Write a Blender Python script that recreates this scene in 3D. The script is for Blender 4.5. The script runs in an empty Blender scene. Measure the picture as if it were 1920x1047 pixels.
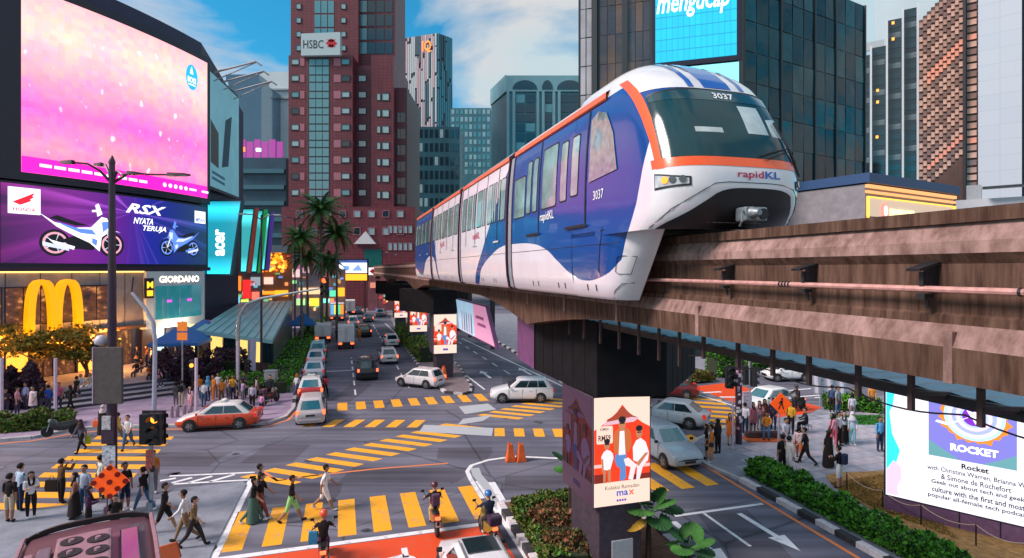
import bpy, bmesh, math, random
from mathutils import Vector, Matrix
random.seed(7)
R = math.radians
# ------------------------------------------------------------------ camera
FPX, CAMH, HOR = 1064.0, 9.3, 505.0          # focal length in photo pixels, eye height, horizon row
sc = bpy.context.scene
cd = bpy.data.cameras.new('camera'); cam = bpy.data.objects.new('camera', cd)
sc.collection.objects.link(cam); sc.camera = cam
cam.location = (0, 0, CAMH); cam.rotation_euler = (R(90), 0, 0)
cd.sensor_width = 36; cd.lens = 36 * FPX / 1920; cd.shift_y = -(523.5 - HOR) / 1920
cd.clip_start = 0.1; cd.clip_end = 3000
# ------------------------------------------------------------------ world
SUN_EL, SUN_AZ = 42.0, 252.0                 # azimuth clockwise from +Y
w = bpy.data.worlds.new('World'); sc.world = w; w.use_nodes = True
wn, wl = w.node_tree.nodes, w.node_tree.links
wn.clear()
wo = wn.new('ShaderNodeOutputWorld'); bg = wn.new('ShaderNodeBackground'); bg.inputs['Strength'].default_value = 0.058
sky = wn.new('ShaderNodeTexSky'); sky.sky_type = 'NISHITA'; sky.sun_disc = False
sky.sun_elevation = R(SUN_EL); sky.sun_rotation = R(SUN_AZ); sky.air_density = 1.2; sky.dust_density = 0.4; sky.ozone_density = 2.2
tc = wn.new('ShaderNodeTexCoord'); mp = wn.new('ShaderNodeMapping'); mp.inputs['Scale'].default_value = (1.0, 1.0, 2.6)
mp.inputs['Location'].default_value = (0.42, 0.3, 0.15)
nz = wn.new('ShaderNodeTexNoise'); nz.inputs['Scale'].default_value = 2.3; nz.inputs['Detail'].default_value = 7; nz.inputs['Roughness'].default_value = 0.52
nz.inputs['Distortion'].default_value = 0.35
rp = wn.new('ShaderNodeValToRGB'); rp.color_ramp.elements[0].position = 0.40; rp.color_ramp.elements[1].position = 0.53
nz2 = wn.new('ShaderNodeTexNoise'); nz2.inputs['Scale'].default_value = 1.5; nz2.inputs['Detail'].default_value = 3
cr2 = wn.new('ShaderNodeValToRGB')
cr2.color_ramp.elements[0].position = 0.40; cr2.color_ramp.elements[0].color = (0.58, 0.76, 0.84, 1)
cr2.color_ramp.elements[1].position = 0.66; cr2.color_ramp.elements[1].color = (0.95, 0.76, 0.70, 1)
sat = wn.new('ShaderNodeMixRGB'); sat.blend_type = 'MULTIPLY'; sat.inputs[0].default_value = 1; sat.inputs[2].default_value = (0.22, 1.25, 1.50, 1)
cm = wn.new('ShaderNodeMixRGB'); cm.blend_type = 'MULTIPLY'; cm.inputs[0].default_value = 1; cm.inputs[2].default_value = (8.4, 8.4, 8.4, 1)
mx = wn.new('ShaderNodeMixRGB')
wl.new(tc.outputs['Generated'], mp.inputs[0]); wl.new(mp.outputs[0], nz.inputs[0]); wl.new(mp.outputs[0], nz2.inputs[0])
wl.new(nz.outputs[0], rp.inputs[0]); wl.new(nz2.outputs[0], cr2.inputs[0]); wl.new(cr2.outputs[0], cm.inputs[1])
wl.new(sky.outputs[0], sat.inputs[1]); wl.new(rp.outputs[0], mx.inputs[0]); wl.new(sat.outputs[0], mx.inputs[1]); wl.new(cm.outputs[0], mx.inputs[2])
wl.new(mx.outputs[0], bg.inputs[0]); wl.new(bg.outputs[0], wo.inputs[0])
sd = bpy.data.lights.new('sun', 'SUN'); sun = bpy.data.objects.new('sun', sd); sc.collection.objects.link(sun)
sd.energy = 2.5; sd.angle = R(20); sd.color = (1.0, 0.83, 0.78)
_a, _e = R(SUN_AZ), R(SUN_EL)
sun.rotation_euler = (-Vector((math.sin(_a) * math.cos(_e), math.cos(_a) * math.cos(_e), math.sin(_e)))).to_track_quat('-Z', 'Y').to_euler()
sc.view_settings.view_transform = 'Standard'; sc.view_settings.look = 'None'; sc.view_settings.exposure = 0.92; sc.view_settings.gamma = 1
# ------------------------------------------------------------------ frames
SX, SY = -0.288, 0.9577                      # unit vector along the avenue
TX, TY = 0.9577, 0.288                       # unit vector across it, to the right
ROAD_RZ = math.atan2(SY, SX)                 # local +X along the avenue
def RS(s, t, z=0): return Vector((s * SX + t * TX, s * SY + t * TY, z))
def Pt(u, v, D): return Vector(((u - 960) / FPX * D, D, CAMH - (v - HOR) / FPX * D))
def Gd(u, v, z=0):
    D = FPX * (CAMH - z) / (v - HOR); return Vector(((u - 960) / FPX * D, D, z))
def Xd(u, D): return (u - 960) / FPX * D
def Zd(v, D): return CAMH - (v - HOR) / FPX * D
# ------------------------------------------------------------------ materials
MATS = {}
def mat(name, col=(.5, .5, .5), rough=.6, metal=0., var=.12, scale=6., emit=None, es=1., bump=0., coat=0., alpha=1., trans=0., stretch=None, spec=.5, detail=5):
    if name in MATS: return MATS[name]
    m = bpy.data.materials.new(name); m.use_nodes = True; MATS[name] = m
    n, l = m.node_tree.nodes, m.node_tree.links
    b = n['Principled BSDF']; c = (*col, 1)
    b.inputs['Roughness'].default_value = rough; b.inputs['Metallic'].default_value = metal
    b.inputs['Coat Weight'].default_value = coat; b.inputs['Coat Roughness'].default_value = .05
    b.inputs['Specular IOR Level'].default_value = spec
    b.inputs['Alpha'].default_value = alpha; b.inputs['Transmission Weight'].default_value = trans
    if var > 0 or bump > 0:
        t = n.new('ShaderNodeTexCoord'); mpn = n.new('ShaderNodeMapping'); no = n.new('ShaderNodeTexNoise')
        if stretch: mpn.inputs['Scale'].default_value = stretch
        no.inputs['Scale'].default_value = scale; no.inputs['Detail'].default_value = detail; no.inputs['Roughness'].default_value = .6
        l.new(t.outputs['Object'], mpn.inputs[0]); l.new(mpn.outputs[0], no.inputs[0])
        if var > 0:
            r = n.new('ShaderNodeValToRGB'); r.color_ramp.elements[0].position = .3; r.color_ramp.elements[1].position = .7
            r.color_ramp.elements[0].color = (*[x * (1 - var) for x in col], 1); r.color_ramp.elements[1].color = (*[min(1, x * (1 + var)) for x in col], 1)
            l.new(no.outputs[0], r.inputs[0]); l.new(r.outputs[0], b.inputs['Base Color'])
        else: b.inputs['Base Color'].default_value = c
        if bump > 0:
            bp = n.new('ShaderNodeBump'); bp.inputs['Strength'].default_value = bump; bp.inputs['Distance'].default_value = .05
            l.new(no.outputs[0], bp.inputs['Height']); l.new(bp.outputs[0], b.inputs['Normal'])
    else: b.inputs['Base Color'].default_value = c
    if emit:
        b.inputs['Emission Color'].default_value = (*emit, 1); b.inputs['Emission Strength'].default_value = es
    return m
def paint(col, gloss=True):
    k = 'paint_%02d_%02d_%02d' % tuple(int(99 * c) for c in col)
    return mat(k, col, rough=.32 if gloss else .7, var=.05, coat=.6 if gloss else 0, scale=3)
def cloth(col):
    return mat('cloth_%02d_%02d_%02d' % tuple(int(99 * c) for c in col), col, rough=.9, var=.18, scale=14, spec=.2)
def glow(col, s=1., nm=None):
    k = nm or 'glow_%02d_%02d_%02d_%02d' % (*[int(99 * c) for c in col], int(s * 10))
    return mat(k, tuple(c * .15 for c in col), rough=.4, var=0, emit=col, es=s)
# ------------------------------------------------------------------ mesh builder
class MB:
    def __init__(s): s.v = []; s.f = []; s.m = []
    def add(s, vs, fs, mi=0):
        o = len(s.v); s.v += [tuple(p) for p in vs]; s.f += [tuple(o + i for i in f) for f in fs]; s.m += [mi] * len(fs); return s
    def bx(s, x0, x1, y0, y1, z0, z1, mi=0):
        vs = [(x, y, z) for z in (z0, z1) for x, y in ((x0, y0), (x1, y0), (x1, y1), (x0, y1))]
        return s.add(vs, [(3, 2, 1, 0), (4, 5, 6, 7), (0, 1, 5, 4), (1, 2, 6, 5), (2, 3, 7, 6), (3, 0, 4, 7)], mi)
    def box(s, c, d, mi=0, rz=0., M=None):
        q = M or Matrix.Rotation(rz, 4, 'Z'); c = Vector(c); x, y, z = d[0] / 2, d[1] / 2, d[2] / 2
        vs = [c + q @ Vector(p) for p in ((-x, -y, -z), (x, -y, -z), (x, y, -z), (-x, y, -z), (-x, -y, z), (x, -y, z), (x, y, z), (-x, y, z))]
        return s.add(vs, [(3, 2, 1, 0), (4, 5, 6, 7), (0, 1, 5, 4), (1, 2, 6, 5), (2, 3, 7, 6), (3, 0, 4, 7)], mi)
    def loft(s, rings, cap=True, mi=0, closed=True):
        n = len(rings[0]); vs = [p for r in rings for p in r]; fs = []
        for i in range(len(rings) - 1):
            for j in range(n if closed else n - 1):
                k = (j + 1) % n; fs.append((i * n + j, i * n + k, (i + 1) * n + k, (i + 1) * n + j))
        if cap: fs.append(tuple(range(n - 1, -1, -1))); fs.append(tuple((len(rings) - 1) * n + j for j in range(n)))
        return s.add(vs, fs, mi)
    def tube(s, pts, r, n=6, mi=0, cap=True):
        pts = [Vector(p) for p in pts]; rs = r if isinstance(r, (list, tuple)) else [r] * len(pts); rings = []; prev = None
        for i, p in enumerate(pts):
            d = (pts[min(i + 1, len(pts) - 1)] - pts[max(i - 1, 0)]).normalized()
            if prev is None:
                a = Vector((0, 0, 1)) if abs(d.z) < .9 else Vector((1, 0, 0)); x = d.cross(a).normalized()
            else: x = (prev - d * prev.dot(d)).normalized()
            prev = x; y = d.cross(x)
            rings.append([p + (x * math.cos(2 * math.pi * k / n) + y * math.sin(2 * math.pi * k / n)) * rs[i] for k in range(n)])
        return s.loft(rings, cap, mi)
    def prism(s, poly, z0, z1, mi=0):
        n = len(poly); return s.add([(p[0], p[1], z0) for p in poly] + [(p[0], p[1], z1) for p in poly],
            [tuple(range(n - 1, -1, -1)), tuple(range(n, 2 * n))] + [(i, (i + 1) % n, n + (i + 1) % n, n + i) for i in range(n)], mi)
    def extr(s, poly, mapf, d0, d1, mi=0):      # 2-D polygon on a mapped face, given thickness
        n = len(poly); return s.add([mapf(p[0], p[1], d0) for p in poly] + [mapf(p[0], p[1], d1) for p in poly],
            [tuple(range(n - 1, -1, -1)), tuple(range(n, 2 * n))] + [(i, (i + 1) % n, n + (i + 1) % n, n + i) for i in range(n)], mi)
    def lathe(s, prof, n=12, c=(0, 0, 0), mi=0, axis='Z', cap=True):
        rings = []
        for r, h in prof:
            ring = []
            for k in range(n):
                a = 2 * math.pi * k / n; x, y = r * math.cos(a), r * math.sin(a)
                p = (x, y, h) if axis == 'Z' else ((x, h, y) if axis == 'Y' else (h, x, y))
                ring.append((c[0] + p[0], c[1] + p[1], c[2] + p[2]))
            rings.append(ring)
        return s.loft(rings, cap, mi)
    def grid(s, rows, mi=0):
        return s.loft(rows, cap=False, mi=mi, closed=False)
    def mesh(s, name, mats, smooth=False, bevel=0, fix=True):
        me = bpy.data.meshes.new(name); me.from_pydata(s.v, [], s.f)
        for m in (mats if isinstance(mats, (list, tuple)) else [mats]): me.materials.append(m)
        if len(set(s.m)) > 1: me.polygons.foreach_set('material_index', s.m)
        if fix or bevel:
            b = bmesh.new(); b.from_mesh(me)
            if bevel: bmesh.ops.bevel(b, geom=[e for e in b.edges if e.is_manifold and e.calc_face_angle(0) > .5], offset=bevel, segments=2, affect='EDGES', profile=.6)
            if fix: bmesh.ops.recalc_face_normals(b, faces=b.faces)
            b.to_mesh(me); b.free()
        if smooth: smooth_mesh(me, smooth if not isinstance(smooth, bool) else 40)
        me.update(); return me
    def build(s, name, mats, parent=None, loc=(0, 0, 0), rz=0., smooth=False, bevel=0, fix=True):
        return put(name, s.mesh(name, mats, smooth, bevel, fix), parent, loc, rz)
def smooth_mesh(me, deg):
    me.polygons.foreach_set('use_smooth', [True] * len(me.polygons))
    try: me.set_sharp_from_angle(angle=R(deg))
    except Exception: pass
COL = sc.collection
def put(name, me, parent=None, loc=(0, 0, 0), rz=0., scale=None):
    o = bpy.data.objects.new(name, me); COL.objects.link(o); o.location = loc; o.rotation_euler = (0, 0, rz)
    if scale is not None: o.scale = scale if isinstance(scale, (tuple, list)) else (scale,) * 3
    if parent: o.parent = parent
    return o
def tag(o, label, cat, group=None, kind=None):
    if label: o['label'] = label
    if cat: o['category'] = cat
    if group: o['group'] = group
    if kind: o['kind'] = kind
    return o
def struct(o): o['kind'] = 'structure'; return o
def thing(name, label, cat, loc=(0, 0, 0), rz=0., group=None):
    o = bpy.data.objects.new(name, None); COL.objects.link(o); o.location = loc; o.rotation_euler = (0, 0, rz); o.empty_display_size = .3
    return tag(o, label, cat, group)
def copy_tree(o, parent=None):
    c = o.copy(); COL.objects.link(c); c.parent = parent
    for ch in list(o.children): copy_tree(ch, c)
    return c
# flat faces: a map takes (x right, y up, d out) to a point
def plane_map(o, right, up=Vector((0, 0, 1))):
    o = Vector(o); r = Vector(right).normalized(); u = Vector(up).normalized(); n = r.cross(u)
    return lambda x, y, d=0.: o + r * x + u * y + n * d
def ell(cx, cy, rx, ry, n=20, a0=0., a1=2 * math.pi, rot=0.):
    full = abs(a1 - a0 - 2 * math.pi) < 1e-6; out = []
    for k in range(n):
        a = a0 + (a1 - a0) * k / (n if full else n - 1); x, y = rx * math.cos(a), ry * math.sin(a)
        out.append((cx + x * math.cos(rot) - y * math.sin(rot), cy + x * math.sin(rot) + y * math.cos(rot)))
    return out
def rect(x0, y0, x1, y1): return [(x0, y0), (x1, y0), (x1, y1), (x0, y1)]
def rrect(x0, y0, x1, y1, r, n=4):
    out = []
    for cx, cy, a in ((x1 - r, y0 + r, -90), (x1 - r, y1 - r, 0), (x0 + r, y1 - r, 90), (x0 + r, y0 + r, 180)):
        for k in range(n + 1): t = R(a + 90 * k / n); out.append((cx + r * math.cos(t), cy + r * math.sin(t)))
    return out
def printed(name, polys, m, mapf, d, parent, thick=.004):
    for p in polys: o = MB().extr(p, mapf, d, d + thick).build(name, m, parent)
    return o
def text(body, m, mapf, x, y, wid, hgt, d, parent, name='lettering', bold=0., shear=0., ext=.003, space=1., align='L'):
    c = bpy.data.curves.new('t', 'FONT'); c.body = body; c.size = 1; c.offset = bold; c.shear = shear; c.space_character = space; c.resolution_u = 2
    o = bpy.data.objects.new('t', c); COL.objects.link(o); dg = bpy.context.evaluated_depsgraph_get(); dg.update()
    me = bpy.data.meshes.new_from_object(o.evaluated_get(dg)); bpy.data.objects.remove(o); bpy.data.curves.remove(c)
    xs = [v.co.x for v in me.vertices]; ys = [v.co.y for v in me.vertices]
    x0, x1, y0, y1 = min(xs), max(xs), min(ys), max(ys)
    vs = [mapf(x + (v.co.x - x0) / (x1 - x0) * wid, y + (v.co.y - y0) / (y1 - y0) * hgt, d + ext) for v in me.vertices]
    fs = [tuple(p.vertices) for p in me.polygons]; bpy.data.meshes.remove(me)
    b = MB(); b.add(vs, fs); return b.build(name, m, parent, fix=False)
# ================================================================== ground, roads, pavements
def asphalt(name, c1, c2):
    m = mat(name, c1, rough=.75, var=0, spec=.18); n, l = m.node_tree.nodes, m.node_tree.links; b = n['Principled BSDF']
    t = n.new('ShaderNodeTexCoord'); a = n.new('ShaderNodeTexNoise'); a.inputs['Scale'].default_value = .18; a.inputs['Detail'].default_value = 6
    f = n.new('ShaderNodeTexNoise'); f.inputs['Scale'].default_value = 38; f.inputs['Detail'].default_value = 3
    st = n.new('ShaderNodeMapping'); st.inputs['Rotation'].default_value = (0, 0, -ROAD_RZ); st.inputs['Scale'].default_value = (.06, 1.1, 1)
    tr = n.new('ShaderNodeTexNoise'); tr.inputs['Scale'].default_value = 1.6; tr.inputs['Detail'].default_value = 5
    r = n.new('ShaderNodeValToRGB'); r.color_ramp.elements[0].position = .35; r.color_ramp.elements[1].position = .68
    r.color_ramp.elements[0].color = (*c1, 1); r.color_ramp.elements[1].color = (*c2, 1)
    mx1 = n.new('ShaderNodeMixRGB'); mx1.blend_type = 'OVERLAY'; mx1.inputs[0].default_value = .6
    mx2 = n.new('ShaderNodeMixRGB'); mx2.blend_type = 'OVERLAY'; mx2.inputs[0].default_value = .85
    l.new(t.outputs['Object'], a.inputs[0]); l.new(t.outputs['Object'], f.inputs[0]); l.new(t.outputs['Object'], st.inputs[0]); l.new(st.outputs[0], tr.inputs[0])
    l.new(a.outputs[0], r.inputs[0]); l.new(r.outputs[0], mx1.inputs[1]); l.new(f.outputs[0], mx1.inputs[2]); l.new(mx1.outputs[0], mx2.inputs[1]); l.new(tr.outputs[0], mx2.inputs[2])
    cr = n.new('ShaderNodeTexVoronoi'); cr.feature = 'DISTANCE_TO_EDGE'; cr.inputs['Scale'].default_value = .13
    wv = n.new('ShaderNodeTexNoise'); wv.inputs['Scale'].default_value = .9; wv.inputs['Detail'].default_value = 6
    av = n.new('ShaderNodeMixRGB'); av.inputs[0].default_value = .06; crr = n.new('ShaderNodeValToRGB')
    crr.color_ramp.elements[0].position = .0; crr.color_ramp.elements[0].color = (.45, .45, .45, 1); crr.color_ramp.elements[1].position = .006; crr.color_ramp.elements[1].color = (1, 1, 1, 1)
    l.new(t.outputs['Object'], av.inputs[1]); l.new(t.outputs['Object'], wv.inputs[0]); l.new(wv.outputs[1], av.inputs[2]); l.new(av.outputs[0], cr.inputs[0]); l.new(cr.outputs[0], crr.inputs[0])
    mx3 = n.new('ShaderNodeMixRGB'); mx3.blend_type = 'MULTIPLY'; mx3.inputs[0].default_value = 1.
    l.new(mx2.outputs[0], mx3.inputs[1]); l.new(crr.outputs[0], mx3.inputs[2]); l.new(mx3.outputs[0], b.inputs['Base Color'])
    bp = n.new('ShaderNodeBump'); bp.inputs['Strength'].default_value = .25; bp.inputs['Distance'].default_value = .01; l.new(f.outputs[0], bp.inputs['Height']); l.new(bp.outputs[0], b.inputs['Normal'])
    return m
ASPH = asphalt('asphalt', (.102, .104, .140), (.164, .164, .204))
def worn_paint(name, col, wear=.42):
    m = mat(name, col, rough=.55, var=0); n, l = m.node_tree.nodes, m.node_tree.links; b = n['Principled BSDF']
    t = n.new('ShaderNodeTexCoord'); a = n.new('ShaderNodeTexNoise'); a.inputs['Scale'].default_value = 2.6; a.inputs['Detail'].default_value = 9; a.inputs['Roughness'].default_value = .72
    r = n.new('ShaderNodeValToRGB'); r.color_ramp.elements[0].position = wear - .09; r.color_ramp.elements[1].position = wear + .06
    r.color_ramp.elements[0].color = (.17 + col[0] * .25, .16 + col[1] * .25, .17 + col[2] * .25, 1); r.color_ramp.elements[1].color = (*col, 1)
    l.new(t.outputs['Object'], a.inputs[0]); l.new(a.outputs[0], r.inputs[0]); l.new(r.outputs[0], b.inputs['Base Color']); return m
YEL = worn_paint('yellow_road_paint', (.90, .40, .012), .41); WHT = worn_paint('white_road_paint', (.78, .78, .80), .42)
RED = worn_paint('red_road_paint', (.72, .075, .015), .37); ORG = worn_paint('orange_kerb_paint', (.80, .22, .05), .38); PATCH = worn_paint('pale_patch', (.42, .45, .48), .34)
g = MB(); g.add([(-1500, -300, -.03), (1500, -300, -.03), (1500, 2500, -.03), (-1500, 2500, -.03)], [(0, 1, 2, 3)])
struct(g.build('ground', mat('ground_earth', (.16, .155, .16), rough=.9, scale=.4, var=.2)))
g = MB(); g.add([(-70, 2, 0), (90, 2, 0), (90, 190, 0), (-70, 190, 0)], [(0, 1, 2, 3)])
road = struct(g.build('road', ASPH))
MK = .004
def mark(name, pts, m, z=MK):
    b = MB(); b.add([(p[0], p[1], z) for p in pts], [tuple(range(len(pts)))]); return b.build(name, m, road, fix=False)
def rs_rect(s0, s1, t0, t1): return [RS(s0, t0), RS(s0, t1), RS(s1, t1), RS(s1, t0)]
def line(a, b, wd, m, name='painted_line', z=MK):
    a, b = Vector((a[0], a[1], 0)), Vector((b[0], b[1], 0)); d = (b - a).normalized(); n = Vector((-d.y, d.x, 0)) * wd / 2
    return mark(name, [a - n, b - n, b + n, a + n], m, z)
def pline(pts, wd, m, name='painted_line', z=MK):       # a bent line with mitred corners
    pts = [Vector((p[0], p[1], 0)) for p in pts]; L, Rr = [], []
    for i, p in enumerate(pts):
        d = (pts[min(i + 1, len(pts) - 1)] - pts[max(i - 1, 0)]).normalized(); n = Vector((-d.y, d.x, 0)) * wd / 2
        L.append(p + n); Rr.append(p - n)
    b = MB(); b.grid([[(q.x, q.y, z) for q in L], [(q.x, q.y, z) for q in Rr]]); return b.build(name, m, road, fix=False)
def stripe_dir(p, vec, step, wfrac):                     # a stripe from p along vec, its width along step
    p = Vector(p); v = Vector(vec); s = Vector(step) * wfrac; return [p, p + v, p + v + s, p + s]
# zebra across the near mouth of the avenue (left and right carriageway share one line)
for k in range(8): t = -3.78 + 1.22 * k; mark('zebra_stripe', rs_rect(20.6 - .04 * (k == 0), 23.85, t, t + .63), YEL)
for k in range(5): t = 15.0 - 1.22 * k; mark('zebra_stripe', rs_rect(20.9, 24.1, t, t + .64), YEL)
# far zebra
for k in range(13): t = -.25 + 1.2 * k; mark('zebra_stripe', rs_rect(38.95, 41.2, t, t + .64), YEL)
# scramble diagonal
for k in range(-2, 19):
    if k in (10, 11): continue
    mark('zebra_stripe', stripe_dir((-10.75 + .71 * k, 26.9 + .765 * k, 0), (2.62, -.98, 0), (.71, .765, 0), .52), YEL)
# scramble second row
for k in range(6): mark('zebra_stripe', stripe_dir((-12.45 + 1.25 * k, 33.5 - .03 * k, 0), (.26, 1.62, 0), (1.25, -.03, 0), .5), YEL)
for k in range(5): mark('zebra_stripe', stripe_dir((-.98 + 1.12 * k, 31.6 - .05 * k, 0), (-.05, 1.6, 0), (1.12, -.05, 0), .52), YEL)
mark('pale_patch', [Gd(795, 797), Gd(925, 803), Gd(922, 818), Gd(786, 810)], PATCH, .007)
mark('pale_patch', [Gd(868, 786), Gd(925, 778), Gd(905, 790), Gd(858, 797)], PATCH, .007)
mark('pale_patch', [Gd(860, 763), Gd(915, 757), Gd(930, 768), Gd(872, 777)], PATCH, .007)
# zebra over the left street and over the right street
for k in range(9):
    D = 31.6 - 1.13 * k; x0 = -22.9 + (31 - D) * .30
    mark('zebra_stripe', [(x0, D), (x0 + 4.3, D - .08), (x0 + 4.5, D - .68), (x0 + .2, D - .6)], YEL)
for k in range(7): mark('zebra_stripe', stripe_dir((12.4 - .13 * k, 41.3 - 1.2 * k, 0), (2.5, -.75, 0), (-.13, -1.2, 0), .5), YEL)
# lines and motorcycle box near the camera
mark('motorcycle_box', rs_rect(14.0, 19.95, -3.1, 5.35), RED)
line(RS(20.12, -3.9), RS(20.12, 5.6), .26, WHT, 'stop_line', .008)
line(Gd(475, 893), Gd(398, 1052), .26, WHT, 'edge_line'); line(Gd(895, 902), Gd(992, 1052), .2, WHT, 'edge_line')
def blob_sym(c, k):     # the scooter stencil in the box: two wheels and a frame
    f = lambda x, y: RS(c[0] + y * k, c[1] + x * k)
    for q in ([f(*p) for p in ell(-.42, .1, .30, .36, 14)], [f(*p) for p in ell(.42, .25, .30, .36, 14)], [f(-.3, .35), f(.35, .55), f(.35, .75), f(-.3, .6)], [f(.3, .5), f(.5, .5), f(.5, 1.15), f(.3, 1.15)]):
        mark('road_stencil', q, WHT, .009)
blob_sym((18.0, 1.6), 1.0); blob_sym((18.4, 4.6), .6)
# chevron island on the left
for a, b in (((318, 893), (478, 886)), ((326, 908), (468, 900))): line(Gd(*a), Gd(*b), .16, WHT)
for a, b in (((322, 906), (360, 896)), ((352, 906), (398, 893)), ((392, 904), (440, 890)), ((300, 902), (330, 897))): line(Gd(*a), Gd(*b), .2, WHT, 'chevron_bar')
pline([Gd(495, 885), Gd(520, 902), Gd(580, 893), Gd(700, 880), Gd(840, 869)], .14, ORG)
# lane lines up the avenue
def dashed(t, s0, s1, on, off, wd=.13):
    s = s0
    while s < s1: line(RS(s, t), RS(min(s + on, s1), t), wd, WHT, 'lane_dash'); s += on + off
dashed(1.0, 43.5, 62, 2.0, 1.6); dashed(5.1, 45, 110, 2.2, 2.0); dashed(14.3, 44, 76, 2.0, 2.2)
for a, b in ((47.6, 53.5), (48.9, 49.15)): pass
line(RS(54.2, -2.0), RS(54.2, .9), .2, WHT)
line(RS(43, 8.3), RS(100, 7.2), .16, WHT, 'edge_line'); line(RS(42.6, 10.6), RS(52, 10.4), .16, WHT, 'edge_line'); line(RS(40, 16.9), RS(75, 15.5), .16, WHT, 'edge_line')
def arrow(s, t, sgn=1, k=1., bend=0):
    f = lambda y, x: RS(s + sgn * y * k, t + x * k)
    mark('lane_arrow', [f(0, -.13), f(0, .13), f(2.3, .13 + bend), f(2.3, .42 + bend), f(3.6, bend), f(2.3, -.42 + bend), f(2.3, -.13 + bend)], WHT)
arrow(47, 12.2); arrow(47.4, 16.0, 1, 1); arrow(44.5, 6.7); arrow(18.2, 14.5, -1, .84, 0); arrow(18.3, 11.7, -1, .95)
line(Gd(1265, 968), Gd(1430, 945), .16, WHT, 'stop_line'); line(Gd(1320, 963), Gd(1407, 1025), .13, WHT, 'lane_dash')
pline([Gd(1302, 829), Gd(1288, 842), Gd(1290, 853), Gd(1330, 879), Gd(1610, 1047), Gd(1660, 1077)], .15, ORG)
line(Gd(1300, 795), Gd(1360, 787), .14, WHT); mark('box_marking', [Gd(1262, 822), Gd(1296, 815), Gd(1318, 828), Gd(1290, 838)], YEL)
mark('motorcycle_box', [Gd(1295, 726), Gd(1365, 718), Gd(1545, 765), Gd(1470, 788)], RED)
line(Gd(1290, 735), Gd(1470, 790), .2, WHT, 'stop_line', .008)
for a in ((1318, 737, 1352, 735), (1350, 745, 1400, 745), (1440, 762, 1500, 758)): line(Gd(a[0], a[1]), Gd(a[2], a[3]), .35, WHT, 'road_stencil', .009)
for a, b in (((1475, 733), (1530, 728)), ((1478, 746), (1540, 741)), ((1528, 746), (1575, 743))): line(Gd(*a), Gd(*b), .22, WHT, 'lane_dash')
# median nose outline
pline([Gd(905, 935), Gd(882, 898), Gd(876, 884), Gd(884, 873), Gd(915, 863), Gd(965, 856), Gd(1050, 860), Gd(1110, 866)], .2, WHT, 'edge_line')
pline([Gd(940, 955), Gd(915, 915), Gd(895, 892), Gd(890, 878)], .42, PATCH, 'pale_patch', .007)
mark('pale_patch', [Gd(915, 905), Gd(928, 904), Gd(955, 950), Gd(943, 951)], WHT, .011)
for a, b in (((960, 934), (980, 943)), ((962, 943), (976, 934)), ((970, 938), (972, 934))): line(Gd(*a), Gd(*b), .09, WHT, 'road_stencil')
for u, v in ((418, 957), (385, 1030), (1150, 800), (480, 800)):
    mark('manhole_cover', [(p[0], p[1]) for p in [Gd(u, v) + Vector((x, y, 0)) for x, y in ell(0, 0, .36, .36, 14)]], mat('iron', (.10, .10, .11), .6, .4), .01)
DASPH = asphalt('asphalt_patch', (.075, .072, .095), (.115, .11, .135)); rq = random.Random(17)
for u, v, a, c, ph in ((560, 925, 1.6, 1.1, .2), (760, 890, 2.6, .9, .35), (330, 860, 2.2, 1.0, 0), (520, 850, 1.2, 1.4, .3), (1010, 905, 1.5, .8, .2), (700, 800, 3.0, .7, .3), (870, 850, 1.3, .9, .1), (1390, 1000, 1.0, 2.0, .28), (660, 735, .8, 3.2, .28), (960, 720, .8, 4.0, .28), (1180, 820, 2.4, .9, 0), (100, 905, 2.2, .7, 0)):
    p = Gd(u, v); mark('asphalt_patch', [(p.x + q[0], p.y + q[1]) for q in [(x * a * (1 + rq.uniform(-.08, .08)), y * c * (1 + rq.uniform(-.08, .08))) for x, y in ((-1, -1), (-.2, -1.05), (1, -1), (1.04, .1), (1, 1), (0, .96), (-1, 1))]], DASPH, .0025)
OIL = mat('oil_stain', (.05, .048, .055), .35, var=.5, scale=5)
for i in range(26):
    p = Gd(rq.uniform(300, 1250), rq.uniform(760, 1000)); r0 = rq.uniform(.08, .32); mark('oil_stain', [(p.x + r0 * rq.uniform(.7, 1.2) * math.cos(k * .7), p.y + r0 * rq.uniform(.6, 1.3) * math.sin(k * .7)) for k in range(9)], OIL, .0032)
# ------------------------------------------------------------------ pavements
PAVE = mat('paving', (.29, .225, .31), rough=.85, spec=.15, var=.25, scale=1.1, bump=.15); PAVE2 = mat('paving_grey', (.225, .24, .285), rough=.85, spec=.15, var=.22, scale=1.3, bump=.15)
KZ = .12
def pavement(name, pts, m, z=KZ):
    b = MB(); b.prism([(p.x, p.y) for p in pts], -.02, z); return struct(b.build(name, m))
LP = [(-420, 845), (0, 827), (60, 822), (140, 807), (200, 802), (330, 800), (440, 800), (500, 796), (535, 784), (550, 768), (553, 745), (560, 717), (575, 680), (590, 640), (604, 604), (616, 572)]
leftp = pavement('left_pavement', [Gd(u, v) for u, v in LP] + [Vector((-70, 150, 0)), Vector((-70, 30, 0))], PAVE)
pline([Gd(u, v) for u, v in [(-420, 851), (0, 832), (60, 827), (140, 813), (200, 807), (330, 805), (440, 805), (500, 800), (540, 788), (556, 770)]], .16, ORG, 'kerb_line')
nearp = pavement('near_pavement', [Gd(u, v) for u, v in [(-300, 985), (0, 962), (120, 950), (240, 944), (300, 938), (330, 918), (455, 905), (462, 910), (396, 1040), (380, 1085), (-300, 1085)]], PAVE2, .05)
RP = [(1289, 851), (1294, 838), (1310, 826), (1340, 812), (1372, 800), (1400, 792), (1455, 787), (1520, 779), (1545, 765), (1580, 752), (1660, 744), (2100, 735)]
RPn = [(1330, 877), (1390, 903), (1500, 964), (1610, 1025), (1720, 1086), (1950, 1212)]
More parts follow.
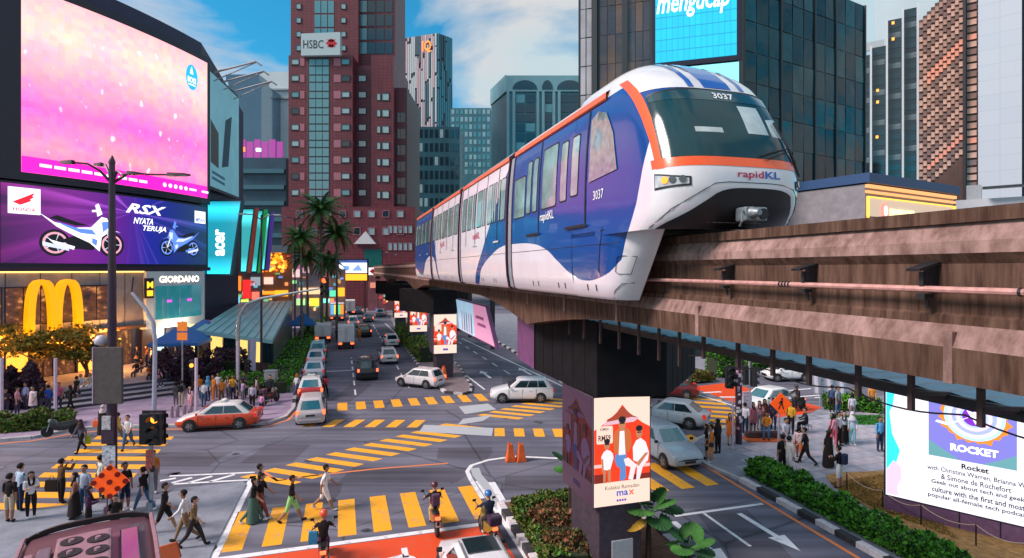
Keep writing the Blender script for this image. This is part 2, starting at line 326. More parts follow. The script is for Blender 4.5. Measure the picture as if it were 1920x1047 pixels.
rightp = pavement('right_pavement', [Gd(u, v) for u, v in RPn[::-1]] + [Gd(u, v) for u, v in RP] + [Vector((60, 42, 0)), Vector((60, 5, 0))], PAVE2)
# paving slabs on the right plaza, each its own piece
TS = .78; tb = MB(); tb.bx(-TS / 2 + .012, TS / 2 - .012, -TS / 2 + .012, TS / 2 - .012, 0, .014)
SLABS = [mat('slab_a', (.33, .33, .39), .7, var=.2, scale=2), mat('slab_b', (.29, .30, .36), .7, var=.2, scale=2), mat('slab_c', (.37, .34, .39), .7, var=.2, scale=2)]
slabm = []
for m in SLABS: slabm.append(tb.mesh('paving_slab', m))
def inside(p, poly):
    c = False; j = len(poly) - 1
    for i in range(len(poly)):
        a, b = poly[i], poly[j]
        if (a.y > p.y) != (b.y > p.y) and p.x < (b.x - a.x) * (p.y - a.y) / (b.y - a.y) + a.x: c = not c
        j = i
    return c
zone = [Gd(u, v) for u, v in [(1392, 890), (1400, 830), (1450, 800), (1530, 792), (1560, 775), (1655, 768), (1657, 880), (1540, 892), (1500, 935)]]
cells = []; rest = MB()
for i in range(-60, 80):
    for j in range(-60, 80):
        p = RS(18 + i * TS, 14 + j * TS)
        if inside(p, zone): cells.append(p)
cells.sort(key=lambda p: p.y)
rr = random.Random(3)
for i, p in enumerate(cells):
    if i < 300: put('paving_slab', slabm[rr.randrange(3)], rightp, (p.x, p.y, KZ), ROAD_RZ)
    else: rest.box((p.x, p.y, KZ + .007), (TS - .024, TS - .024, .014), rr.randrange(3), ROAD_RZ)
if rest.v: tag(rest.build('paving_slab_field', SLABS, rightp), None, None, kind='stuff')
# kerb stones: one piece each
def kerb(poly, length, mats, w=.28, h=.17, z0=-.02, parent=None, gap=.02, flip=False):
    pts = [Vector((p[0], p[1], 0)) for p in poly]; ms = [None] * len(mats); i = 0
    for a, b in zip(pts[:-1], pts[1:]):
        d = b - a; n = max(1, round(d.length / length)); L = d.length / n; ang = math.atan2(d.y, d.x)
        for k in range(n):
            mm = MB(); mm.bx(-L / 2 + gap / 2, L / 2 - gap / 2, -w / 2, w / 2, z0, h); c = a + d * ((k + .5) / n)
            mm.build('kerb_stone', mats[i % len(mats)], parent, (c.x, c.y, 0), ang, bevel=.02); i += 1
KB, KW = mat('kerb_black', (.035, .035, .04), .7, var=.4, scale=9), mat('kerb_white', (.66, .62, .64), .7, var=.25, scale=7)
KG = mat('kerb_concrete', (.42, .40, .42), .8, var=.25, scale=5)
kerb([Gd(u, v) for u, v in RPn[1:]], 1.0, [KW, KB], parent=rightp, h=.2)
kerb([Gd(u, v) for u, v in [(1289, 851), (1294, 838), (1310, 826), (1340, 812), (1372, 800), (1400, 792)]], 1.0, [KG], parent=rightp, h=.14, w=.2)
kerb([Gd(1289, 851), Gd(1330, 877), Gd(1390, 903)], 1.0, [KG], parent=rightp, h=.14, w=.2)
kerb([Gd(u, v) for u, v in LP[1:10]], 1.2, [KG], parent=leftp, h=.14, w=.22)
kerb([Gd(u, v) for u, v in LP[9:15]], 1.4, [KG, KB], parent=leftp, h=.16, w=.24)
# near median with planter
MP = [(940, 950), (1055, 940), (1130, 915), (1165, 938), (1280, 1040), (1340, 1090), (1010, 1090)]
med = pavement('median_island', [Gd(u, v) for u, v in MP], mat('soil', (.16, .075, .045), .95, var=.45, scale=3, bump=.5), .14)
kerb([Gd(938, 950), Gd(1010, 1068)], .72, [KW, KB], parent=med, h=.2); kerb([Gd(940, 948), Gd(1055, 938), Gd(1130, 914)], .8, [KG], parent=med, h=.16, w=.2)
kerb([Gd(1130, 914), Gd(1165, 938), Gd(1330, 1082)], .8, [KG, KB], parent=med, h=.18)
# far median
FM = [(882, 737), (868, 741), (835, 737), (806, 716), (771, 668), (752, 634), (735, 600), (728, 588), (745, 588), (775, 612), (812, 645), (862, 690), (884, 727)]
fmed = pavement('far_median_island', [Gd(u, v) for u, v in FM], mat('median_brick', (.20, .16, .17), .85, var=.3, scale=4, bump=.3), .14)
kerb([Gd(u, v) for u, v in FM[2:7]], .9, [KW, KB], parent=fmed, w=.26); kerb([Gd(u, v) for u, v in FM[9:13] + FM[:3]], .9, [KG, KB], parent=fmed, w=.22, h=.16)
# far right pavement under the black crosshead and beyond
FR = [(905, 622), (930, 640), (1000, 683), (1068, 726), (1090, 742), (1130, 742), (1240, 725), (1300, 716), (1345, 706), (1420, 700)]
frp = pavement('far_right_pavement', [Gd(u, v) for u, v in FR] + [Gd(1650, 690), Vector((85, 75, 0)), Vector((85, 130, 0)), Gd(900, 590)], PAVE2)
kerb([Gd(u, v) for u, v in FR[:4]], 1.3, [KW, KB], parent=frp, w=.28); kerb([Gd(u, v) for u, v in FR[6:]] + [Gd(1560, 694)], 1.3, [KW, KB], parent=frp, w=.3, h=.22)
# lawn patch beside the big screen
lawn = MB(); lawn.prism([(p.x, p.y) for p in [Gd(u, v, KZ) for u, v in [(1548, 893), (1575, 887), (1668, 884), (1700, 930), (1960, 1010), (2000, 1090), (1840, 1060), (1640, 960), (1565, 915)]]], KZ - .05, KZ + .03)
struct(lawn.build('lawn', mat('dry_grass', (.26, .145, .045), .95, var=.4, scale=5, bump=.5)))
# ================================================================== monorail beam
def concrete(name, col, dark, st=(1, 1, .12)):
    m = mat(name, col, rough=.9, var=0, spec=.1); n, l = m.node_tree.nodes, m.node_tree.links; b = n['Principled BSDF']
    t = n.new('ShaderNodeTexCoord'); mp_ = n.new('ShaderNodeMapping'); mp_.inputs['Scale'].default_value = st
    a = n.new('ShaderNodeTexNoise'); a.inputs['Scale'].default_value = 5.5; a.inputs['Detail'].default_value = 8; a.inputs['Roughness'].default_value = .65
    r = n.new('ShaderNodeValToRGB'); r.color_ramp.elements[0].position = .36; r.color_ramp.elements[1].position = .66
    r.color_ramp.elements[0].color = (*dark, 1); r.color_ramp.elements[1].color = (*col, 1)
    b2 = n.new('ShaderNodeTexNoise'); b2.inputs['Scale'].default_value = 1.2; b2.inputs['Detail'].default_value = 6
    mx_ = n.new('ShaderNodeMixRGB'); mx_.blend_type = 'OVERLAY'; mx_.inputs[0].default_value = .5
    g2 = n.new('ShaderNodeTexNoise'); g2.inputs['Scale'].default_value = 45; bp = n.new('ShaderNodeBump'); bp.inputs['Strength'].default_value = .3; bp.inputs['Distance'].default_value = .01
    l.new(t.outputs['Object'], mp_.inputs[0]); l.new(mp_.outputs[0], a.inputs[0]); l.new(t.outputs['Object'], b2.inputs[0]); l.new(t.outputs['Object'], g2.inputs[0])
    l.new(a.outputs[0], r.inputs[0]); l.new(r.outputs[0], mx_.inputs[1]); l.new(b2.outputs[0], mx_.inputs[2]); l.new(mx_.outputs[0], b.inputs['Base Color'])
    l.new(g2.outputs[0], bp.inputs['Height']); l.new(bp.outputs[0], b.inputs['Normal']); return m
CONC = concrete('beam_concrete', (.150, .088, .064), (.055, .029, .021), (1.7, 1.7, .16)); CONC_PALE = concrete('beam_concrete_pale', (.36, .235, .21), (.17, .10, .085), (1, 1, .5))  # same concrete, paler: skylight on the flange bands put into the colour
TC = 6.77                                    # lateral centre of the track
beam = thing('monorail_beam', 'stained brown concrete monorail guideway beam with cable pipe carrying the train', 'guideway', (0, 0, 0), 0)
def beam_bot(s):                             # haunched towards the crosshead near s = 19
    d = abs(((s - 19.0 + 16) % 32) - 16)
    return 8.08 - .72 * max(0, 1 - d / 7.5) ** 1.6
HP = [(9.95, .40), (9.80, .40), (9.795, .34), (9.60, .455), (9.47, .455), (9.36, .37), (8.82, .37), (8.79, .40), (8.70, .41), (8.46, .52)]
def beam_seg(s0, s1, name):
    n = max(2, int((s1 - s0) / 1.0)); rings = []
    for i in range(n + 1):
        s = s0 + (s1 - s0) * i / n; prof = HP + [(beam_bot(s), .50)]
        ring = [RS(s, TC - w, z) for z, w in prof] + [RS(s, TC + w, z) for z, w in prof[::-1]]; rings.append(ring)
    b = MB(); k = len(rings[0])
    for i in range(n):
        b.add(rings[i] + rings[i + 1], [(j, (j + 1) % k, k + (j + 1) % k, k + j) for j in range(k)])
        for j in range(k): b.m[-k + j] = 1 if j in (2, 3, 8, k - 5, k - 4, k - 10) else 0  # bands that catch the sky are painted paler
    b.add(rings[0], [tuple(range(k))]); b.add(rings[-1], [tuple(range(k))])
    return b.build(name, [CONC, CONC_PALE], beam)
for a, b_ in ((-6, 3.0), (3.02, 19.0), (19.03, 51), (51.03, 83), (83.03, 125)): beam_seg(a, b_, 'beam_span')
pipe = MB(); pipe.tube([RS(-6, TC - .55, 9.08), RS(20, TC - .55, 9.08)], .035, 8); pp = pipe.build('cable_pipe', mat('rusty_pipe', (.52, .27, .24), .5, var=.3, scale=8), beam, smooth=True)
col = MB()
for s in (3.6, 6.7): 
    for k in range(4): col.tube([RS(s + .06 * k, TC - .55, 9.08), RS(s + .06 * k + .025, TC - .55, 9.08)], .044, 8)
col.build('pipe_coupling', mat('dark_steel', (.04, .04, .045), .5, .6), pp)
DST = mat('dark_steel', (.04, .04, .045), .5, .6)
for s in (1.9, 3.05, 4.75, 6.45, 8.2):
    c = MB(); M = Matrix.Rotation(ROAD_RZ, 4, 'Z')
    c.box(RS(s, TC - .43, 9.22), (.10, .10, .22), 0, 0, M); c.box(RS(s, TC - .54, 9.33), (.16, .32, .03), 0, 0, M @ Matrix.Rotation(R(-14), 4, 'X'))
    c.box(RS(s, TC - .55, 9.19), (.05, .05, .16), 0, 0, M); c.box(RS(s, TC - .52, 9.0), (.1, .14, .05), 0, 0, M); c.tube([RS(s, TC - .5, 9.0), RS(s, TC - .47, 8.86)], .02, 6)
    c.build('pipe_bracket', DST, beam)
for s in (1.2, 4.5, 9.0, 12.2, 15.5, 18.95):
    c = MB(); c.box(RS(s, TC - .455, 8.35), (.10, .14, .56), 0, ROAD_RZ); c.build('rib', CONC_PALE, beam, bevel=.01)
# hangers and catwalk slung under the far flange
cat = thing('maintenance_catwalk', 'blue grey ribbed catwalk slung under the monorail beam on dark hangers', 'catwalk')
c = MB(); c.grid([[RS(-2 + .22 * k, tt, 7.72 + (.03 if k % 2 else 0)) for k in range(84)] for tt in (7.35, 9.15)]); c.grid([[RS(-2 + .22 * k, tt, 7.66) for k in range(84)] for tt in (7.35, 9.15)])
c.build('deck', mat('blue_metal_deck', (.22, .42, .55), .4, .1, var=.25, scale=2), cat)
c = MB(); c.box(RS(6.5, 7.3, 7.66), (17, .08, .14), 0, ROAD_RZ); c.box(RS(6.5, 9.2, 7.66), (17, .08, .14), 0, ROAD_RZ); c.build('edge_rail', DST, cat)
HBR = mat('hanger_rust', (.055, .03, .028), .7, .2, var=.4)
for k, s in enumerate((4.5, 5.3, 6.05, 6.9, 7.65, 8.5, 9.5)):
    c = MB(); c.box(RS(s, 6.75, 7.86), (.06, .06, .60), 0, ROAD_RZ)
    c.build('hanger', HBR, cat)
for s in (10.4, 11.2, 12.1, 13.1, 14.2, 15.3, 16.4):
    c = MB(); c.box(RS(s, 6.8, 7.66), (.05, .06, .8), 0, ROAD_RZ); c.build('hanger', HBR, cat)
for s in (4.5, 5.3):
    c = MB(); c.tube([RS(s, 6.75, 7.75), RS(s - .1, 8.6, 7.6)], .05, 6); c.build('outrigger_arm', HBR, cat)
for z0, sg in ((7.62, .22),):
    c = MB(); pts = []
    for k in range(41):
        s = 3.2 + 7 * k / 40; ph = (s % 1.6) / 1.6; pts.append(RS(s, 6.9, z0 - sg * 4 * ph * (1 - ph) * .5))
    c.tube(pts, .012, 5); c.build('slack_cable', DST, cat)
# ================================================================== crosshead pier with advertising
BLK = mat('black_cladding', (.008, .008, .010), .8, var=.3, scale=2, spec=.15); PUR = mat('pinklit_face_and_casing', (.15, .05, .15), .5, var=.2, scale=2)
pier = thing('monorail_pier', 'nearest monorail pier with wide black crosshead and lit family clothing posters', 'pier', RS(15.6, 8.2), ROAD_RZ - math.pi / 2)
PB = Vector(pier.location); MR = Matrix.Rotation(-(ROAD_RZ - math.pi / 2), 4, 'Z')
def loc(p): return MR @ (Vector(p) - PB)
b = MB(); ft = [(2.50, 16.75), (4.62, 16.95), (6.75, 20.9), (6.75, 24), (.30, 24.2), (.87, 21.4)]
lp = [loc((x, y, 0)) for x, y in ft]
b.prism([(p.x, p.y) for p in lp], 5.50, 7.72); pc = b.build('crosshead', BLK, pier, bevel=.03)
b = MB(); q0, q1 = loc((.85, 21.4, 0)), loc((.25, 24.2, 0)); n = (q1 - q0).normalized().cross(Vector((0, 0, 1))) * -.02
b.add([q0 + n + Vector((0, 0, 5.52)), q1 + n + Vector((0, 0, 5.52)), q1 + n + Vector((0, 0, 7.7)), q0 + n + Vector((0, 0, 7.7))], [(0, 1, 2, 3)]); b.build('side_panel', PUR, pier)  # pink light on this turned black facet painted in as purple
JB = mat('joint_black', (.004, .004, .005), .8, var=0)
for k in range(1, 6):
    p = lp[0].lerp(lp[5], k / 6.); MB().box((p.x - .005, p.y, 6.6), (.02, .02, 2.2)).build('cladding_joint', JB, pier)
    p = lp[1].lerp(lp[2], k / 6.); MB().box((p.x + .005, p.y, 6.6), (.02, .02, 2.2)).build('cladding_joint', JB, pier)
b = MB(); b.bx(-.72, .72, .12, 2.3, -.05, 5.5); b.build('column', mat('column_dark', (.05, .035, .05), .6, var=.3), pier, bevel=.03)
b = MB(); b.bx(-.30, .42, .08, .14, .3, 1.0); b.build('service_hatch', mat('pale_hatch', (.40, .43, .45), .5), pier, bevel=.02)
b = MB(); b.bx(-.98, .98, .0, 2.45, 2.1, 5.46); bx_ = b.build('billboard_box', mat('billboard_frame', (.07, .05, .075), .5), pier, bevel=.015)
CREAM = (.85, .62, .50)
def family_poster(mf, W, Hh, parent, k=1., det=True):
    """printed poster: cream ground, red field with pointed arch, three figures, price card, lettering"""
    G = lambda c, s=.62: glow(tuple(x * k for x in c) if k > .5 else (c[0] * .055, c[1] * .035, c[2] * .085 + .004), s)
    def pr(n, polys, c, d): return printed(n, [[(x * W, y * Hh) for x, y in p] for p in polys], G(c), mf, d, parent)
    pr('poster_ground', [rect(.01, .005, .99, .995)], (.92, .68, .56), .004)
    arch = [(.01, .22), (.99, .22), (.99, .70), (.86, .74), (.74, .79), (.60, .85), (.50, .92), (.40, .85), (.26, .79), (.14, .74), (.01, .70)]
    pr('poster_field', [arch], (.86, .05, .012), .009)
    pr('poster_arch', [[(.22, .79), (.34, .82), (.5, .905), (.66, .82), (.78, .79), (.70, .755), (.30, .755)]], (.38, .06, .03), .014)
    pr('poster_arch_band', [[(.16, .74), (.70, .755), (.80, .79), (.66, .80), (.20, .77)]], (.75, .45, .55), .017)
    pr('poster_steps', [rect(.01, .22, .22, .30), rect(.62, .22, .99, .27)], (.20, .02, .01), .014)
    pr('poster_steps_edge', [rect(.01, .36, .30, .39), rect(.66, .33, .99, .36)], (.8, .5, .45), .014)
    SK = (.50, .20, .10)
    # tall man, boy on the left, youth seated on the right
    pr('printed_jacket', [[(.36, .48), (.34, .60), (.37, .68), (.44, .705), (.58, .70), (.64, .665), (.66, .55), (.60, .47)]], (.55, .14, .04), .019)
    pr('printed_shirt', [[(.43, .46), (.45, .68), (.53, .68), (.55, .46)], [(.14, .34), (.13, .46), (.17, .50), (.22, .52), (.28, .51), (.33, .48), (.34, .44), (.28, .33)], [(.69, .40), (.68, .52), (.74, .58), (.82, .60), (.91, .56), (.97, .46), (.95, .38), (.80, .37)]], (.88, .78, .82), .024)
    pr('printed_jeans', [[(.38, .47), (.57, .47), (.55, .38), (.56, .24), (.45, .22), (.46, .34), (.40, .36), (.36, .42)]], (.10, .24, .55), .024)
    pr('printed_trousers', [[(.52, .42), (.60, .43), (.74, .36), (.68, .22), (.60, .23), (.64, .34), (.55, .36)], [(.74, .22), (.80, .22), (.86, .34), (.95, .39), (.84, .42), (.76, .36)]], (.85, .72, .75), .029)
    pr('printed_skin', [ell(.49, .745, .062, .055), [(.46, .68), (.53, .68), (.52, .72), (.47, .72)], ell(.225, .565, .05, .045), ell(.79, .65, .055, .05), [(.16, .22), (.20, .22), (.21, .34), (.16, .34)], [(.25, .22), (.29, .22), (.29, .34), (.24, .34)], [(.13, .44), (.16, .44), (.17, .33), (.14, .32)], [(.90, .46), (.96, .46), (.78, .34), (.74, .37)]], SK, .034)
    pr('printed_hair', [ell(.49, .785, .065, .03), ell(.225, .598, .052, .024), ell(.79, .692, .06, .028), [(.45, .745), (.53, .745), (.53, .757), (.45, .757)], [(.19, .565), (.26, .565), (.26, .576), (.19, .576)], [(.755, .65), (.83, .65), (.83, .66), (.755, .66)]], (.015, .012, .015), .039)
    pr('price_card', [rrect(.05, .575, .33, .735, .02)], (.95, .66, .55), .019)
    if det:
        DK = G((.10, .03, .02), .3)
        text('KEMEJA', DK, mf, .11 * W, .69 * Hh, .15 * W, .03 * Hh, .024, parent, bold=.01); text('RM59', DK, mf, .08 * W, .60 * Hh, .21 * W, .055 * Hh, .024, parent, bold=.02)
        text('Koleksi Ramadan', DK, mf, .20 * W, .150 * Hh, .60 * W, .035 * Hh, .010, parent); text('ma', G((.02, .06, .45), .7), mf, .40 * W, .085 * Hh, .20 * W, .045 * Hh, .010, parent, bold=.02)
        text('x', G((.75, .12, .05), .7), mf, .61 * W, .085 * Hh, .10 * W, .045 * Hh, .010, parent, bold=.02)
        pr('poster_icons', [rect(.40 + .045 * i, .035, .432 + .045 * i, .055) for i in range(4)], (.15, .06, .40), .010)
    else: pr('poster_logo', [rect(.40, .08, .62, .13)], (.10, .08, .40), .010)
def front_map(x0, y0, z0): return lambda x, y, d=0.: Vector((x0 + x, y0 - d, z0 + y))
def left_map(x0, y0, z0): return lambda x, y, d=0.: Vector((x0 - d, y0 - x, z0 + y))
family_poster(front_map(-.96, 0, 2.12), 1.92, 3.32, bx_, 1.0)
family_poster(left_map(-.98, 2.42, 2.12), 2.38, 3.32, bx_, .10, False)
# farther piers along the median
def far_pier(s, lab):
    r = thing('monorail_pier', lab, 'pier', RS(s, 8.35, .1), ROAD_RZ - math.pi / 2, 'piers down the far median')
    m = MB(); m.bx(-.7, .7, .1, 1.9, 0, 7.4); m.build('column', MATS['column_dark'], r)
    m = MB(); m.prism([(-1, 0), (1, 0), (3.0, 3.5), (2.6, 6), (-2.9, 6), (-3.4, 4)], 5.5, 7.45); m.build('crosshead', BLK, r)
    m = MB(); m.bx(-1, 1, 0, 2.2, 2.1, 5.45); bb = m.build('billboard_box', MATS['billboard_frame'], r)
    family_poster(front_map(-.98, 0, 2.12), 1.96, 3.3, bb, 1., False); return r
far_pier(47.2, 'monorail pier with red family poster standing on the far median tip'); far_pier(64.5, 'second farther monorail pier with red family poster among median shrubs'); far_pier(84, 'most distant monorail pier with small red family poster')
# ================================================================== train
def lerp(a, b, t): return a + (b - a) * t
def body_mat():
    m = mat('train_livery', (.8, .8, .8), rough=.22, var=0, coat=.3, spec=.4); n, l = m.node_tree.nodes, m.node_tree.links; b = n['Principled BSDF']
    t = n.new('ShaderNodeTexCoord'); sp = n.new('ShaderNodeSeparateXYZ'); l.new(t.outputs['Object'], sp.inputs[0])
    def fc(pts):
        mr = n.new('ShaderNodeMath'); mr.operation = 'DIVIDE'; mr.inputs[1].default_value = 36.; l.new(sp.outputs[0], mr.inputs[0])
        f = n.new('ShaderNodeFloatCurve'); c = f.mapping.curves[0]; f.mapping.use_clip = True
        pts = [(x / 36., (z - 8.) / 6.) for x, z in pts]
        c.points[0].location = pts[0]; c.points[1].location = pts[-1]
        for p in pts[1:-1]: c.points.new(*p)
        f.mapping.update(); l.new(mr.outputs[0], f.inputs['Value'])
        s = n.new('ShaderNodeMath'); s.operation = 'MULTIPLY_ADD'; s.inputs[1].default_value = 6.; s.inputs[2].default_value = 8.; l.new(f.outputs[0], s.inputs[0]); return s
    lo = fc([(0, 14), (.7, 12.4), (1.05, 11.2), (1.4, 10.3), (2.2, 9.46), (3.0, 9.1), (3.7, 9.04), (4.4, 9.17), (5.3, 9.5), (6.2, 9.84), (7.2, 10.02), (9.2, 10.1), (10.4, 10.08), (12, 9.8), (13.5, 9.35), (15, 8.6), (15.4, 13.95), (23.2, 13.95), (23.6, 8.6), (25, 9.7), (26.5, 10.1), (28.5, 9.9), (31, 8.9), (33, 9.2), (36, 9.8)])
    up = fc([(0, 13.98), (9.35, 13.98), (9.6, 12.9), (10.3, 12.5), (11.1, 11.84), (12.2, 10.95), (13.2, 10.15), (14.9, 8.8), (15.1, 8.2), (23.6, 8.2), (23.9, 8.8), (24.8, 10.2), (25.6, 11.6), (26.4, 12.9), (26.7, 13.98), (36, 13.98)])
    def cmp(op, a, bb):
        q = n.new('ShaderNodeMath'); q.operation = op; l.new(a, q.inputs[0]); l.new(bb, q.inputs[1]); return q.outputs[0]
    k = cmp('MULTIPLY', cmp('GREATER_THAN', sp.outputs[2], lo.outputs[0]), cmp('LESS_THAN', sp.outputs[2], up.outputs[0]))
    no = n.new('ShaderNodeTexNoise'); no.inputs['Scale'].default_value = 1.5; no.inputs['Detail'].default_value = 6; l.new(t.outputs['Object'], no.inputs[0])
    wr = n.new('ShaderNodeValToRGB'); wr.color_ramp.elements[0].color = (.68, .60, .66, 1); wr.color_ramp.elements[1].color = (.82, .75, .80, 1); l.new(no.outputs[0], wr.inputs[0])
    mxx = n.new('ShaderNodeMixRGB'); l.new(k, mxx.inputs[0]); l.new(wr.outputs[0], mxx.inputs[1]); mxx.inputs[2].default_value = (.002, .060, .27, 1)
    l.new(mxx.outputs[0], b.inputs['Base Color'])
    dn = n.new('ShaderNodeTexNoise'); dn.inputs['Scale'].default_value = 1.1; l.new(t.outputs['Object'], dn.inputs[0])
    bp = n.new('ShaderNodeBump'); bp.inputs['Strength'].default_value = .10; bp.inputs['Distance'].default_value = .06; l.new(dn.outputs[0], bp.inputs['Height']); l.new(bp.outputs[0], b.inputs['Coat Normal']); l.new(bp.outputs[0], b.inputs['Normal'])
    return m
LIV = body_mat(); TW = mat('train_white', (.72, .72, .74), .2, var=.07, coat=.8, scale=1.5); TO = mat('train_orange', (.85, .10, .012), .28, var=.04, coat=.6)
TBLK = mat('train_black', (.010, .010, .012), .5, var=.2); TBLUE = mat('train_blue', (.010, .085, .40), .25, var=.05, coat=.7); BEL = mat('bellows_grey', (.24, .27, .30), .55, var=.15, scale=9)
TG = mat('train_window_glass', (.22, .33, .32), .06, var=.45, scale=1.1, coat=.4, spec=.6); WSG = mat('windscreen_glass', (.010, .045, .055), .12, var=.2, scale=1., coat=0, spec=.4)
SEAT = mat('train_interior_pale', (.30, .42, .40), .5, var=.3, emit=(.35, .55, .50), es=.35)
train = thing('monorail_train', 'four car blue and white monorail train with orange roof trim on the raised beam', 'monorail train', RS(8.2, TC), ROAD_RZ)
HWP = [(8.65, 1.30), (8.72, 1.40), (9.1, 1.47), (9.6, 1.50), (10.3, 1.505), (11.2, 1.49), (12.0, 1.45), (12.6, 1.395), (12.95, 1.35)]
def hw(z):
    for (a, x), (b_, y) in zip(HWP, HWP[1:]):
        if z <= b_: return x + (y - x) * max(0, (z - a)) / (b_ - a)
    return HWP[-1][1]
def car_body(x0, x1):
    side = [(w, z) for z, w in HWP]; roof = [(1.32, 13.02), (1.22, 13.16), (.9, 13.27), (.4, 13.31), (0, 13.32)]
    rings = []
    for x in [x0 + (x1 - x0) * i / 6 for i in range(7)]:
        rg = [(x, .72, 8.65)] + [(x, y, z) for y, z in side] + [(x, y, z) for y, z in roof] + [(x, -y, z) for y, z in roof[-2::-1]] + [(x, -y, z) for y, z in side[::-1]] + [(x, -.72, 8.65), (x, -.72, 10.12), (x, .72, 10.12)]
        rings.append(rg)
    b = MB(); k = len(rings[0]); b.loft(rings)
    b.m = [(0 if (f[0] % k) < 9 or 17 <= (f[0] % k) < 27 else 1) if len(f) == 4 else 2 for f in b.f]
    for i, f in enumerate(b.f):
        if len(f) == 4 and min(j % k for j in f) == 0 and max(j % k for j in f) == k - 1: b.m[i] = 2
    return b.build('car_body', [LIV, TW, TBLK], train, smooth=50)
CARS = [(4.4, 9.35), (10.0, 17.5), (18.15, 26.1), (26.75, 34.2)]
bodies = [car_body(*c) for c in CARS]
# nose shell: rows by height, columns round the plan
def fx(z):      # centre-line front position by height
    P_ = [(10.02, .50), (10.12, .28), (10.35, .10), (10.7, .0), (11.0, .02), (11.18, .08), (11.6, .26), (12.1, .52), (12.55, .80), (12.85, 1.06), (13.1, 1.36), (13.3, 1.66), (13.5, 2.05), (13.66, 2.5), (13.78, 3.0), (13.84, 3.7)]
    for (a, x), (b_, y) in zip(P_, P_[1:]):
        if z <= b_: return x + (y - x) * (z - a) / (b_ - a)
    return 3.7
def nw(z):
    if z <= 12.6: return hw(z)
    P_ = [(12.6, 1.395), (12.95, 1.345), (13.1, 1.30), (13.3, 1.18), (13.5, .98), (13.66, .72), (13.78, .40), (13.84, .1)]
    for (a, x), (b_, y) in zip(P_, P_[1:]):
        if z <= b_: return x + (y - x) * (z - a) / (b_ - a)
    return .05
XE = 4.4
def plan(z, th, off=0.):                    # th in [-1, 1] across the front, corners rounded
    w_ = nw(z); a = max(min(1.35, XE - .3 - fx(z)), .1); n_ = 3.4; q = min(1, abs(th))
    if q <= .6: g_ = .86 * q / .6
    else: p0 = math.asin(.86 ** (n_ / 2)); g_ = math.sin(lerp(p0, math.pi / 2, (q - .6) / .4)) ** (2 / n_)
    y = math.copysign(w_ * g_, th); x = fx(z) + a * (1 - max(0, 1 - g_ ** n_) ** (1 / n_))
    p = Vector((x, y, z))
    if off:
        e = 1e-3; dt = plan(z, min(1, th + e)) - plan(z, max(-1, th - e)); dz = plan(z + e, th) - plan(z - e, th); nn = dt.cross(dz)
        if nn.length > 1e-9: p += nn.normalized() * off * (1 if nn.dot(Vector((-1, 0, .2)) + Vector((0, y, 0))) > 0 else -1)
    return p
zs = [10.02, 10.12, 10.35, 10.6, 10.8, 11.0, 11.1, 11.18, 11.4, 11.7, 12.0, 12.3, 12.55, 12.75, 12.95, 13.1, 13.2, 13.3, 13.4, 13.5, 13.58, 13.66, 13.72, 13.78, 13.82, 13.84]
ths = [-1 + 2 * i / 40 for i in range(41)]
rows = []
for z in zs:
    r = [Vector((XE, -nw(z), z))] + [Vector((XE - (XE - plan(z, -1).x) * .5, -nw(z), z))] + [plan(z, t) for t in ths] + [Vector((XE - (XE - plan(z, 1).x) * .5, nw(z), z)), Vector((XE, nw(z), z))]
    rows.append(r)
b = MB(); b.grid(rows); nc = len(rows[0]) - 1
for i, f in enumerate(b.f): 
    rrow, cc = divmod(i, nc); b.m[i] = 0 if (zs[rrow] < 12.95) else 1
b.add([rows[-1][0], rows[-1][-1], rows[-1][22]], [(0, 1, 2)], 1)
b.add([r[0] for r in rows] + [r[-1] for r in rows], [(i, i + 1, len(rows) + i + 1, len(rows) + i) for i in range(len(rows) - 1)], 2)
nose = b.build('cab_shell', [LIV, TW, TBLK], train, smooth=45)
def patch(name, zf, tf, nu, nv, m, off, parent=nose, smooth=True):   # patch of the nose surface; zf(a,b), tf(a,b) with a,b in 0..1
    b = MB(); b.grid([[plan(zf(i / nu, j / nv), tf(i / nu, j / nv), off) for i in range(nu + 1)] for j in range(nv + 1)])
    return b.build(name, m, parent, smooth=60 if smooth else False)
# white lower mask below the windscreen, orange trim, windscreen
patch('front_mask', lambda a, c: lerp(10.03, 11.12, c), lambda a, c: lerp(-.84, .84, a), 40, 8, TW, .006)
def ws_t(c): return .70 + .10 * (1 - abs(2 * c - 1))        # half-width of the windscreen in th by height
patch('orange_trim', lambda a, c: lerp(11.07, 11.235, c), lambda a, c: lerp(-.84, .84, a), 40, 2, TO, .011)
for sg in (-1, 1): patch('orange_trim', lambda a, c: lerp(11.06, 13.08, c), lambda a, c: sg * lerp(.70 + .12 * c ** 3, .795 + .14 * c ** 2, a), 3, 14, TO, .012)
ws = patch('windscreen', lambda a, c: lerp(11.24, 12.62 - .12 * abs(2 * a - 1) ** 3, c), lambda a, c: lerp(-.715, .715, a), 30, 12, WSG, .014)
patch('windscreen_band', lambda a, c: lerp(12.38, 12.60 - .10 * abs(2 * a - 1) ** 3, c), lambda a, c: lerp(-.70, .70, a), 30, 2, mat('band_teal', (.012, .05, .06), .12, var=0, coat=1), .019, ws)
patch('windscreen_seal', lambda a, c: lerp(12.60, 12.655, c) - .12 * abs(2 * a - 1) ** 3, lambda a, c: lerp(-.71, .71, a), 30, 2, TBLK, .013)
patch('forehead', lambda a, c: lerp(12.66, 13.12, c), lambda a, c: lerp(-.80, .80, a), 30, 5, TW, .009)
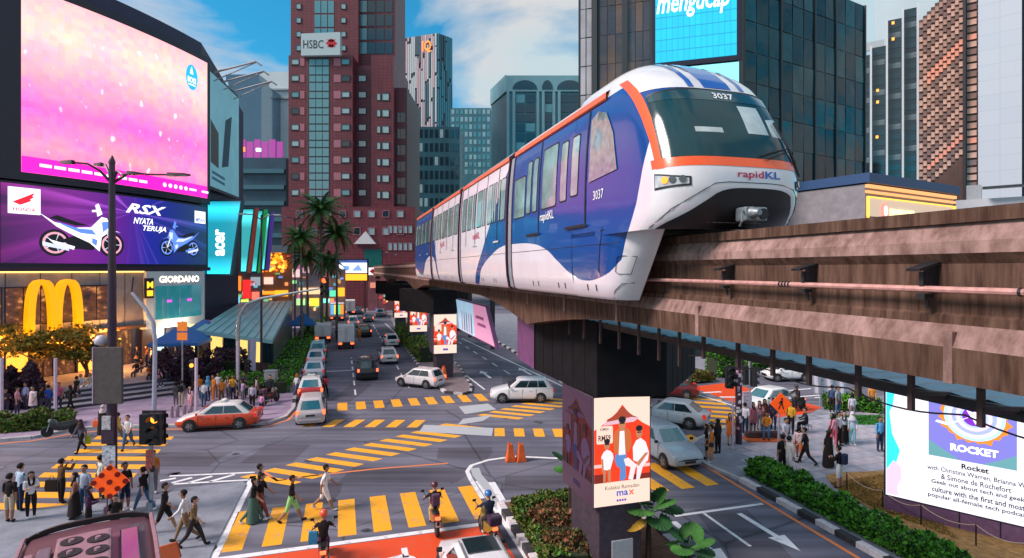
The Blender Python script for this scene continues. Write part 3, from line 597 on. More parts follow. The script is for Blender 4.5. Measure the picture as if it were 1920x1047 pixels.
# interior seen through the screen: pale seats and back wall glimpses laid just behind the glass surface
patch('cab_interior', lambda a, c: lerp(11.72, 12.3, c), lambda a, c: lerp(-.32, -.10, a), 8, 4, mat('cab_pale', (.45, .55, .55), .3, var=.3, scale=2, coat=1), .0165, ws)
patch('cab_interior', lambda a, c: lerp(11.70, 12.15 - .1 * a, c), lambda a, c: lerp(-.60, -.36, a), 8, 4, MATS['cab_pale'], .0165, ws)
patch('cab_interior', lambda a, c: lerp(11.70, 11.80, c), lambda a, c: lerp(.15, .40, a), 6, 1, MATS['cab_pale'], .0165, ws)
# roof stripes on the dome
def roof_y(y, z): return max(-1, min(1, y / nw(z) * .6 / .86))
for y0, y1 in ((-.30, .30), (-.62, -.50), (.50, .62)):
    b = MB(); rws = []
    for z in [12.68, 12.75, 12.85, 12.95, 13.05, 13.1, 13.15, 13.2, 13.25, 13.3, 13.4, 13.5, 13.6, 13.66]:
        rw = []
        for k in range(7):
            y = lerp(y0, y1, k / 6); w_ = nw(z)
            if abs(y) >= w_ * .98: y = math.copysign(w_ * .98, y)
            rw.append(plan(z, roof_y(y, z) if abs(y) > 1e-4 else 0, .016))
        rws.append(rw)
    b.grid(rws); b.build('roof_stripe', TBLUE, nose, smooth=60)
def nose_map(zc, thc, k=1.):               # lettering on the nose: x across, y up
    def f(x, y, d=0.):
        return plan(zc + y, thc + x * k, .02 + d)
    return f
text('3037', mat('white_print', (.85, .88, .88), .4, var=0), nose_map(12.42, .0, -.48), -.24, 0, .46, .13, .006, ws, 'number', bold=.02)
text('rapid', mat('crimson_print', (.50, .02, .09), .4, var=0), nose_map(10.84, -.08, -.48), -.42, 0, .52, .16, .0, nose, 'lettering', bold=.015)
text('KL', mat('blue_print', (.02, .12, .50), .4, var=0), nose_map(10.875, -.08, -.48), .13, 0, .32, .125, .0, nose, 'lettering', bold=.02)
# wipers
b = MB(); W = lambda t, z, o=.05: plan(z, t, o)
b.tube([W(-.55, 11.2), W(-.5, 11.55), W(-.44, 12.0)], .022, 6); b.tube([W(-.52, 11.5), W(-.3, 11.38), W(-.12, 11.26)], .016, 6); b.tube([W(-.6, 11.0), W(-.52, 11.45)], .02, 6)
b.tube([W(-.50, 11.44), W(-.2, 11.22)], .012, 6); b.build('wiper', TBLK, nose)
# headlights
for sg in (-1, 1):
    hl = patch('headlight', lambda a, c: lerp(10.72 - .03 * a, 10.98 - .10 * (1 - a), c), lambda a, c: sg * lerp(.50, .82, a), 8, 4, TBLK, .016)
    patch('lamp_lens', lambda a, c: lerp(10.755 - .03 * a, 10.95 - .10 * (1 - a), c), lambda a, c: sg * lerp(.515, .81, a), 8, 4, mat('lens_grey', (.45, .48, .50), .12, var=.3, coat=1), .022, hl)
    for t_, c_ in ((.555, (.05, .06, .07)), (.62, (.05, .06, .07)), (.70, (.9, .25, .02))):
        p = plan(10.84, sg * t_, .03); q = plan(10.84, sg * t_, .04); d = (q - p).normalized(); b = MB(); b.tube([p - d * .02, p + d * .012], .062, 12)
        b.build('bulb', glow((1, .30, .02), 1.2) if c_[0] > .5 else mat('bulb_dark', (.06, .07, .08), .2, var=0, coat=1), hl, smooth=30)
# skirts of the nose with curved fronts
for sg in (1, -1):
    rws = []
    for z in [8.65, 8.72, 9.0, 9.4, 9.8, 10.1, 10.25]:
        xf = lerp(2.40, 1.30, (z - 8.65) / 1.6); rw = [Vector((XE, sg * hw(z), z)), Vector((3.05, sg * hw(z), z))]
        for k in range(1, 9):
            a = k / 8 * math.pi / 2; rw.append(Vector((xf + (2.95 - xf) * (1 - math.sin(a)) ** 1.0, sg * (.80 + (hw(z) - .80) * math.cos(a) ** .7), z)))
        rw += [Vector((xf + .12, sg * .74, z)), Vector((XE, sg * .72, z))]; rws.append(rw)
    b = MB(); b.grid(rws); n_ = len(rws[0]) - 1
    for i in range(len(b.f)): b.m[i] = 0 if i % n_ < 5 else (1 if i % n_ < n_ - 1 else 2)
    b.add(rws[0], [tuple(range(len(rws[0])))], 1); sk = b.build('nose_skirt', [LIV, TW, TBLK], train, smooth=50)
    # inspection hatch lines and the joint between livery and white front
    def skp(u_, z, o=.009):
        xf = lerp(2.40, 1.30, (z - 8.65) / 1.6); a = u_ * math.pi / 2
        return Vector((xf + (2.95 - xf) * (1 - math.sin(a)) - o * math.sin(a), sg * (.80 + (hw(z) - .80) * math.cos(a) ** .7 + o), z))
    b = MB(); b.tube([skp(.02, 8.66), skp(.02, 9.3), skp(.06, 9.8), skp(.1, 10.2)], .007, 5); b.tube([skp(u_, 10.12) for u_ in (.06, .12, .2, .3, .4, .5, .6, .7, .8, .9, 1)], .012, 5)
    b.tube([skp(.42, 9.55), skp(.42, 9.25), skp(.5, 9.2), skp(.74, 9.2), skp(.76, 9.55), skp(.5, 9.57), skp(.42, 9.55)], .007, 5)
    b.tube([skp(.40, 8.68), skp(.46, 8.85), skp(.60, 9.0), skp(.86, 9.02)], .007, 5); b.build('panel_joint', TBLK, sk)
b = MB(); b.bx(1.5, XE, -.74, .74, 9.97, 10.2); b.build('underframe', TBLK, train)
# coupler recess and coupler under the nose
def rec(a, c):
    return lerp(10.03, 10.70 - .10 * abs(2 * a - 1) ** 4, c)
patch('coupler_recess', rec, lambda a, c: lerp(-.54 + .10 * c, .66 - .36 * c, a), 20, 6, TBLK, .012)
b = MB(); b.tube([*[plan(z, t, .012) for z, t in ((10.05, .74), (10.2, .68), (10.35, .60), (10.5, .51), (10.65, .41), (10.76, .32), (10.79, .2), (10.79, .1), (10.79, 0), (10.79, -.1), (10.79, -.2), (10.78, -.32), (10.72, -.46), (10.6, -.55), (10.4, -.59), (10.2, -.58))]], .007, 5); b.build('panel_joint', TBLK, nose)
cp = MB(); cp.bx(-.18, .1, -.20, .24, 10.12, 10.36, 0); coup = cp.build('coupler', mat('coupler_steel', (.24, .28, .30), .45, .5, var=.3, scale=12), train, bevel=.03)
cp = MB(); cp.tube([(-.34, .10, 10.25), (-.16, .10, 10.25)], [.05, .115], 12); cp.build('coupler_cone', MATS['coupler_steel'], coup, smooth=40)
cp = MB(); cp.tube([(-.20, -.11, 10.24), (-.17, -.11, 10.24)], .095, 14); cp.build('coupler_cup', TBLK, coup)
cp = MB(); cp.tube([(-.1, .24, 10.3), (-.2, .34, 10.26), (-.2, .34, 10.1), (-.1, .3, 10.03)], .018, 6); cp.build('coupler_hose', MATS['coupler_steel'], coup)
# bellows
for (a, b_) in ((9.35, 10.0), (17.5, 18.15), (26.1, 26.75)):
    side = [(w - .05, z) for z, w in HWP] + [(1.25, 13.0), (.8, 13.18), (0, 13.22)]; rings = []
    for i in range(9):
        k = .0 if i % 2 else .05; x = lerp(a - .04, b_ + .04, i / 8)
        rings.append([(x, .75, 8.7)] + [(x, y - k, z) for y, z in side] + [(x, -(y - k), z) for y, z in side[-2::-1]] + [(x, -.75, 8.7), (x, -.75, 10.1), (x, .75, 10.1)])
    b = MB(); b.loft(rings); b.build('bellows', BEL, train)
    for x in (a, b_):
        b = MB(); b.tube([(x, s_ * w_, z) for s_, lst in ((1, HWP),) for z, w_ in lst] + [(x, 1.2, 13.18), (x, 0, 13.36), (x, -1.2, 13.18)] + [(x, -w_, z) for z, w_ in HWP[::-1]], .03, 5); b.build('gangway_frame', mat('gangway_maroon', (.10, .02, .05), .4), train)
# side fittings: panels that follow the curve of the side
def side_panel(name, x0, x1, z0, z1, off, m, parent, sg=1, r=0., nz_=5, skew=0.):
    if r:
        zz = sorted({z0, z0 + r * .3, z0 + r, z1 - r, z1 - r * .3, z1} | {h_[0] for h_ in HWP if z0 + r < h_[0] < z1 - r}); rows = []
        for z in zz:
            e = max(0, r - (z - z0), r - (z1 - z)); i = r - math.sqrt(max(0, r * r - e * e)); rows.append([(x, sg * (hw(z) + off), z) for x in (x0 + i, x1 - i)])
        return MB().grid(rows).build(name, m, parent)
    b = MB(); b.grid([[(x + skew * (z - z0), sg * (hw(z) + off), z) for z in [lerp(z0, z1, j / nz_) for j in range(nz_ + 1)]] for x in (x0, x1)]); return b.build(name, m, parent)
OB = mat('orange_gutter', (.85, .13, .03), .35, var=.08, coat=.4)
for (a, b_), bd in zip([(2.75, 9.33)] + CARS[1:], bodies):
    for sg in (1, -1):
        b = MB(); b.grid([[(x, sg * (1.37 + k), z) for x in ([a, b_])] for k, z in ((0, 12.90), (.035, 12.93), (.02, 13.06), (-.10, 13.13))]); b.build('orange_gutter', OB, bd)
        b = MB(); b.grid([[(x, sg * y, z) for x in (a + 1.4 * (a < 3), b_)] for y, z in ((1.30, 13.12), (1.18, 13.24), (.9, 13.33))]); b.build('roof_edge', TW, bd)
def window(x0, x1, z0, z1, bd, sg=1):
    f = side_panel('window_frame', x0 - .04, x1 + .04, z0 - .04, z1 + .04, .006, TBLK, bd, sg, r=.07); g_ = side_panel('window', x0, x1, z0, z1, .011, TG, bd, sg, r=.06); return g_
for sg in (1, -1):
    # lead car: cab side window, door leaves, saloon window
    pl = [(2.05, 11.3), (3.40, 11.22), (3.43, 12.62), (3.1, 12.74), (2.68, 12.6), (2.3, 12.1)]
    b = MB(); b.add([(x, sg * (nw(z) + .022), z) for x, z in pl], [tuple(range(len(pl)))]); b.build('cab_side_window', mat('cab_glass', (.16, .22, .23), .06, var=.4, coat=.6), nose, fix=False)
    for x0, x1 in ((4.05, 4.45), (4.75, 5.15)): window(x0, x1, 11.0 if x0 > 4.5 else 11.05, 12.45, bodies[0], sg)
    window(5.45, 6.5, 10.95, 12.55, bodies[0], sg); 
    for x0, x1 in ((6.95, 7.3), (7.5, 7.85)): window(x0, x1, 10.95, 12.45, bodies[0], sg)
    window(8.05, 9.1, 10.9, 12.1, bodies[0], sg)
    for x in (3.55, 6.72):
        side_panel('door_gap', x, x + .07, 10.32, 12.88, .015, TBLK, bodies[0], sg); side_panel('door_sill', x - .1, x + 1.15 if x < 5 else x + 1.0, 10.25, 10.32, .05, TBLK, bodies[0], sg)
    side_panel('panel_joint', 4.35, 4.365, 8.7, 10.2, .004, TBLK, bodies[0], sg); side_panel('panel_joint', 1.9, 9.3, 9.82, 9.835, .004, TBLK, bodies[0], sg)
    for x in (3.1, 3.55, 4.9, 5.35, 6.9, 7.35): side_panel('vent_slot', x, x + .07, 8.82, 8.96, .006, mat('vent_dark', (.08, .06, .09), .6), bodies[0], sg, nz_=1)
    for (a, c), bd in zip(CARS[1:], bodies[1:]):
        L = c - a
        for fx0, fx1 in ((.03, .10), (.12, .14), (.19, .21), (.23, .25), (.27, .35), (.40, .42), (.44, .46), (.48, .58), (.63, .65), (.67, .69), (.72, .82), (.87, .97)): window(a + L * fx0, a + L * fx1, 11.0, 12.4, bd, sg)
        for fx_ in (.155, .375, .61, .845): side_panel('door_gap', a + L * fx_, a + L * fx_ + .06, 10.3, 12.88, .013, TBLK, bd, sg)
        for fx_ in (.155, .61): side_panel('door_sill', a + L * fx_ - .3, a + L * fx_ + .4, 10.24, 10.3, .04, TW, bd, sg)
        side_panel('panel_joint', a, c, 9.82, 9.835, .004, TBLK, bd, sg)
        for fx_ in (.2, .24, .45, .49): side_panel('vent_slot', a + L * fx_, a + L * fx_ + .07, 8.82, 8.96, .006, MATS['vent_dark'], bd, sg, nz_=1)
def side_map(x0, z0, sg=1): return lambda x, y, d=0.: Vector((x0 - x if sg > 0 else x0 + x, sg * (hw(z0 + y) + .012 + d), z0 + y))
text('rapidKL', MATS['white_print'], side_map(6.6, 10.55), 0, 0, 1.05, .30, 0, bodies[0], bold=.01)
text('3037', MATS['white_print'], side_map(3.15, 10.80), 0, 0, .50, .20, 0, bodies[0], 'number')
for bd, x in ((bodies[1], 15.0), (bodies[2], 23.0)): text('rapidKL', MATS['crimson_print'], side_map(x, 10.45), 0, 0, 1.2, .34, 0, bd, bold=.01)
# ================================================================== buildings
def uvmat(name, build):     # emissive display whose picture is drawn from the panel's UV map
    m = mat(name, (.02, .02, .02), .3, var=0); n, l = m.node_tree.nodes, m.node_tree.links; b = n['Principled BSDF']
    uv = n.new('ShaderNodeUVMap'); col = build(n, l, uv); l.new(col, b.inputs['Emission Color']); return m, b
def ramp(n, l, fac, stops):
    r = n.new('ShaderNodeValToRGB'); e = r.color_ramp.elements
    while len(e) < len(stops): e.new(.5)
    for el, (p, c) in zip(e, stops): el.position = p; el.color = (*c, 1)
    l.new(fac, r.inputs[0]); return r.outputs[0]
def uv_grid(name, mapf, x0, x1, y0, y1, d, m, parent, nx=1, ny=1):
    b = MB(); b.grid([[mapf(lerp(x0, x1, i / nx), lerp(y0, y1, j / ny), d) for i in range(nx + 1)] for j in range(ny + 1)])
    o = b.build(name, m, parent, fix=False); me = o.data; uvl = me.uv_layers.new(name='UVMap')
    for p in me.polygons:
        for li in p.loop_indices:
            vi = me.loops[li].vertex_index; j, i = divmod(vi, nx + 1); uvl.data[li].uv = (i / nx, j / ny)
    return o
# ---------------------------------------------------------------- corner mall with the curved screen
A0, A1 = Vector((Xd(35, 42), 42, 0)), Vector((Xd(386, 58), 58, 0)); AL = (A1 - A0).length; AR = (A1 - A0) / AL; AN = AR.cross(Vector((0, 0, 1)))
def fa(x, y, d=0.):
    k = max(-.6, 1 - ((x - AL / 2) / (AL / 2)) ** 2); return A0 + AR * x + AN * (.75 * k + d) + Vector((0, 0, y))
mall = thing('corner_mall', 'corner shopping mall with giant curved pink video screen and restaurant below', 'building', A0)
def fl(x, y, d=0.): return fa(x, y, d) - A0
NAVY = mat('navy_cladding', (.018, .02, .06), .5, var=.25, scale=.8); FRM = mat('screen_frame', (.012, .012, .028), .4, var=.2)
GREYP = mat('grey_panel', (.22, .21, .23), .6, var=.2, scale=1.2); WARM = glow((1.0, .34, .04), 1.3); WARM2 = glow((1.0, .55, .14), 1.6)
b = MB(); xs = [-9 + (AL + 9) * i / 24 for i in range(25)]
prof = [fl(x, 0, -.6) for x in xs]; back = [prof[-1] + Vector((-8, 26, 0)), prof[0] + Vector((-26, 8, 0))]
b.prism([(p.x, p.y) for p in prof + back], 0, 32.5); b.build('wall', NAVY, mall)
def shaped(name, x0, x1, y0, y1, d0, d1, m, parent=mall, n=14, bevel=0):
    b = MB(); rings = []
    for i in range(n + 1):
        x = lerp(x0, x1, i / n); rings.append([fl(x, y0, d0), fl(x, y0, d1), fl(x, y1, d1), fl(x, y1, d0)])
    b.loft(rings); return b.build(name, m, parent)
def led_build(n, l, uv):
    sp = n.new('ShaderNodeSeparateXYZ'); l.new(uv.outputs[0], sp.inputs[0])
    base = ramp(n, l, sp.outputs[1], [(0, (.95, .09, .45)), (.16, (.99, .30, .36)), (.36, (.93, .14, .46)), (.55, (.97, .34, .42)), (.8, (1, .60, .50)), (1, (.98, .42, .45))])
    v = n.new('ShaderNodeMapping'); v.inputs['Scale'].default_value = (34, 30, 1); l.new(uv.outputs[0], v.inputs[0])
    vo = n.new('ShaderNodeTexVoronoi'); vo.distance = 'CHEBYCHEV'; vo.inputs['Scale'].default_value = 1; vo.inputs['Randomness'].default_value = .25; l.new(v.outputs[0], vo.inputs[0])
    no = n.new('ShaderNodeTexNoise'); no.inputs['Scale'].default_value = 4; no.inputs['Detail'].default_value = 5; l.new(uv.outputs[0], no.inputs[0])
    k = ramp(n, l, no.outputs[0], [(.42, (0, 0, 0)), (.66, (.75, .75, .75))]); mg = n.new('ShaderNodeMixRGB'); l.new(k, mg.inputs[0]); l.new(base, mg.inputs[1]); mg.inputs[2].default_value = (.94, .10, .62, 1)
    fm = n.new('ShaderNodeMath'); fm.operation = 'MULTIPLY'; inv = n.new('ShaderNodeMath'); inv.operation = 'SUBTRACT'; inv.inputs[0].default_value = 1.05; l.new(sp.outputs[1], inv.inputs[1])
    mg2 = n.new('ShaderNodeMixRGB'); l.new(inv.outputs[0], mg2.inputs[0]); l.new(base, mg2.inputs[1]); l.new(mg.outputs[0], mg2.inputs[2])
    tint = n.new('ShaderNodeMixRGB'); tint.blend_type = 'OVERLAY'; tint.inputs[0].default_value = .10; l.new(mg2.outputs[0], tint.inputs[1]); l.new(vo.outputs['Color'], tint.inputs[2])
    wn_ = n.new('ShaderNodeMapping'); wn_.inputs['Scale'].default_value = (22, 12, 1); l.new(uv.outputs[0], wn_.inputs[0]); wv_ = n.new('ShaderNodeTexNoise'); wv_.inputs['Scale'].default_value = 1; wv_.inputs['Detail'].default_value = 1; l.new(wn_.outputs[0], wv_.inputs[0])
    sparkle = ramp(n, l, wv_.outputs[0], [(.69, (0, 0, 0)), (.76, (.6, .6, .6))]); m2 = n.new('ShaderNodeMixRGB'); l.new(sparkle, m2.inputs[0]); l.new(tint.outputs[0], m2.inputs[1]); m2.inputs[2].default_value = (1, .88, .97, 1)
    return m2.outputs[0]
LEDM, bb_ = uvmat('pink_screen', led_build); bb_.inputs['Emission Strength'].default_value = .82
shaped('screen_frame', -2.4, AL + .35, 15.9, 30.9, -.5, .25, FRM); scr = uv_grid('video_screen', fl, .0, AL - .1, 16.5, 30.3, .27, LEDM, mall, 24, 1)
shaped('screen_strip', .02, AL - .12, 16.52, 17.7, .28, .29, glow((.95, .01, .42), .9), scr)
for i in range(9): printed('strip_mark', [rect(1.1 + i * .95, 17.05 - .012 * i, 1.1 + i * .95 + .78, 17.28 - .012 * i)], glow((1, .85, .95), .9), fl, .30, scr)
for i in range(5): printed('strip_mark', [ell(11.3 + i * .62, 17.1, .2, .2, 12)], glow((1, .85, .95), .9), fl, .30, scr)
for x0 in (14.2, 15.9): printed('strip_mark', [rect(x0, 17.0, x0 + .95, 17.2)], glow((1, .85, .95), .9), fl, .30, scr)
printed('logo_disc', [ell(14.55, 28.1, .78, 1.25, 26)], glow((.01, .36, .62), .9), fl, .30, scr); text('BOSS', glow((.9, .97, 1), 1.), fl, 14.0, 27.55, 1.1, .55, .32, scr, bold=.02)
printed('logo_drop', [[(14.3, 28.4), (14.7, 28.4), (14.62, 28.8), (14.5, 29.15), (14.38, 28.8)]], glow((.9, .97, 1), 1.), fl, .32, scr); printed('logo_bar', [rect(14.1, 27.3, 15.0, 27.42)], glow((.9, .97, 1), 1.), fl, .32, scr)
# motorcycle banner
def ban_build(n, l, uv):
    sp = n.new('ShaderNodeSeparateXYZ'); l.new(uv.outputs[0], sp.inputs[0])
    base = ramp(n, l, sp.outputs[0], [(0, (.06, .004, .10)), (.25, (.22, .01, .30)), (.45, (.13, .01, .32)), (.6, (.012, .02, .38)), (.8, (.005, .02, .20)), (1, (.004, .03, .10))])
    mp_ = n.new('ShaderNodeMapping'); mp_.inputs['Location'].default_value = (-.52, -.42, 0); mp_.inputs['Scale'].default_value = (1, .55, 1); l.new(uv.outputs[0], mp_.inputs[0])
    gr = n.new('ShaderNodeTexGradient'); gr.gradient_type = 'RADIAL'; l.new(mp_.outputs[0], gr.inputs[0])
    no = n.new('ShaderNodeTexNoise'); no.noise_dimensions = '1D'; no.inputs['Scale'].default_value = 16; no.inputs['Detail'].default_value = 4; l.new(gr.outputs[0], no.inputs['W'])
    k = ramp(n, l, no.outputs[0], [(.55, (0, 0, 0)), (.80, (.65, .65, .65))]); mg = n.new('ShaderNodeMixRGB'); mg.blend_type = 'ADD'; l.new(k, mg.inputs[0]); l.new(base, mg.inputs[1])
    hot = ramp(n, l, sp.outputs[0], [(0, (.5, .02, .35)), (.5, (.5, .15, .8)), (1, (.02, .15, .8))]); l.new(hot, mg.inputs[2]); return mg.outputs[0]
BANM, bb_ = uvmat('motorcycle_banner', ban_build); bb_.inputs['Emission Strength'].default_value = .5
shaped('banner_frame', -1.6, AL + .2, 9.5, 15.75, -.5, .1, FRM); ban = uv_grid('banner', fl, -1.1, AL - .05, 9.75, 15.6, .12, BANM, mall, 24, 1)
shaped('ledge', -6, AL + .3, 9.15, 9.5, -.5, .35, mat('dark_ledge', (.03, .012, .035), .5)); shaped('light_strip', -6, 9.2, 9.02, 9.13, -.5, .28, WARM2)
WP = glow((.95, .95, 1), .85); BKP = glow((.01, .012, .02), .3); BLP = glow((.10, .22, .75), .8); GRP = glow((.55, .6, .75), .8)
def moto_print(cx, cy, k, sg, main, par):
    q = lambda pts: [[(cx + sg * x * k, cy + y * k) for x, y in p] for p in pts]
    for wx in (-1.25, 1.25):
        printed('printed_tyre', q([ell(wx, 0, .62, .62, 22)]), BKP, fl, .135, par); printed('printed_rim', q([ell(wx, 0, .50, .50, 20)]), glow((.75, .35, .45), .7) if main is WP else BLP, fl, .142, par); printed('printed_hub', q([ell(wx, 0, .40, .40, 18)]), BKP, fl, .149, par)
        for a in range(5): printed('printed_spoke', q([[(wx + .42 * math.cos(a * 1.257 + .05), .42 * math.sin(a * 1.257 + .05)), (wx + .42 * math.cos(a * 1.257 - .05), .42 * math.sin(a * 1.257 - .05)), (wx, 0)]]), GRP, fl, .156, par)
    printed('printed_engine', q([[(-.5, -.25), (.35, -.3), (.65, .1), (.4, .45), (-.5, .35), (-1.0, .15)]]), BKP, fl, .149, par)
    printed('printed_fairing', q([[(-1.9, 1.35), (-1.3, .95), (-.4, .75), (.25, .8), (.75, 1.35), (1.0, 1.3), (1.25, .75), (.75, .35), (.65, -.35), (.2, .05), (-.45, .35), (-1.2, .75)], [(.9, .85), (1.7, .62), (1.2, .72)], [(-1.5, .15), (-.45, -.15), (-.5, -.3), (-1.3, -.05)]]), main, fl, .163, par)
    printed('printed_seat', q([[(-1.5, 1.12), (-.4, .85), (.2, .88), (-.3, 1.0), (-1.2, 1.28)]]), BKP, fl, .17, par); printed('printed_screen', q([[(.55, 1.35), (.45, 1.9), (.6, 2.0), (.78, 1.5)], [(.3, 1.55), (.6, 1.6), (.6, 1.7), (.3, 1.65)]]), main, fl, .17, par)
    printed('printed_accent', q([[(-1.2, .98), (-.3, .72), (.3, .7), (.5, .45), (-.2, .5), (-.9, .8)], [(.75, 1.1), (1.05, 1.15), (1.1, .85), (.8, .6)], [(.3, .3), (.55, .2), (.5, -.1), (.3, .05)]]), BLP if main is WP else GRP, fl, .172, par)
    printed('printed_exhaust', q([[(-1.75, .05), (-.7, -.22), (-.7, -.36), (-1.75, -.14)]]), GRP, fl, .166, par)
    printed('printed_fork', q([[(.85, .9), (.95, .9), (1.3, .05), (1.2, 0)]]), GRP, fl, .17, par)
moto_print(4.3, 11.35, 1.68, 1, WP, ban); moto_print(13.3, 11.3, 1.28, -1, BLP, ban)
printed('brand_card', [rect(-.7, 13.4, 1.25, 15.35)], glow((.82, .86, .95), .9), fl, .135, ban); RDP = glow((.7, .01, .03), .9)
printed('wing_mark', [[(-.45, 14.25), (.9, 15.05), (.75, 14.75), (.85, 14.7), (.6, 14.5), (.7, 14.42), (.35, 14.22), (.0, 14.05)]], RDP, fl, .142, ban); text('HONDA', RDP, fl, -.4, 13.6, 1.35, .26, .137, ban, bold=.02)
text('RSX', WP, fl, 7.6, 14.2, 4.0, .85, .137, ban, bold=.03, shear=.4); text('NYATA', WP, fl, 8.3, 13.3, 1.9, .55, .137, ban, bold=.02, shear=.3); text('TERUJA', WP, fl, 9.2, 12.6, 2.4, .6, .137, ban, bold=.02, shear=.3)
printed('brand_card', [rect(15.1, 13.9, 16.6, 15.1)], WP, fl, .135, ban); text('IMPIAN', glow((.02, .08, .5), .8), fl, 15.2, 14.0, 1.3, .45, .14, ban, bold=.02); text('HONDA', RDP, fl, 15.25, 14.65, 1.1, .28, .14, ban)
# restaurant front
shaped('fascia', -6, 9.3, 4.4, 9.0, -.5, .0, GREYP); fpanel = mall
for i in range(7): shaped('fascia_joint', -5 + 2.1 * i, -4.95 + 2.1 * i, 4.4, 9.0, 0, .01, FRM, n=1)
INT = uvmat('restaurant_interior', lambda n, l, uv: ramp(n, l, (lambda t: t.outputs[0])((lambda t: (setattr(t.inputs['Scale'], 'default_value', 5.), l.new(uv.outputs[0], t.inputs[0]), t)[2])(n.new('ShaderNodeTexNoise'))), [(.3, (.012, .006, .006)), (.56, (.10, .03, .015)), (.75, (.75, .30, .08))]))
INT[1].inputs['Emission Strength'].default_value = .8; INTM = INT[0]
for x0, x1 in ((-5.2, -1.0), (-.8, 2.4), (2.55, 6.6)):
    wv = uv_grid('window', fl, x0, x1, 5.2, 7.9, .03, INTM, mall, 3, 1); shaped('window_frame', x0 - .05, x1 + .05, 7.9, 8.0, 0, .08, FRM, wv, 3); shaped('window_frame', x0 - .05, x1 + .05, 5.1, 5.2, 0, .08, FRM, wv, 3)
    for f in (0, .33, .66, 1): shaped('mullion', lerp(x0, x1, f) - .03, lerp(x0, x1, f) + .03, 5.2, 7.9, 0, .07, FRM, wv, 1)
for i in range(9):
    x = -5.3 + 1.55 * i; o = uv_grid('shopfront', fl, x + .08, x + 1.45, 1.0, 4.0, -.45, WARM if i % 3 == 0 else INTM, mall, 1, 1); shaped('mullion', x - .05, x + .08, .8, 4.2, -.5, -.3, FRM, o, 1)
shaped('soffit', -6, 9.2, 4.15, 4.4, -.6, .5, mat('soffit_dark', (.10, .05, .03), .6)); shaped('light_strip', -5.5, 7, 4.06, 4.14, -.3, .2, WARM)
GOLD = mat('golden_arch', (.85, .38, .01), .35, var=.05, emit=(1, .36, .0), es=.55)
def arch_path(cx, w_, h_, z0, n=16):
    return [(cx - w_ / 2 * math.copysign(abs(math.cos(math.pi * k / n)) ** .62, math.cos(math.pi * k / n)), z0 + h_ * math.sin(math.pi * k / n) ** .8) for k in range(n + 1)]
b = MB()
for cx in (.95, 2.67):
    pth = arch_path(cx, 1.48, 3.95, 4.4); rings = []
    for i, (x, z) in enumerate(pth):
        a, c = pth[max(0, i - 1)], pth[min(len(pth) - 1, i + 1)]; dx, dz = c[0] - a[0], c[1] - a[1]; L = math.hypot(dx, dz); nx_, nz_ = -dz / L * .22, dx / L * .17
        rings.append([fl(x + nx_, z + nz_, .5), fl(x + nx_, z + nz_, 1.0), fl(x - nx_, z - nz_, 1.0), fl(x - nx_, z - nz_, .5)])
    b.loft(rings)
b.build('golden_arches_sign', GOLD, mall)
# clothing shop front
shaped('shop_frame', 9.4, 16.3, 3.9, 9.1, -.5, .3, mat('white_frame', (.62, .64, .66), .5, var=.1)); TEALG = mat('teal_glass', (.03, .16, .19), .08, var=.35, scale=.5, coat=1, emit=(.02, .20, .24), es=.35)
for i in range(4): g_ = shaped('glass_panel', 10.3 + 1.38 * i, 10.3 + 1.38 * i + 1.32, 4.7, 7.75, .3, .33, TEALG, n=2)
printed('shop_poster', [rect(11.5, 6.2, 14.5, 6.45)], glow((.7, .1, .7), .7), fl, .34, mall); text('GIORDANO', glow((1, .92, .72), 1.3), fl, 10.7, 8.05, 4.8, .62, .32, mall, bold=.02)
o = shaped('hanging_sign', 9.1, 9.9, 6.7, 8.5, .4, .6, FRM, n=2); text('M', glow((1, .5, .02), 1.3), fl, 9.2, 7.6, .6, .6, .62, o, bold=.03); printed('sign_bar', [rect(9.2, 6.9, 9.8, 7.4)], glow((1, .5, .02), 1.), fl, .61, o)
for x0, x1, m in ((9.6, 10.6, INTM), (10.8, 11.8, glow((.6, .8, .75), .7)), (12.0, 13.3, FRM), (13.4, 14.4, FRM), (14.6, 15.6, glow((1, .75, .3), 1.))): shaped('shopfront', x0, x1, 1.0, 3.85, -.5, -.35, m, n=1)
# side wall billboards
B0, B1 = Vector((Xd(390, 58.6), 58.6, 0)), Vector((Xd(447, 68.5), 68.5, 0)); bm_ = plane_map(B0 - A0, B1 - B0); BL = (B1 - B0).length
bl = lambda x, y, d=0.: bm_(x, y, d)
MB().extr(rect(-.2, 17.7, BL + .2, 30.2), bl, -.5, 0).build('billboard_box', FRM, mall)
bb = MB().extr(rect(0, 18, BL, 29.9), bl, 0, .05).build('side_billboard', mat('pale_teal_print', (.16, .33, .38), .5, var=.3, scale=.25, emit=(.10, .26, .32), es=.35), mall)
for q, c in (([(4, 20.5), (6.2, 21), (7.4, 27), (5.2, 26)], (.02, .08, .12)), ([(.6, 20.5), (3, 20.2), (3, 24), (.6, 25)], (.10, .09, .08)), ([(1, 18.8), (5, 18.6), (5, 18.9), (1, 19.1)], (.05, .2, .3)), ([(1, 19.4), (5, 19.2), (5, 19.5), (1, 19.7)], (.05, .2, .3))): printed('printed_shape', [q], mat('print_%d' % int(c[1] * 100), c, .5), bl, .055, bb)
for x in (1.5, 4.5, 8):
    MB().tube([bl(x, 30.1, 0), bl(x + .2, 31.6, 4.2), bl(x + .2, 31.2, 4.8)], .10, 6).build('light_arm', mat('steel_pale', (.35, .36, .38), .4, .5), mall); MB().tube([bl(x, 29.2, 0), bl(x + .2, 31.5, 4.2)], .06, 6).build('light_arm', MATS['steel_pale'], mall)
b = MB(); b.prism([(p.x - A0.x, p.y - A0.y) for p in (B0 + Vector((-1, .3, 0)), B1, B1 + Vector((-30, 0, 0)), B0 + Vector((-20, -3, 0)))], 0, 29); b.build('side_wall', NAVY, mall)
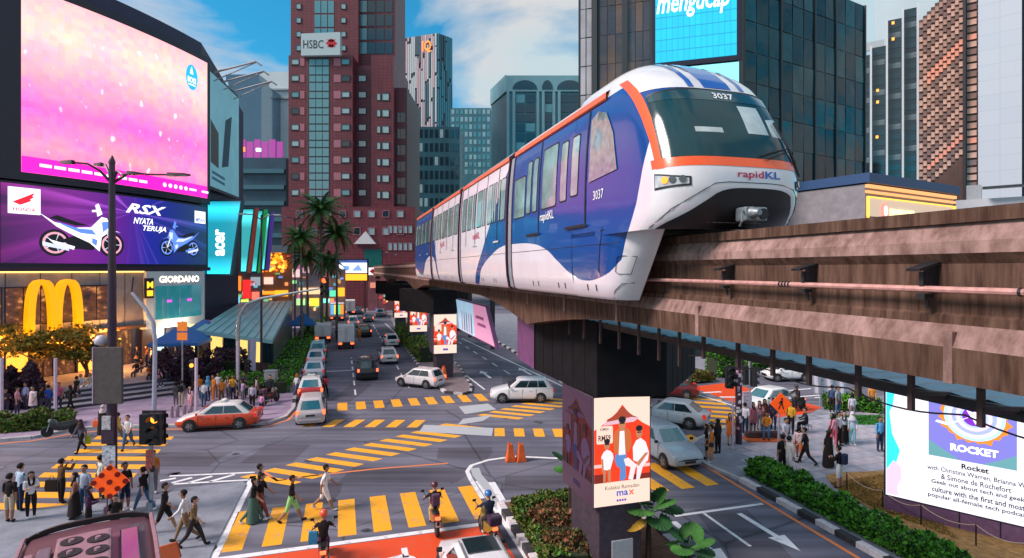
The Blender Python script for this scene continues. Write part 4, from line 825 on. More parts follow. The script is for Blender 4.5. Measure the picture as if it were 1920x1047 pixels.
# ---------------------------------------------------------------- leaning lit panels beside the mall
def lean_panel(u0, u1, v0, v1, D, lab, col, trim=None, sh=8):
    p = Vector((Xd((u0 + u1) / 2, D), D, 0)); r = thing('light_panel', lab, 'billboard', p); f = lambda u, v, d=0.: Vector((Xd(u, D) - p.x, -d, Zd(v, D)))
    q = [(u0 - 2, v1), (u1 - sh, v1), (u1, v0), (u0, v0)]
    MB().extr(q, f, -.6, 0).build('casing', mat('panel_casing', (.03, .10, .13), .4), r); 
    lit = uvmat('lit_' + lab[:9] + str(int(u0)), lambda n, l, uv: ramp(n, l, (lambda sp: (l.new(uv.outputs[0], sp.inputs[0]), sp.outputs[1])[1])(n.new('ShaderNodeSeparateXYZ')), [(0, tuple(min(1, c * 3) for c in col)), (.25, col), (.7, col), (.9, tuple(min(1, c * 3) for c in col)), (1, col)])); lit[1].inputs['Emission Strength'].default_value = .9
    o = uv_grid('lit_face', lambda x, y, d: f(lerp(lerp(u0, u0 + 2, y), lerp(u1 - sh - 3, u1 - 3, y), x), lerp(v1 - 3, v0 + 3, y), .02), 0, 1, 0, 1, 0, lit[0], r, 1, 10)
    if trim: MB().extr([(u1 - sh, v1), (u1 - sh + 4, v1), (u1 + 4, v0), (u1, v0)], f, -.5, .03).build('edge_trim', mat('trim_%d_%d' % (u0, v0), trim, .5, emit=trim, es=.2), r)
    return r, f
r_, f_ = lean_panel(388, 454, 375, 517, 60.5, 'tall teal light panel with vertical white lettering beside the mall', (.01, .22, .30), None, 20)
def vert(f): return lambda x, y, d=0.: f(430 - y, 480 - x, .04 + d)
text('acer', glow((.95, 1, 1), 1.2), vert(f_), 0, 8, 50, 18, .01, r_, bold=.03)
lean_panel(452, 478, 390, 512, 63, 'second teal light panel, with brown edge, right of the lettered one', (.03, .26, .28), (.22, .04, .03), 14); lean_panel(472, 495, 393, 512, 66, 'third teal light panel with green edge in the row', (.02, .22, .22), (.02, .35, .08), 12); lean_panel(490, 508, 398, 508, 69, 'rightmost teal light panel with violet edge in the row', (.04, .28, .30), (.10, .05, .35), 10)
# ---------------------------------------------------------------- generic px-placed towers
class Tower:
    def __init__(s, name, lab, cat, u, D, group=None, turn=False):
        s.D = D; s.o = Vector((Xd(u, D), D, 0)); s.a = (u - 960) / FPX if turn else 0; s.q = math.sqrt(1 + s.a ** 2); s.r = thing(name, lab, cat, s.o, -math.atan(s.a), group)
    def lx(s, u, D):            # along the front face, which may be turned about the tower's foot
        c = (u - 960) / FPX; t = D * (s.a ** 2 + 1) / (c * s.a + 1); o = s.o * (D / s.D)
        return ((t * c - o.x) - s.a * (t - o.y)) / s.q if s.a else Xd(u, D) - s.o.x
    def ly(s, D): return (D - s.D) * s.q
    def box(s, nm, u0, u1, v0, z0, D, depth, m, parent=None, z1=None, bevel=0):
        x0, x1 = s.lx(u0, D), s.lx(u1, D); y = s.ly(D); b = MB(); b.bx(x0, x1, y, y + depth, z0 if z0 is not None else 0, z1 if z1 is not None else Zd(v0, D), 0); return b.build(nm, m, parent or s.r, bevel=bevel)
    def win(s, nm, u0, u1, v0, v1, D, m, parent=None, out=.08, depth=.5, frame=None):
        w_, h_ = s.lx(u1, D) - s.lx(u0, D), abs(Zd(v0, D) - Zd(v1, D)); key = (nm, round(w_, 2), round(h_, 2), m.name, out); me = WM.get(key)
        if me is None:
            b = MB(); b.bx(-w_ / 2, w_ / 2, -out, depth, 0, h_, 0)
            if frame:
                t = min(.18, w_ * .1); b.bx(-w_ / 2 - t, -w_ / 2, -out - .08, depth, -t, h_ + t, 1); b.bx(w_ / 2, w_ / 2 + t, -out - .08, depth, -t, h_ + t, 1); b.bx(-w_ / 2, w_ / 2, -out - .08, depth, -t, 0, 1); b.bx(-w_ / 2, w_ / 2, -out - .08, depth, h_, h_ + t, 1)
            me = WM[key] = b.mesh(nm, [m, frame] if frame else m)
        return put(nm, me, parent or s.r, ((s.lx(u0, D) + s.lx(u1, D)) / 2, s.ly(D), Zd(v1, D)))
WM = {}
def brickmat(name, c1, c2, mortar, sx, sz):
    m = mat(name, c1, .5, var=0); n, l = m.node_tree.nodes, m.node_tree.links; b = n['Principled BSDF']; t = n.new('ShaderNodeTexCoord'); mp_ = n.new('ShaderNodeMapping'); mp_.inputs['Rotation'].default_value = (R(-90), 0, 0)
    br = n.new('ShaderNodeTexBrick'); br.offset = 0; br.inputs['Color1'].default_value = (*c1, 1); br.inputs['Color2'].default_value = (*c2, 1); br.inputs['Mortar'].default_value = (*mortar, 1); br.inputs['Scale'].default_value = 1; br.inputs['Brick Width'].default_value = sx; br.inputs['Row Height'].default_value = sz; br.inputs['Mortar Size'].default_value = .05
    l.new(t.outputs['Object'], mp_.inputs[0]); l.new(mp_.outputs[0], br.inputs[0]); l.new(br.outputs[0], b.inputs['Base Color']); return m
RG = brickmat('red_granite', (.165, .024, .036), (.125, .019, .032), (.06, .010, .018), 1.1, .8); RGP = mat('pink_granite', (.36, .13, .17), .5, var=.15, scale=.5); RGD = brickmat('red_granite_dark', (.13, .022, .04), (.10, .018, .032), (.04, .01, .015), 1.1, .8)
CG = mat('cyan_glass', (.10, .30, .34), .10, var=.35, scale=.15, coat=1); WG = mat('pale_window', (.30, .46, .48), .12, var=.4, scale=.3, coat=1); DG = mat('dark_glass', (.012, .035, .05), .08, var=.3, scale=.2, coat=1); FR = mat('dark_frame', (.02, .03, .035), .5)
T1 = Tower('bank_tower', 'red granite bank tower with teal glass strip and white sign at the avenue end', 'tower', 640, 140)
T1.box('main_shaft', 541, 661, 104, 0, 140, 22, RG); T1.box('second_shaft', 660, 697, 124, 0, 143, 20, RGD); T1.box('third_shaft', 696, 738, 104, 0, 141.5, 20, RG); T1.box('side_shaft', 737, 763, 165, 0, 144, 20, RGD)
T1.box('upper_tower', 545, 672, 0, 60, 147, 14, RG, z1=95); T1.box('upper_wing', 671, 741, 0, 60, 149, 14, RGD, z1=95); T1.box('podium', 528, 778, 388, 0, 136, 24, RG); T1.box('podium_cornice', 526, 780, 384, None, 135.7, 1, RGP, z1=Zd(384, 135.7)) if False else None
for k in range(9):
    v = 112 + 30.6 * k
    for u0, u1 in ((547, 560), (641, 655)): T1.win('window', u0, u1, v, v + 9, 140, (WG, CG, DG, WG)[(k * 5 + u0) % 4], frame=FR)
    for u0, u1 in ((562, 571), (626, 639)): T1.win('pale_panel', u0, u1, v - 2, v + 12, 140, RGP)
    if k > 0: T1.win('window', 673, 686, v, v + 10, 143, WG, frame=FR)
    if k > 1:
        for u0, u1 in ((707, 713), (717, 729)): T1.win('window', u0, u1, v + 3, v + 15, 141.5, WG, frame=FR)
    for c in range(3):
        T1.win('pane', 580 + 12.6 * c, 591.4 + 12.6 * c, v, v + 11, 140, CG); T1.win('pane', 580 + 12.6 * c, 591.4 + 12.6 * c, v + 13.5, v + 28, 140, CG)
    if k > 2:
        for c in range(2): T1.win('pane', 741 + 10 * c, 750 + 10 * c, v + 8, v + 26, 144, DG)
T1.box('glass_strip_backing', 578, 618, 106, 30, 139.96, .3, FR, z1=Zd(108, 139.96))
for k in range(4):
    v = 8 + 26 * k
    for c in range(3): T1.win('pane', 590 + 12.6 * c, 601 + 12.6 * c, v - 6, v + 17, 147, CG)
    for u0, u1 in ((556, 564), (640, 648)): T1.win('window', u0, u1, v, v + 9, 147, WG, frame=FR)
    for c in range(4): T1.win('pane', 674 + 16 * c, 688 + 16 * c, v - 6, v + 15, 149, CG if c in (0,) else DG)
for v0, v1 in ((396, 407), (428, 440)):
    for c in range(8): T1.win('window', 556 + 27 * c, 567 + 27 * c, v0, v1, 136, WG if (c * 7 + v0) % 3 else DG, frame=RGP)
for v0 in (424, 456):
    for c in range(5): T1.win('window', 728 + 9.5 * c, 734.5 + 9.5 * c, v0, v0 + 13, 136, WG, frame=RGP)
T1.win('entrance_glass', 683, 716, 468, 500, 136, mat('green_glass', (.02, .14, .13), .1, var=.3, coat=1))
f140 = lambda u, v, d=0.: Vector((Xd(u, 139) - T1.o.x, -1.0 - d, Zd(v, 139)))
MB().extr([(672, 459), (712, 459), (693, 436)], f140, -.6, 4).build('pediment', mat('pale_stone', (.62, .63, .64), .6), T1.r)
sg = MB().extr([(565, 105), (638, 104), (638, 61), (565, 64)], f140, -1.2, .2).build('sign_board', mat('sign_pale', (.45, .56, .58), .4, var=.05), T1.r)
text('HSBC', mat('sign_dark', (.03, .04, .05), .4, var=0), f140, 569, 92, 38, -16, .22, sg, bold=.01)
RDM = mat('sign_red', (.55, .01, .02), .4, var=0)
for q in ([(611, 82), (621, 73), (621, 91)], [(633, 82), (622, 73), (622, 91)], [(613, 75), (630, 75), (621.5, 81)], [(613, 89), (630, 89), (621.5, 83)]): printed('sign_mark', [q], RDM, f140, .24, sg)
# checker tower with vertical fins
T2 = Tower('fin_tower', 'tall slim tower of pink and teal vertical fins with orange letters on top', 'tower', 800, 300)
c0, c1, c2 = Vector((Xd(740, 309), 309, 0)) - T2.o, Vector((Xd(820, 300), 300, 0)) - T2.o, Vector((Xd(848, 307), 307, 0)) - T2.o; ZT = Zd(62, 300)
b = MB(); b.prism([(p.x, p.y) for p in (c0, c1, c2, c2 + Vector((-22, 9, 0)))], 0, ZT); b.build('core', mat('tower_core', (.03, .06, .08), .4), T2.r)
FM_ = [mat('fin_pink', (.46, .30, .34), .4, var=.1), mat('fin_pale', (.42, .46, .48), .4, var=.1), mat('fin_dark', (.05, .10, .13), .3, var=.1), mat('fin_teal', (.05, .28, .36), .3, var=.1)]
b = MB(); rr = random.Random(5)
for a_, e_, nc_, pal in ((c0, c1, 22, (0, 1, 1, 2, 0, 1)), (c1, c2, 8, (3, 2, 3, 2, 3))):
    mp_ = plane_map(a_, e_ - a_); L = (e_ - a_).length; cw = L / nc_
    for c in range(nc_):
        z = rr.uniform(0, 6)
        while z < ZT - 2:
            h_ = rr.uniform(12, 30); k = pal[rr.randrange(len(pal))]; b.extr(rect(c * cw + .08, z, (c + .78) * cw, min(z + h_, ZT - .3)), mp_, .02, .4 + .25 * rr.random(), k); z += h_ + rr.uniform(.4, 3.0)
tag(b.build('fins', FM_, T2.r), None, None, kind='stuff')
f2 = plane_map(c0, c1 - c0); text('IQ', glow((1, .22, .02), 1.0), f2, 17.3, ZT - 10, 5.5, 6.5, .8, T2.r, bold=.02)
# teal blocks between
def simple_tower(nm, lab, u0, u1, v0, D, depth, m, win, cols, rows, v1, wf=.62, hf=.6, frame=None, jit=0, group=None, side=None):
    T = Tower(nm, lab, 'building', (u0 + u1) / 2, D, group); T.box('wall', u0, u1, v0, 0, D, depth, m)
    cu = (u1 - u0) / cols; rv = (v1 - v0) / rows; rr = random.Random(u0)
    for r in range(rows):
        for c in range(cols):
            T.win('window', u0 + cu * (c + .5 - wf / 2), u0 + cu * (c + .5 + wf / 2), v0 + rv * (r + .5 - hf / 2), v0 + rv * (r + .5 + hf / 2), D, win if not jit or rr.random() > jit else WG, frame=frame)
    return T
TW1 = mat('teal_wall', (.05, .17, .21), .5, var=.2, scale=.2); TW2 = mat('deep_teal_wall', (.02, .09, .12), .4, var=.3, scale=.1)
simple_tower('apartment_block', 'dark teal apartment block in front of the fin tower', 765, 862, 238, 215, 16, TW2, DG, 10, 9, 470, jit=.12)
simple_tower('apartment_block', 'pale teal office block with checkered windows right of the fin tower', 845, 920, 203, 262, 16, TW1, CG, 9, 9, 330, jit=.4)
T3 = Tower('arched_office', 'teal office block with round arched windows along its top', 'building', 1000, 165)
T3.box('wall', 950, 1095, 160, 0, 165, 25, mat('deep_blue_glass', (.03, .13, .17), .15, var=.3, scale=.1, coat=1)); x0 = Xd(950, 165) - T3.o.x
b = MB(); b.prism([(x0, .2), (Xd(921, 178) - T3.o.x, 13), (Xd(921, 178) - T3.o.x + 20, 30), (x0 + 2, 25)], 0, Zd(160, 165)); b.build('side_wall', TW2, T3.r)
PT = mat('teal_parapet', (.17, .36, .41), .5, var=.1, scale=.3)
T3.box('parapet', 948, 1097, 142, None, 164.6, 3, PT, z1=Zd(142, 164.6)) if False else None
b = MB(); xa, xb = Xd(948, 164.5) - T3.o.x, Xd(1097, 164.5) - T3.o.x; b.bx(xa, xb, -.6, 2, Zd(172, 164.5), Zd(142, 164.5)); b.build('parapet', PT, T3.r)
b = MB(); b.prism([(xa, -.6), (xa - 5.0, 13.2), (xa - 4.6, 13.6), (xa + .5, .2)], Zd(172, 164.5), Zd(142, 164.5) + .2); b.build('parapet_return', PT, T3.r)
f3 = lambda u, v, d=0.: Vector((Xd(u, 164.5) - T3.o.x, -.62 - d, Zd(v, 164.5)))
for cu_, ru in ((984, 23), (1026, 10), (1068, 24)): MB().extr([(cu_ - ru, 168)] + [(cu_ - ru * math.cos(k * math.pi / 12), 168 - 17 * math.sin(k * math.pi / 12)) for k in range(13)] + [(cu_ + ru, 168)], f3, .02, .12).build('arched_window', DG, T3.r)
for u in (950, 961, 1006, 1016, 1036, 1046, 1088): T3.box('column', u, u + 5, 172, 0, 164.4, 1.0, PT, z1=Zd(172, 164.5))
for r in range(9):
    for c, (u0, u1) in enumerate(((968, 984), (986, 1003), (1022, 1035), (1052, 1068), (1070, 1086))): T3.win('pane', u0, u1, 178 + 18 * r, 193 + 18 * r, 164.8, CG if (r * 3 + c) % 5 == 0 else DG)
# backdrop row so that no bare horizon shows behind the street
for i, (u0, u1, v0, D, lab) in enumerate(((447, 536, 296, 150, 'dark blue terraced block with rooftop bar behind the light panels'), (428, 490, 152, 240, 'slanted blue glass tower top behind the mall'), (487, 542, 135, 260, 'plain white tower with ledges left of the red bank tower'))):
    m = (mat('blue_slate', (.025, .07, .11), .4, var=.25, scale=.2), mat('slanted_blue', (.04, .12, .20), .25, var=.2, scale=.05, coat=1), mat('white_render', (.55, .62, .65), .6, var=.08, scale=.1))[i]
    T = Tower('city_block', lab, 'building', (u0 + u1) / 2, D); T.box('wall', u0, u1, v0, 0, D, 20, m)
    if i == 0:
        for k in range(6): T.box('balcony', u0, u1, 300 + 32 * k, None, D - 1.2, 1.2, FR, z1=Zd(300 + 32 * k, D)) if False else T.win('balcony', u0 + 1, u1 - 1, 318 + 30 * k, 326 + 30 * k, D, mat('teal_band', (.04, .14, .18), .4), out=1.0)
        for k in range(6): T.win('roof_screen', 449 + 14 * k, 460 + 14 * k, 262 + (k % 2) * 4, 296, D + 3, mat('purple_pergola', (.22, .05, .22), .5, emit=(.5, .05, .4), es=.3))
        T.win('bar_light', 452, 458, 276, 284, D, glow((1, .15, .02), 2)); T.win('bar_light', 480, 488, 278, 284, D, glow((.7, .8, 1), 1.5))
    if i == 1: MB().prism([(-8, 0), (6, 0), (6, 10), (-8, 10)], Zd(152, D), Zd(140, D)).build('roof_cap', m, T.r)
    if i == 2:
        for vv in (168, 184): T.win('ledge', 513, 542, vv, vv + 3, D, mat('ledge_grey', (.30, .34, .36), .6), out=1.5)
# ---------------------------------------------------------------- dark glass tower on the right
TR = thing('glass_tower', 'dark teal glass tower behind the train with a cyan video screen', 'tower', (23.7, 58.2, 0)); o_ = Vector(TR.location)
pc_, pl_, pr_ = Vector((23.7, 58.2, 0)), Vector((7.4, 63.2, 0)), Vector((42.8, 69, 0)); ZR = 41.3
MB().prism([(p.x - o_.x, p.y - o_.y) for p in (pl_, pc_, pr_, pr_ + Vector((-8, 20, 0)), pl_ + Vector((4, 20, 0)))], 0, ZR).build('core', mat('tower_black', (.008, .018, .022), .4), TR)
def curtain(a, e, xs, zs_, mats, parent, gap=.06, tilt=.012, seed=1, d=.06):
    mp_ = plane_map(a - o_, e - a); rr = random.Random(seed)
    for i in range(len(xs) - 1):
        for j in range(len(zs_) - 1):
            t1, t2 = rr.uniform(-1, 1) * tilt, rr.uniform(-1, 1) * tilt; x0, x1, z0, z1 = xs[i] + gap, xs[i + 1] - gap, zs_[j] + gap, zs_[j + 1] - gap; w2, h2 = (x1 - x0) / 2, (z1 - z0) / 2
            b = MB(); b.add([mp_(x0, z0, d + (-t1 * w2 - t2 * h2)), mp_(x1, z0, d + (t1 * w2 - t2 * h2)), mp_(x1, z1, d + (t1 * w2 + t2 * h2)), mp_(x0, z1, d + (-t1 * w2 + t2 * h2))], [(0, 1, 2, 3)]); b.build('glass_panel', mats[rr.randrange(len(mats))], parent, fix=False)
def mirror_glass(name, col, rough=.03, wob=.02, spec=.7, emit=None):
    m = mat(name, col, rough, var=.3, scale=.25, coat=.12, spec=spec); n, l = m.node_tree.nodes, m.node_tree.links; t = n.new('ShaderNodeTexCoord'); no = n.new('ShaderNodeTexNoise'); no.inputs['Scale'].default_value = .45; bp = n.new('ShaderNodeBump'); bp.inputs['Strength'].default_value = wob * 6; bp.inputs['Distance'].default_value = .3
    l.new(t.outputs['Object'], no.inputs[0]); l.new(no.outputs[0], bp.inputs['Height']); l.new(bp.outputs[0], n['Principled BSDF'].inputs['Normal']); l.new(bp.outputs[0], n['Principled BSDF'].inputs['Coat Normal']); return m
TGL = [mirror_glass('teal_mirror_a', (.004, .060, .074), spec=.22), mirror_glass('teal_mirror_b', (.003, .042, .056), spec=.2), mirror_glass('teal_mirror_c', (.006, .085, .10), spec=.25)]
BGL = [mirror_glass('bronze_mirror_a', (.085, .066, .056)), mirror_glass('bronze_mirror_b', (.065, .056, .052)), mirror_glass('bronze_mirror_c', (.12, .078, .056))]
LR = (pr_ - pc_).length; curtain(pc_, pr_, [LR * i / 11 for i in range(12)], [i * ZR / 13 for i in range(14)], TGL, TR, .05, .02, 2)
mr_ = plane_map(pc_ - o_, pr_ - pc_)
for i in (0, 3, 6, 8, 11): MB().extr(rect(LR * i / 11 - .12, 0, LR * i / 11 + .12, ZR), mr_, 0, .22).build('mullion', FR, TR)
LLn = (pc_ - pl_).length; ml_ = plane_map(pl_ - o_, pc_ - pl_)
def xl(u):     # distance along the left face for a photo column
    a = (u - 960) / FPX; d = (pc_ - pl_) / LLn; return (a * pl_.y - pl_.x) / (d.x - a * d.y)
curtain(pl_, pc_, [xl(1088), xl(1099), xl(1110)], [i * ZR / 13 for i in range(14)], [mat('pale_corner', (.36, .36, .38), .25, var=.3, scale=.3, coat=.5)], TR, .05, .03, 5)
for a, e in ((1124, 1169), (1177, 1220)): curtain(pl_, pc_, [lerp(xl(a), xl(e), k / 3) for k in range(4)], [i * ZR / 13 for i in range(14)], BGL, TR, .03, .02, a)
for u in (1115, 1172, 1224, 1388): MB().extr(rect(xl(u) - .3, 0, xl(u) + .3, ZR), ml_, 0, .3).build('mullion', FR, TR)
def cy_build(n, l, uv):
    mp_ = n.new('ShaderNodeMapping'); mp_.inputs['Scale'].default_value = (14, 9, 1); l.new(uv.outputs[0], mp_.inputs[0]); br = n.new('ShaderNodeTexBrick'); br.offset = 0; br.inputs['Scale'].default_value = 1; br.inputs['Brick Width'].default_value = 1; br.inputs['Row Height'].default_value = 1; br.inputs['Mortar Size'].default_value = .045
    br.inputs['Color1'].default_value = (.004, .42, .66, 1); br.inputs['Color2'].default_value = (.004, .48, .74, 1); br.inputs['Mortar'].default_value = (.002, .26, .44, 1); l.new(mp_.outputs[0], br.inputs[0]); return br.outputs[0]
CYM, bb_ = uvmat('cyan_screen', cy_build); bb_.inputs['Emission Strength'].default_value = .85
x0, x1 = xl(1229), xl(1381); MB().extr(rect(x0 - .3, 30.7, x1 + .45, ZR + 1), ml_, 0, .35).build('screen_frame', FRM, TR); s2 = uv_grid('video_screen', ml_, x0, x1, 31.2, ZR + .6, .37, CYM, TR)
text('mengucap', glow((1, 1, 1), 1.1), ml_, x0 + .15, 35.7, 7.3, 2.2, .40, s2, bold=.012, shear=.25)
uv_grid('video_screen', ml_, xl(1290), x1 + .2, 27.0, 30.5, .37, glow((.25, .75, .80), .8), TR)
# ---------------------------------------------------------------- towers at the far right
T5 = Tower('fin_office', 'dark glass office tower striped by white vertical fins on the right', 'tower', 1670, 118, turn=True)
for u0, u1, v0 in ((1618, 1632, 96), (1633, 1661, 84), (1662, 1691, 38), (1692, 1722, 24)):
    T5.box('glass_bay', u0, u1, v0, 0, 118, 18, mat('bay_black', (.012, .022, .028), .2, coat=1), z1=None)
    for k in range(16):
        v = v0 + 6 + 19 * k
        if v < 330: T5.win('window', u0 + 3, u1 - 2, v, v + 10, 118, (DG, mat('grey_glass', (.10, .13, .15), .1, var=.5, scale=.6, coat=1), DG)[k % 3])
for u, v0 in ((1631, 80), (1661, 34), (1691, 20), (1719, 16)): T5.box('fin', u, u + 4, v0, 0, 116.8, 3, mat('white_fin', (.52, .58, .62), .5, var=.1))
for u, v in ((1672, 42), (1672, 72), (1643, 164), (1643, 186), (1642, 252)): T5.win('lit_window', u, u + 5, v, v + 5, 118, glow((1, .35, .05), 1.3), out=.16)
T6 = Tower('bronze_tower', 'bronze glass tower with stepped window bays, glowing at dusk, right edge', 'tower', 1780, 102, turn=True)
BW = mat('bronze_wall', (.085, .045, .035), .4, var=.2, scale=.3); BGa = [mirror_glass('bronze_pane_a', (.40, .23, .17)), mirror_glass('bronze_pane_b', (.55, .33, .25)), mirror_glass('bronze_pane_c', (.20, .11, .085)), mirror_glass('bronze_pane_d', (.75, .30, .20))]
nb = 11
for c in range(nb):
    u0 = 1723 + 82 / nb * c; u1 = u0 + 82 / nb; D = 106 - .45 * c; T6.box('bay', u0, u1 + .2, 26 - 6.5 * c, 0, D, 16, BW)
    for r in range(24):
        v = 30 - 6.2 * c + 13.6 * r + .0
        if -12 < v < 352: T6.win('window', u0 + .7, u1 - .2, v + 2.5, v + 12, D, BGa[3] if (r in (8, 9, 21) and c > 1) else BGa[(r * 2 + (c * 7 + r) % 5 // 4) % 3], out=.3)
T6.box('spine', 1805, 1811, -40, 0, 100.5, 16, mat('spine_black', (.02, .015, .02), .5)); T6.box('end_wall', 1811, 1834, -40, 0, 101.5, 16, BW)
for r in range(27):
    v = -8 + 13.6 * r
    if v < 350: T6.win('window', 1813, 1831, v, v + 9.5, 101.5, BGa[3] if r in (6, 20) else BGa[r % 3], out=.3)
T7 = Tower('white_slab', 'blank white tower wall with faint panel joints at the right edge', 'tower', 1875, 96, turn=True)
WS = brickmat('white_panels', (.46, .52, .58), (.44, .50, .57), (.38, .44, .50), 3.2, 2.6); T7.box('wall', 1834, 1916, -40, 0, 96, 16, WS); T7.box('dark_return', 1916, 1940, -40, 0, 97, 14, FR)
T8 = Tower('pale_tower', 'pale grey tower rising behind the finned office tower', 'tower', 1690, 190, turn=True); T8.box('wall', 1640, 1756, -10, 0, 190, 18, mat('pale_render', (.44, .54, .58), .6, var=.08, scale=.08)); T8.win('roof_edge', 1620, 1658, 68, 84, 150, mat('grey_ledge', (.35, .4, .43), .6))
# bank pavilion with golden sign
bk = thing('bank_pavilion', 'low building with blue roof edge and golden lit sign beyond the beam', 'building', (Xd(1622, 54), 54, 0)); o2 = Vector(bk.location); e2 = Vector((Xd(1788, 63), 63, 0)); mk = plane_map((0, 0, 0), e2 - o2); Lb = (e2 - o2).length
MB().extr(rect(0, 0, Lb, Zd(345, 54)), mk, -8, 0).build('wall', GREYP, bk); MB().extr(rect(-.2, Zd(343, 54), Lb + .3, Zd(325, 54)), mk, -8, .5).build('roof_edge', mat('roof_blue', (.015, .06, .16), .5), bk)
for z0, z1, d in ((Zd(352, 54), Zd(346, 54), .3), (Zd(362, 54), Zd(357, 54), .2)): MB().extr(rect(0, z0, Lb, z1), mk, 0, d).build('light_strip', glow((1, .42, .14), .7), bk)
MB().extr(rect(.2, Zd(405, 54), Lb - .2, Zd(368, 54)), mk, 0, .1).build('sign_board', mat('gold_board', (.50, .42, .36), .4, emit=(.8, .55, .35), es=.35), bk)
for r_ in (rect(.1, Zd(370, 54), Lb, Zd(368, 54)), rect(.1, Zd(410, 54), .3, Zd(368, 54)), rect(Lb - .3, Zd(410, 54), Lb - .1, Zd(368, 54))): MB().extr(r_, mk, .1, .25).build('gold_trim', glow((1, .55, .05), 1.), bk)
MB().extr(ell(3.1, Zd(393, 54), .55, .8, 18), mk, .1, .3).build('emblem', glow((.85, .25, .2), .9), bk); MB().extr(ell(3.1, Zd(393, 54), .3, .5, 14), mk, .3, .34).build('emblem_centre', glow((1, .9, .85), 1.), bk)
for i in range(6): MB().extr(rect(4.2 + .8 * i, Zd(402, 54), 4.75 + .8 * i, Zd(388, 54)), mk, .1, .25).build('sign_letter_block', glow((1, .85, .35), 1.2), bk)
wb = Tower('white_annex', 'low white annex with roof plant beside the golden bank sign', 'building', 1860, 66, turn=True); wb.box('wall', 1792, 1960, 372, 0, 66, 10, mat('annex_white', (.55, .58, .62), .6)); wb.box('upper_storey', 1812, 1840, 345, 0, 67, 6, mat('annex_grey', (.35, .38, .40), .6)); wb.box('roof_slab', 1838, 1960, 358, None, 65.5, 8, FR, z1=Zd(352, 65.5)) if False else wb.win('canopy_edge', 1842, 1960, 350, 354, 65, FR, out=.5)
# low shops under and beyond the beam
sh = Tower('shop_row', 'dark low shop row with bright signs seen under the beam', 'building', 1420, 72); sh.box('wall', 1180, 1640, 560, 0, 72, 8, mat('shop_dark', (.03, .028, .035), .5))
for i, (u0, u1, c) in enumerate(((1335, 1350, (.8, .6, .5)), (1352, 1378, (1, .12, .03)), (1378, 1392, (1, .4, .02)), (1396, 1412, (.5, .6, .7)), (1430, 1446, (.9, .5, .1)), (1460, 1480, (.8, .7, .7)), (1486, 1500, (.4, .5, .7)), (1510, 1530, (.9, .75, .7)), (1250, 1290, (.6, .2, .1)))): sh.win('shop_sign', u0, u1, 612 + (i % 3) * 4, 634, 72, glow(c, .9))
# ---------------------------------------------------------------- shops down the left side of the avenue
def shop(u0, u1, v0, D, lab, col, signs, depth=6, name='shop'):
    T = Tower(name, lab, 'shop', (u0 + u1) / 2, D, turn=True); T.box('wall', u0, u1, v0, 0, D, depth, mat('shopwall_%d' % u0, col, .6, var=.3, scale=.8))
    rq = random.Random(u0); CC = ((.9, .3, .1), (.8, .1, .1), (.9, .6, .2), (.2, .6, .7), (.7, .7, .75), (.8, .2, .5), (.3, .7, .3), (.2, .3, .8))
    for i in range(20 if name == 'shop' else 0):
        a = rq.uniform(u0 + 1, u1 - 10); t = rq.uniform(v0 + 8, 592); w_ = rq.uniform(3, 9); hh = rq.uniform(3, 7); T.win('shop_sign', round(a), round(a + w_), round(t), round(t + hh), D, glow(CC[rq.randrange(8)], rq.choice((.3, .45, .7))), out=.1 + .01 * i)
    for (a, e, t, bt, c, s) in signs: T.win('shop_sign', a, e, t, bt, D, glow(c, s), out=.25)
    return T
shop(383, 432, 520, 66, 'narrow shop under the light panels with coloured signs', (.16, .15, .2), [(386, 402, 535, 552, (.6, .1, .4), .7), (405, 420, 540, 556, (.1, .4, .9), .8), (388, 428, 560, 566, (.8, .8, .9), .8), (390, 405, 575, 590, (.2, .5, .8), .7), (412, 428, 572, 590, (.9, .3, .2), .8)])
shop(430, 490, 510, 74, 'cluttered stall front with red and green signs behind the station roof', (.24, .18, .19), [(440, 452, 518, 545, (1, .2, .02), .9), (455, 470, 525, 560, (.7, .02, .02), .8), (472, 486, 548, 562, (.9, .15, .1), .9), (432, 450, 556, 572, (.2, .6, .8), .7), (452, 466, 562, 574, (.6, .9, .1), .9), (470, 488, 520, 536, (.3, .35, .4), .6)])
T = shop(488, 548, 468, 82, 'shop hung with orange lanterns under a white awning', (.36, .19, .11), [(495, 512, 520, 533, (.9, .5, .4), .8), (515, 540, 545, 556, (1, .4, .02), .9), (492, 515, 546, 552, (1, .3, .02), .9), (520, 545, 566, 580, (.7, .5, .3), .7)])
rr = random.Random(11)
lm = MB(); lm.lathe([(.02, -.22), (.2, -.1), (.24, 0), (.2, .1), (.02, .22)], 8); LAN = [lm.mesh('lantern', glow(c, 1.1), smooth=60) for c in ((1, .28, .01), (1, .48, .05), (.8, .14, .01))]
for i in range(60): put('lantern', LAN[rr.randrange(3)], T.r, (T.lx(rr.uniform(491, 536), 82), -.5 - rr.random() * .6, Zd(rr.uniform(474, 510), 81)), 0, rr.uniform(.7, 1.3))
MB().extr([(488, 474), (546, 474), (552, 461), (496, 460)], lambda u, v, d=0.: Vector((T.lx(u, 80.5), -1.5 - d, Zd(v, 80.5))), -1, .1).build('awning', mat('awning_white', (.62, .62, .64), .6), T.r)
shop(546, 604, 475, 92, 'grey white patterned shop block behind the palms', (.34, .29, .33), [(548, 562, 505, 520, (.9, .6, .6), .6), (566, 580, 500, 512, (.7, .4, .5), .5), (560, 600, 540, 552, (.9, .55, .3), .8), (556, 572, 560, 572, (.4, .8, .3), .8), (580, 598, 560, 574, (1, .6, .05), .9)])
shop(602, 648, 505, 104, 'low shop with green and orange signs near the avenue bend', (.36, .22, .18), [(606, 616, 520, 540, (.9, .2, .05), .9), (618, 630, 545, 556, (.1, .7, .4), .8), (632, 646, 540, 556, (1, .4, .02), .9), (604, 618, 560, 568, (.2, .8, .7), .8)])
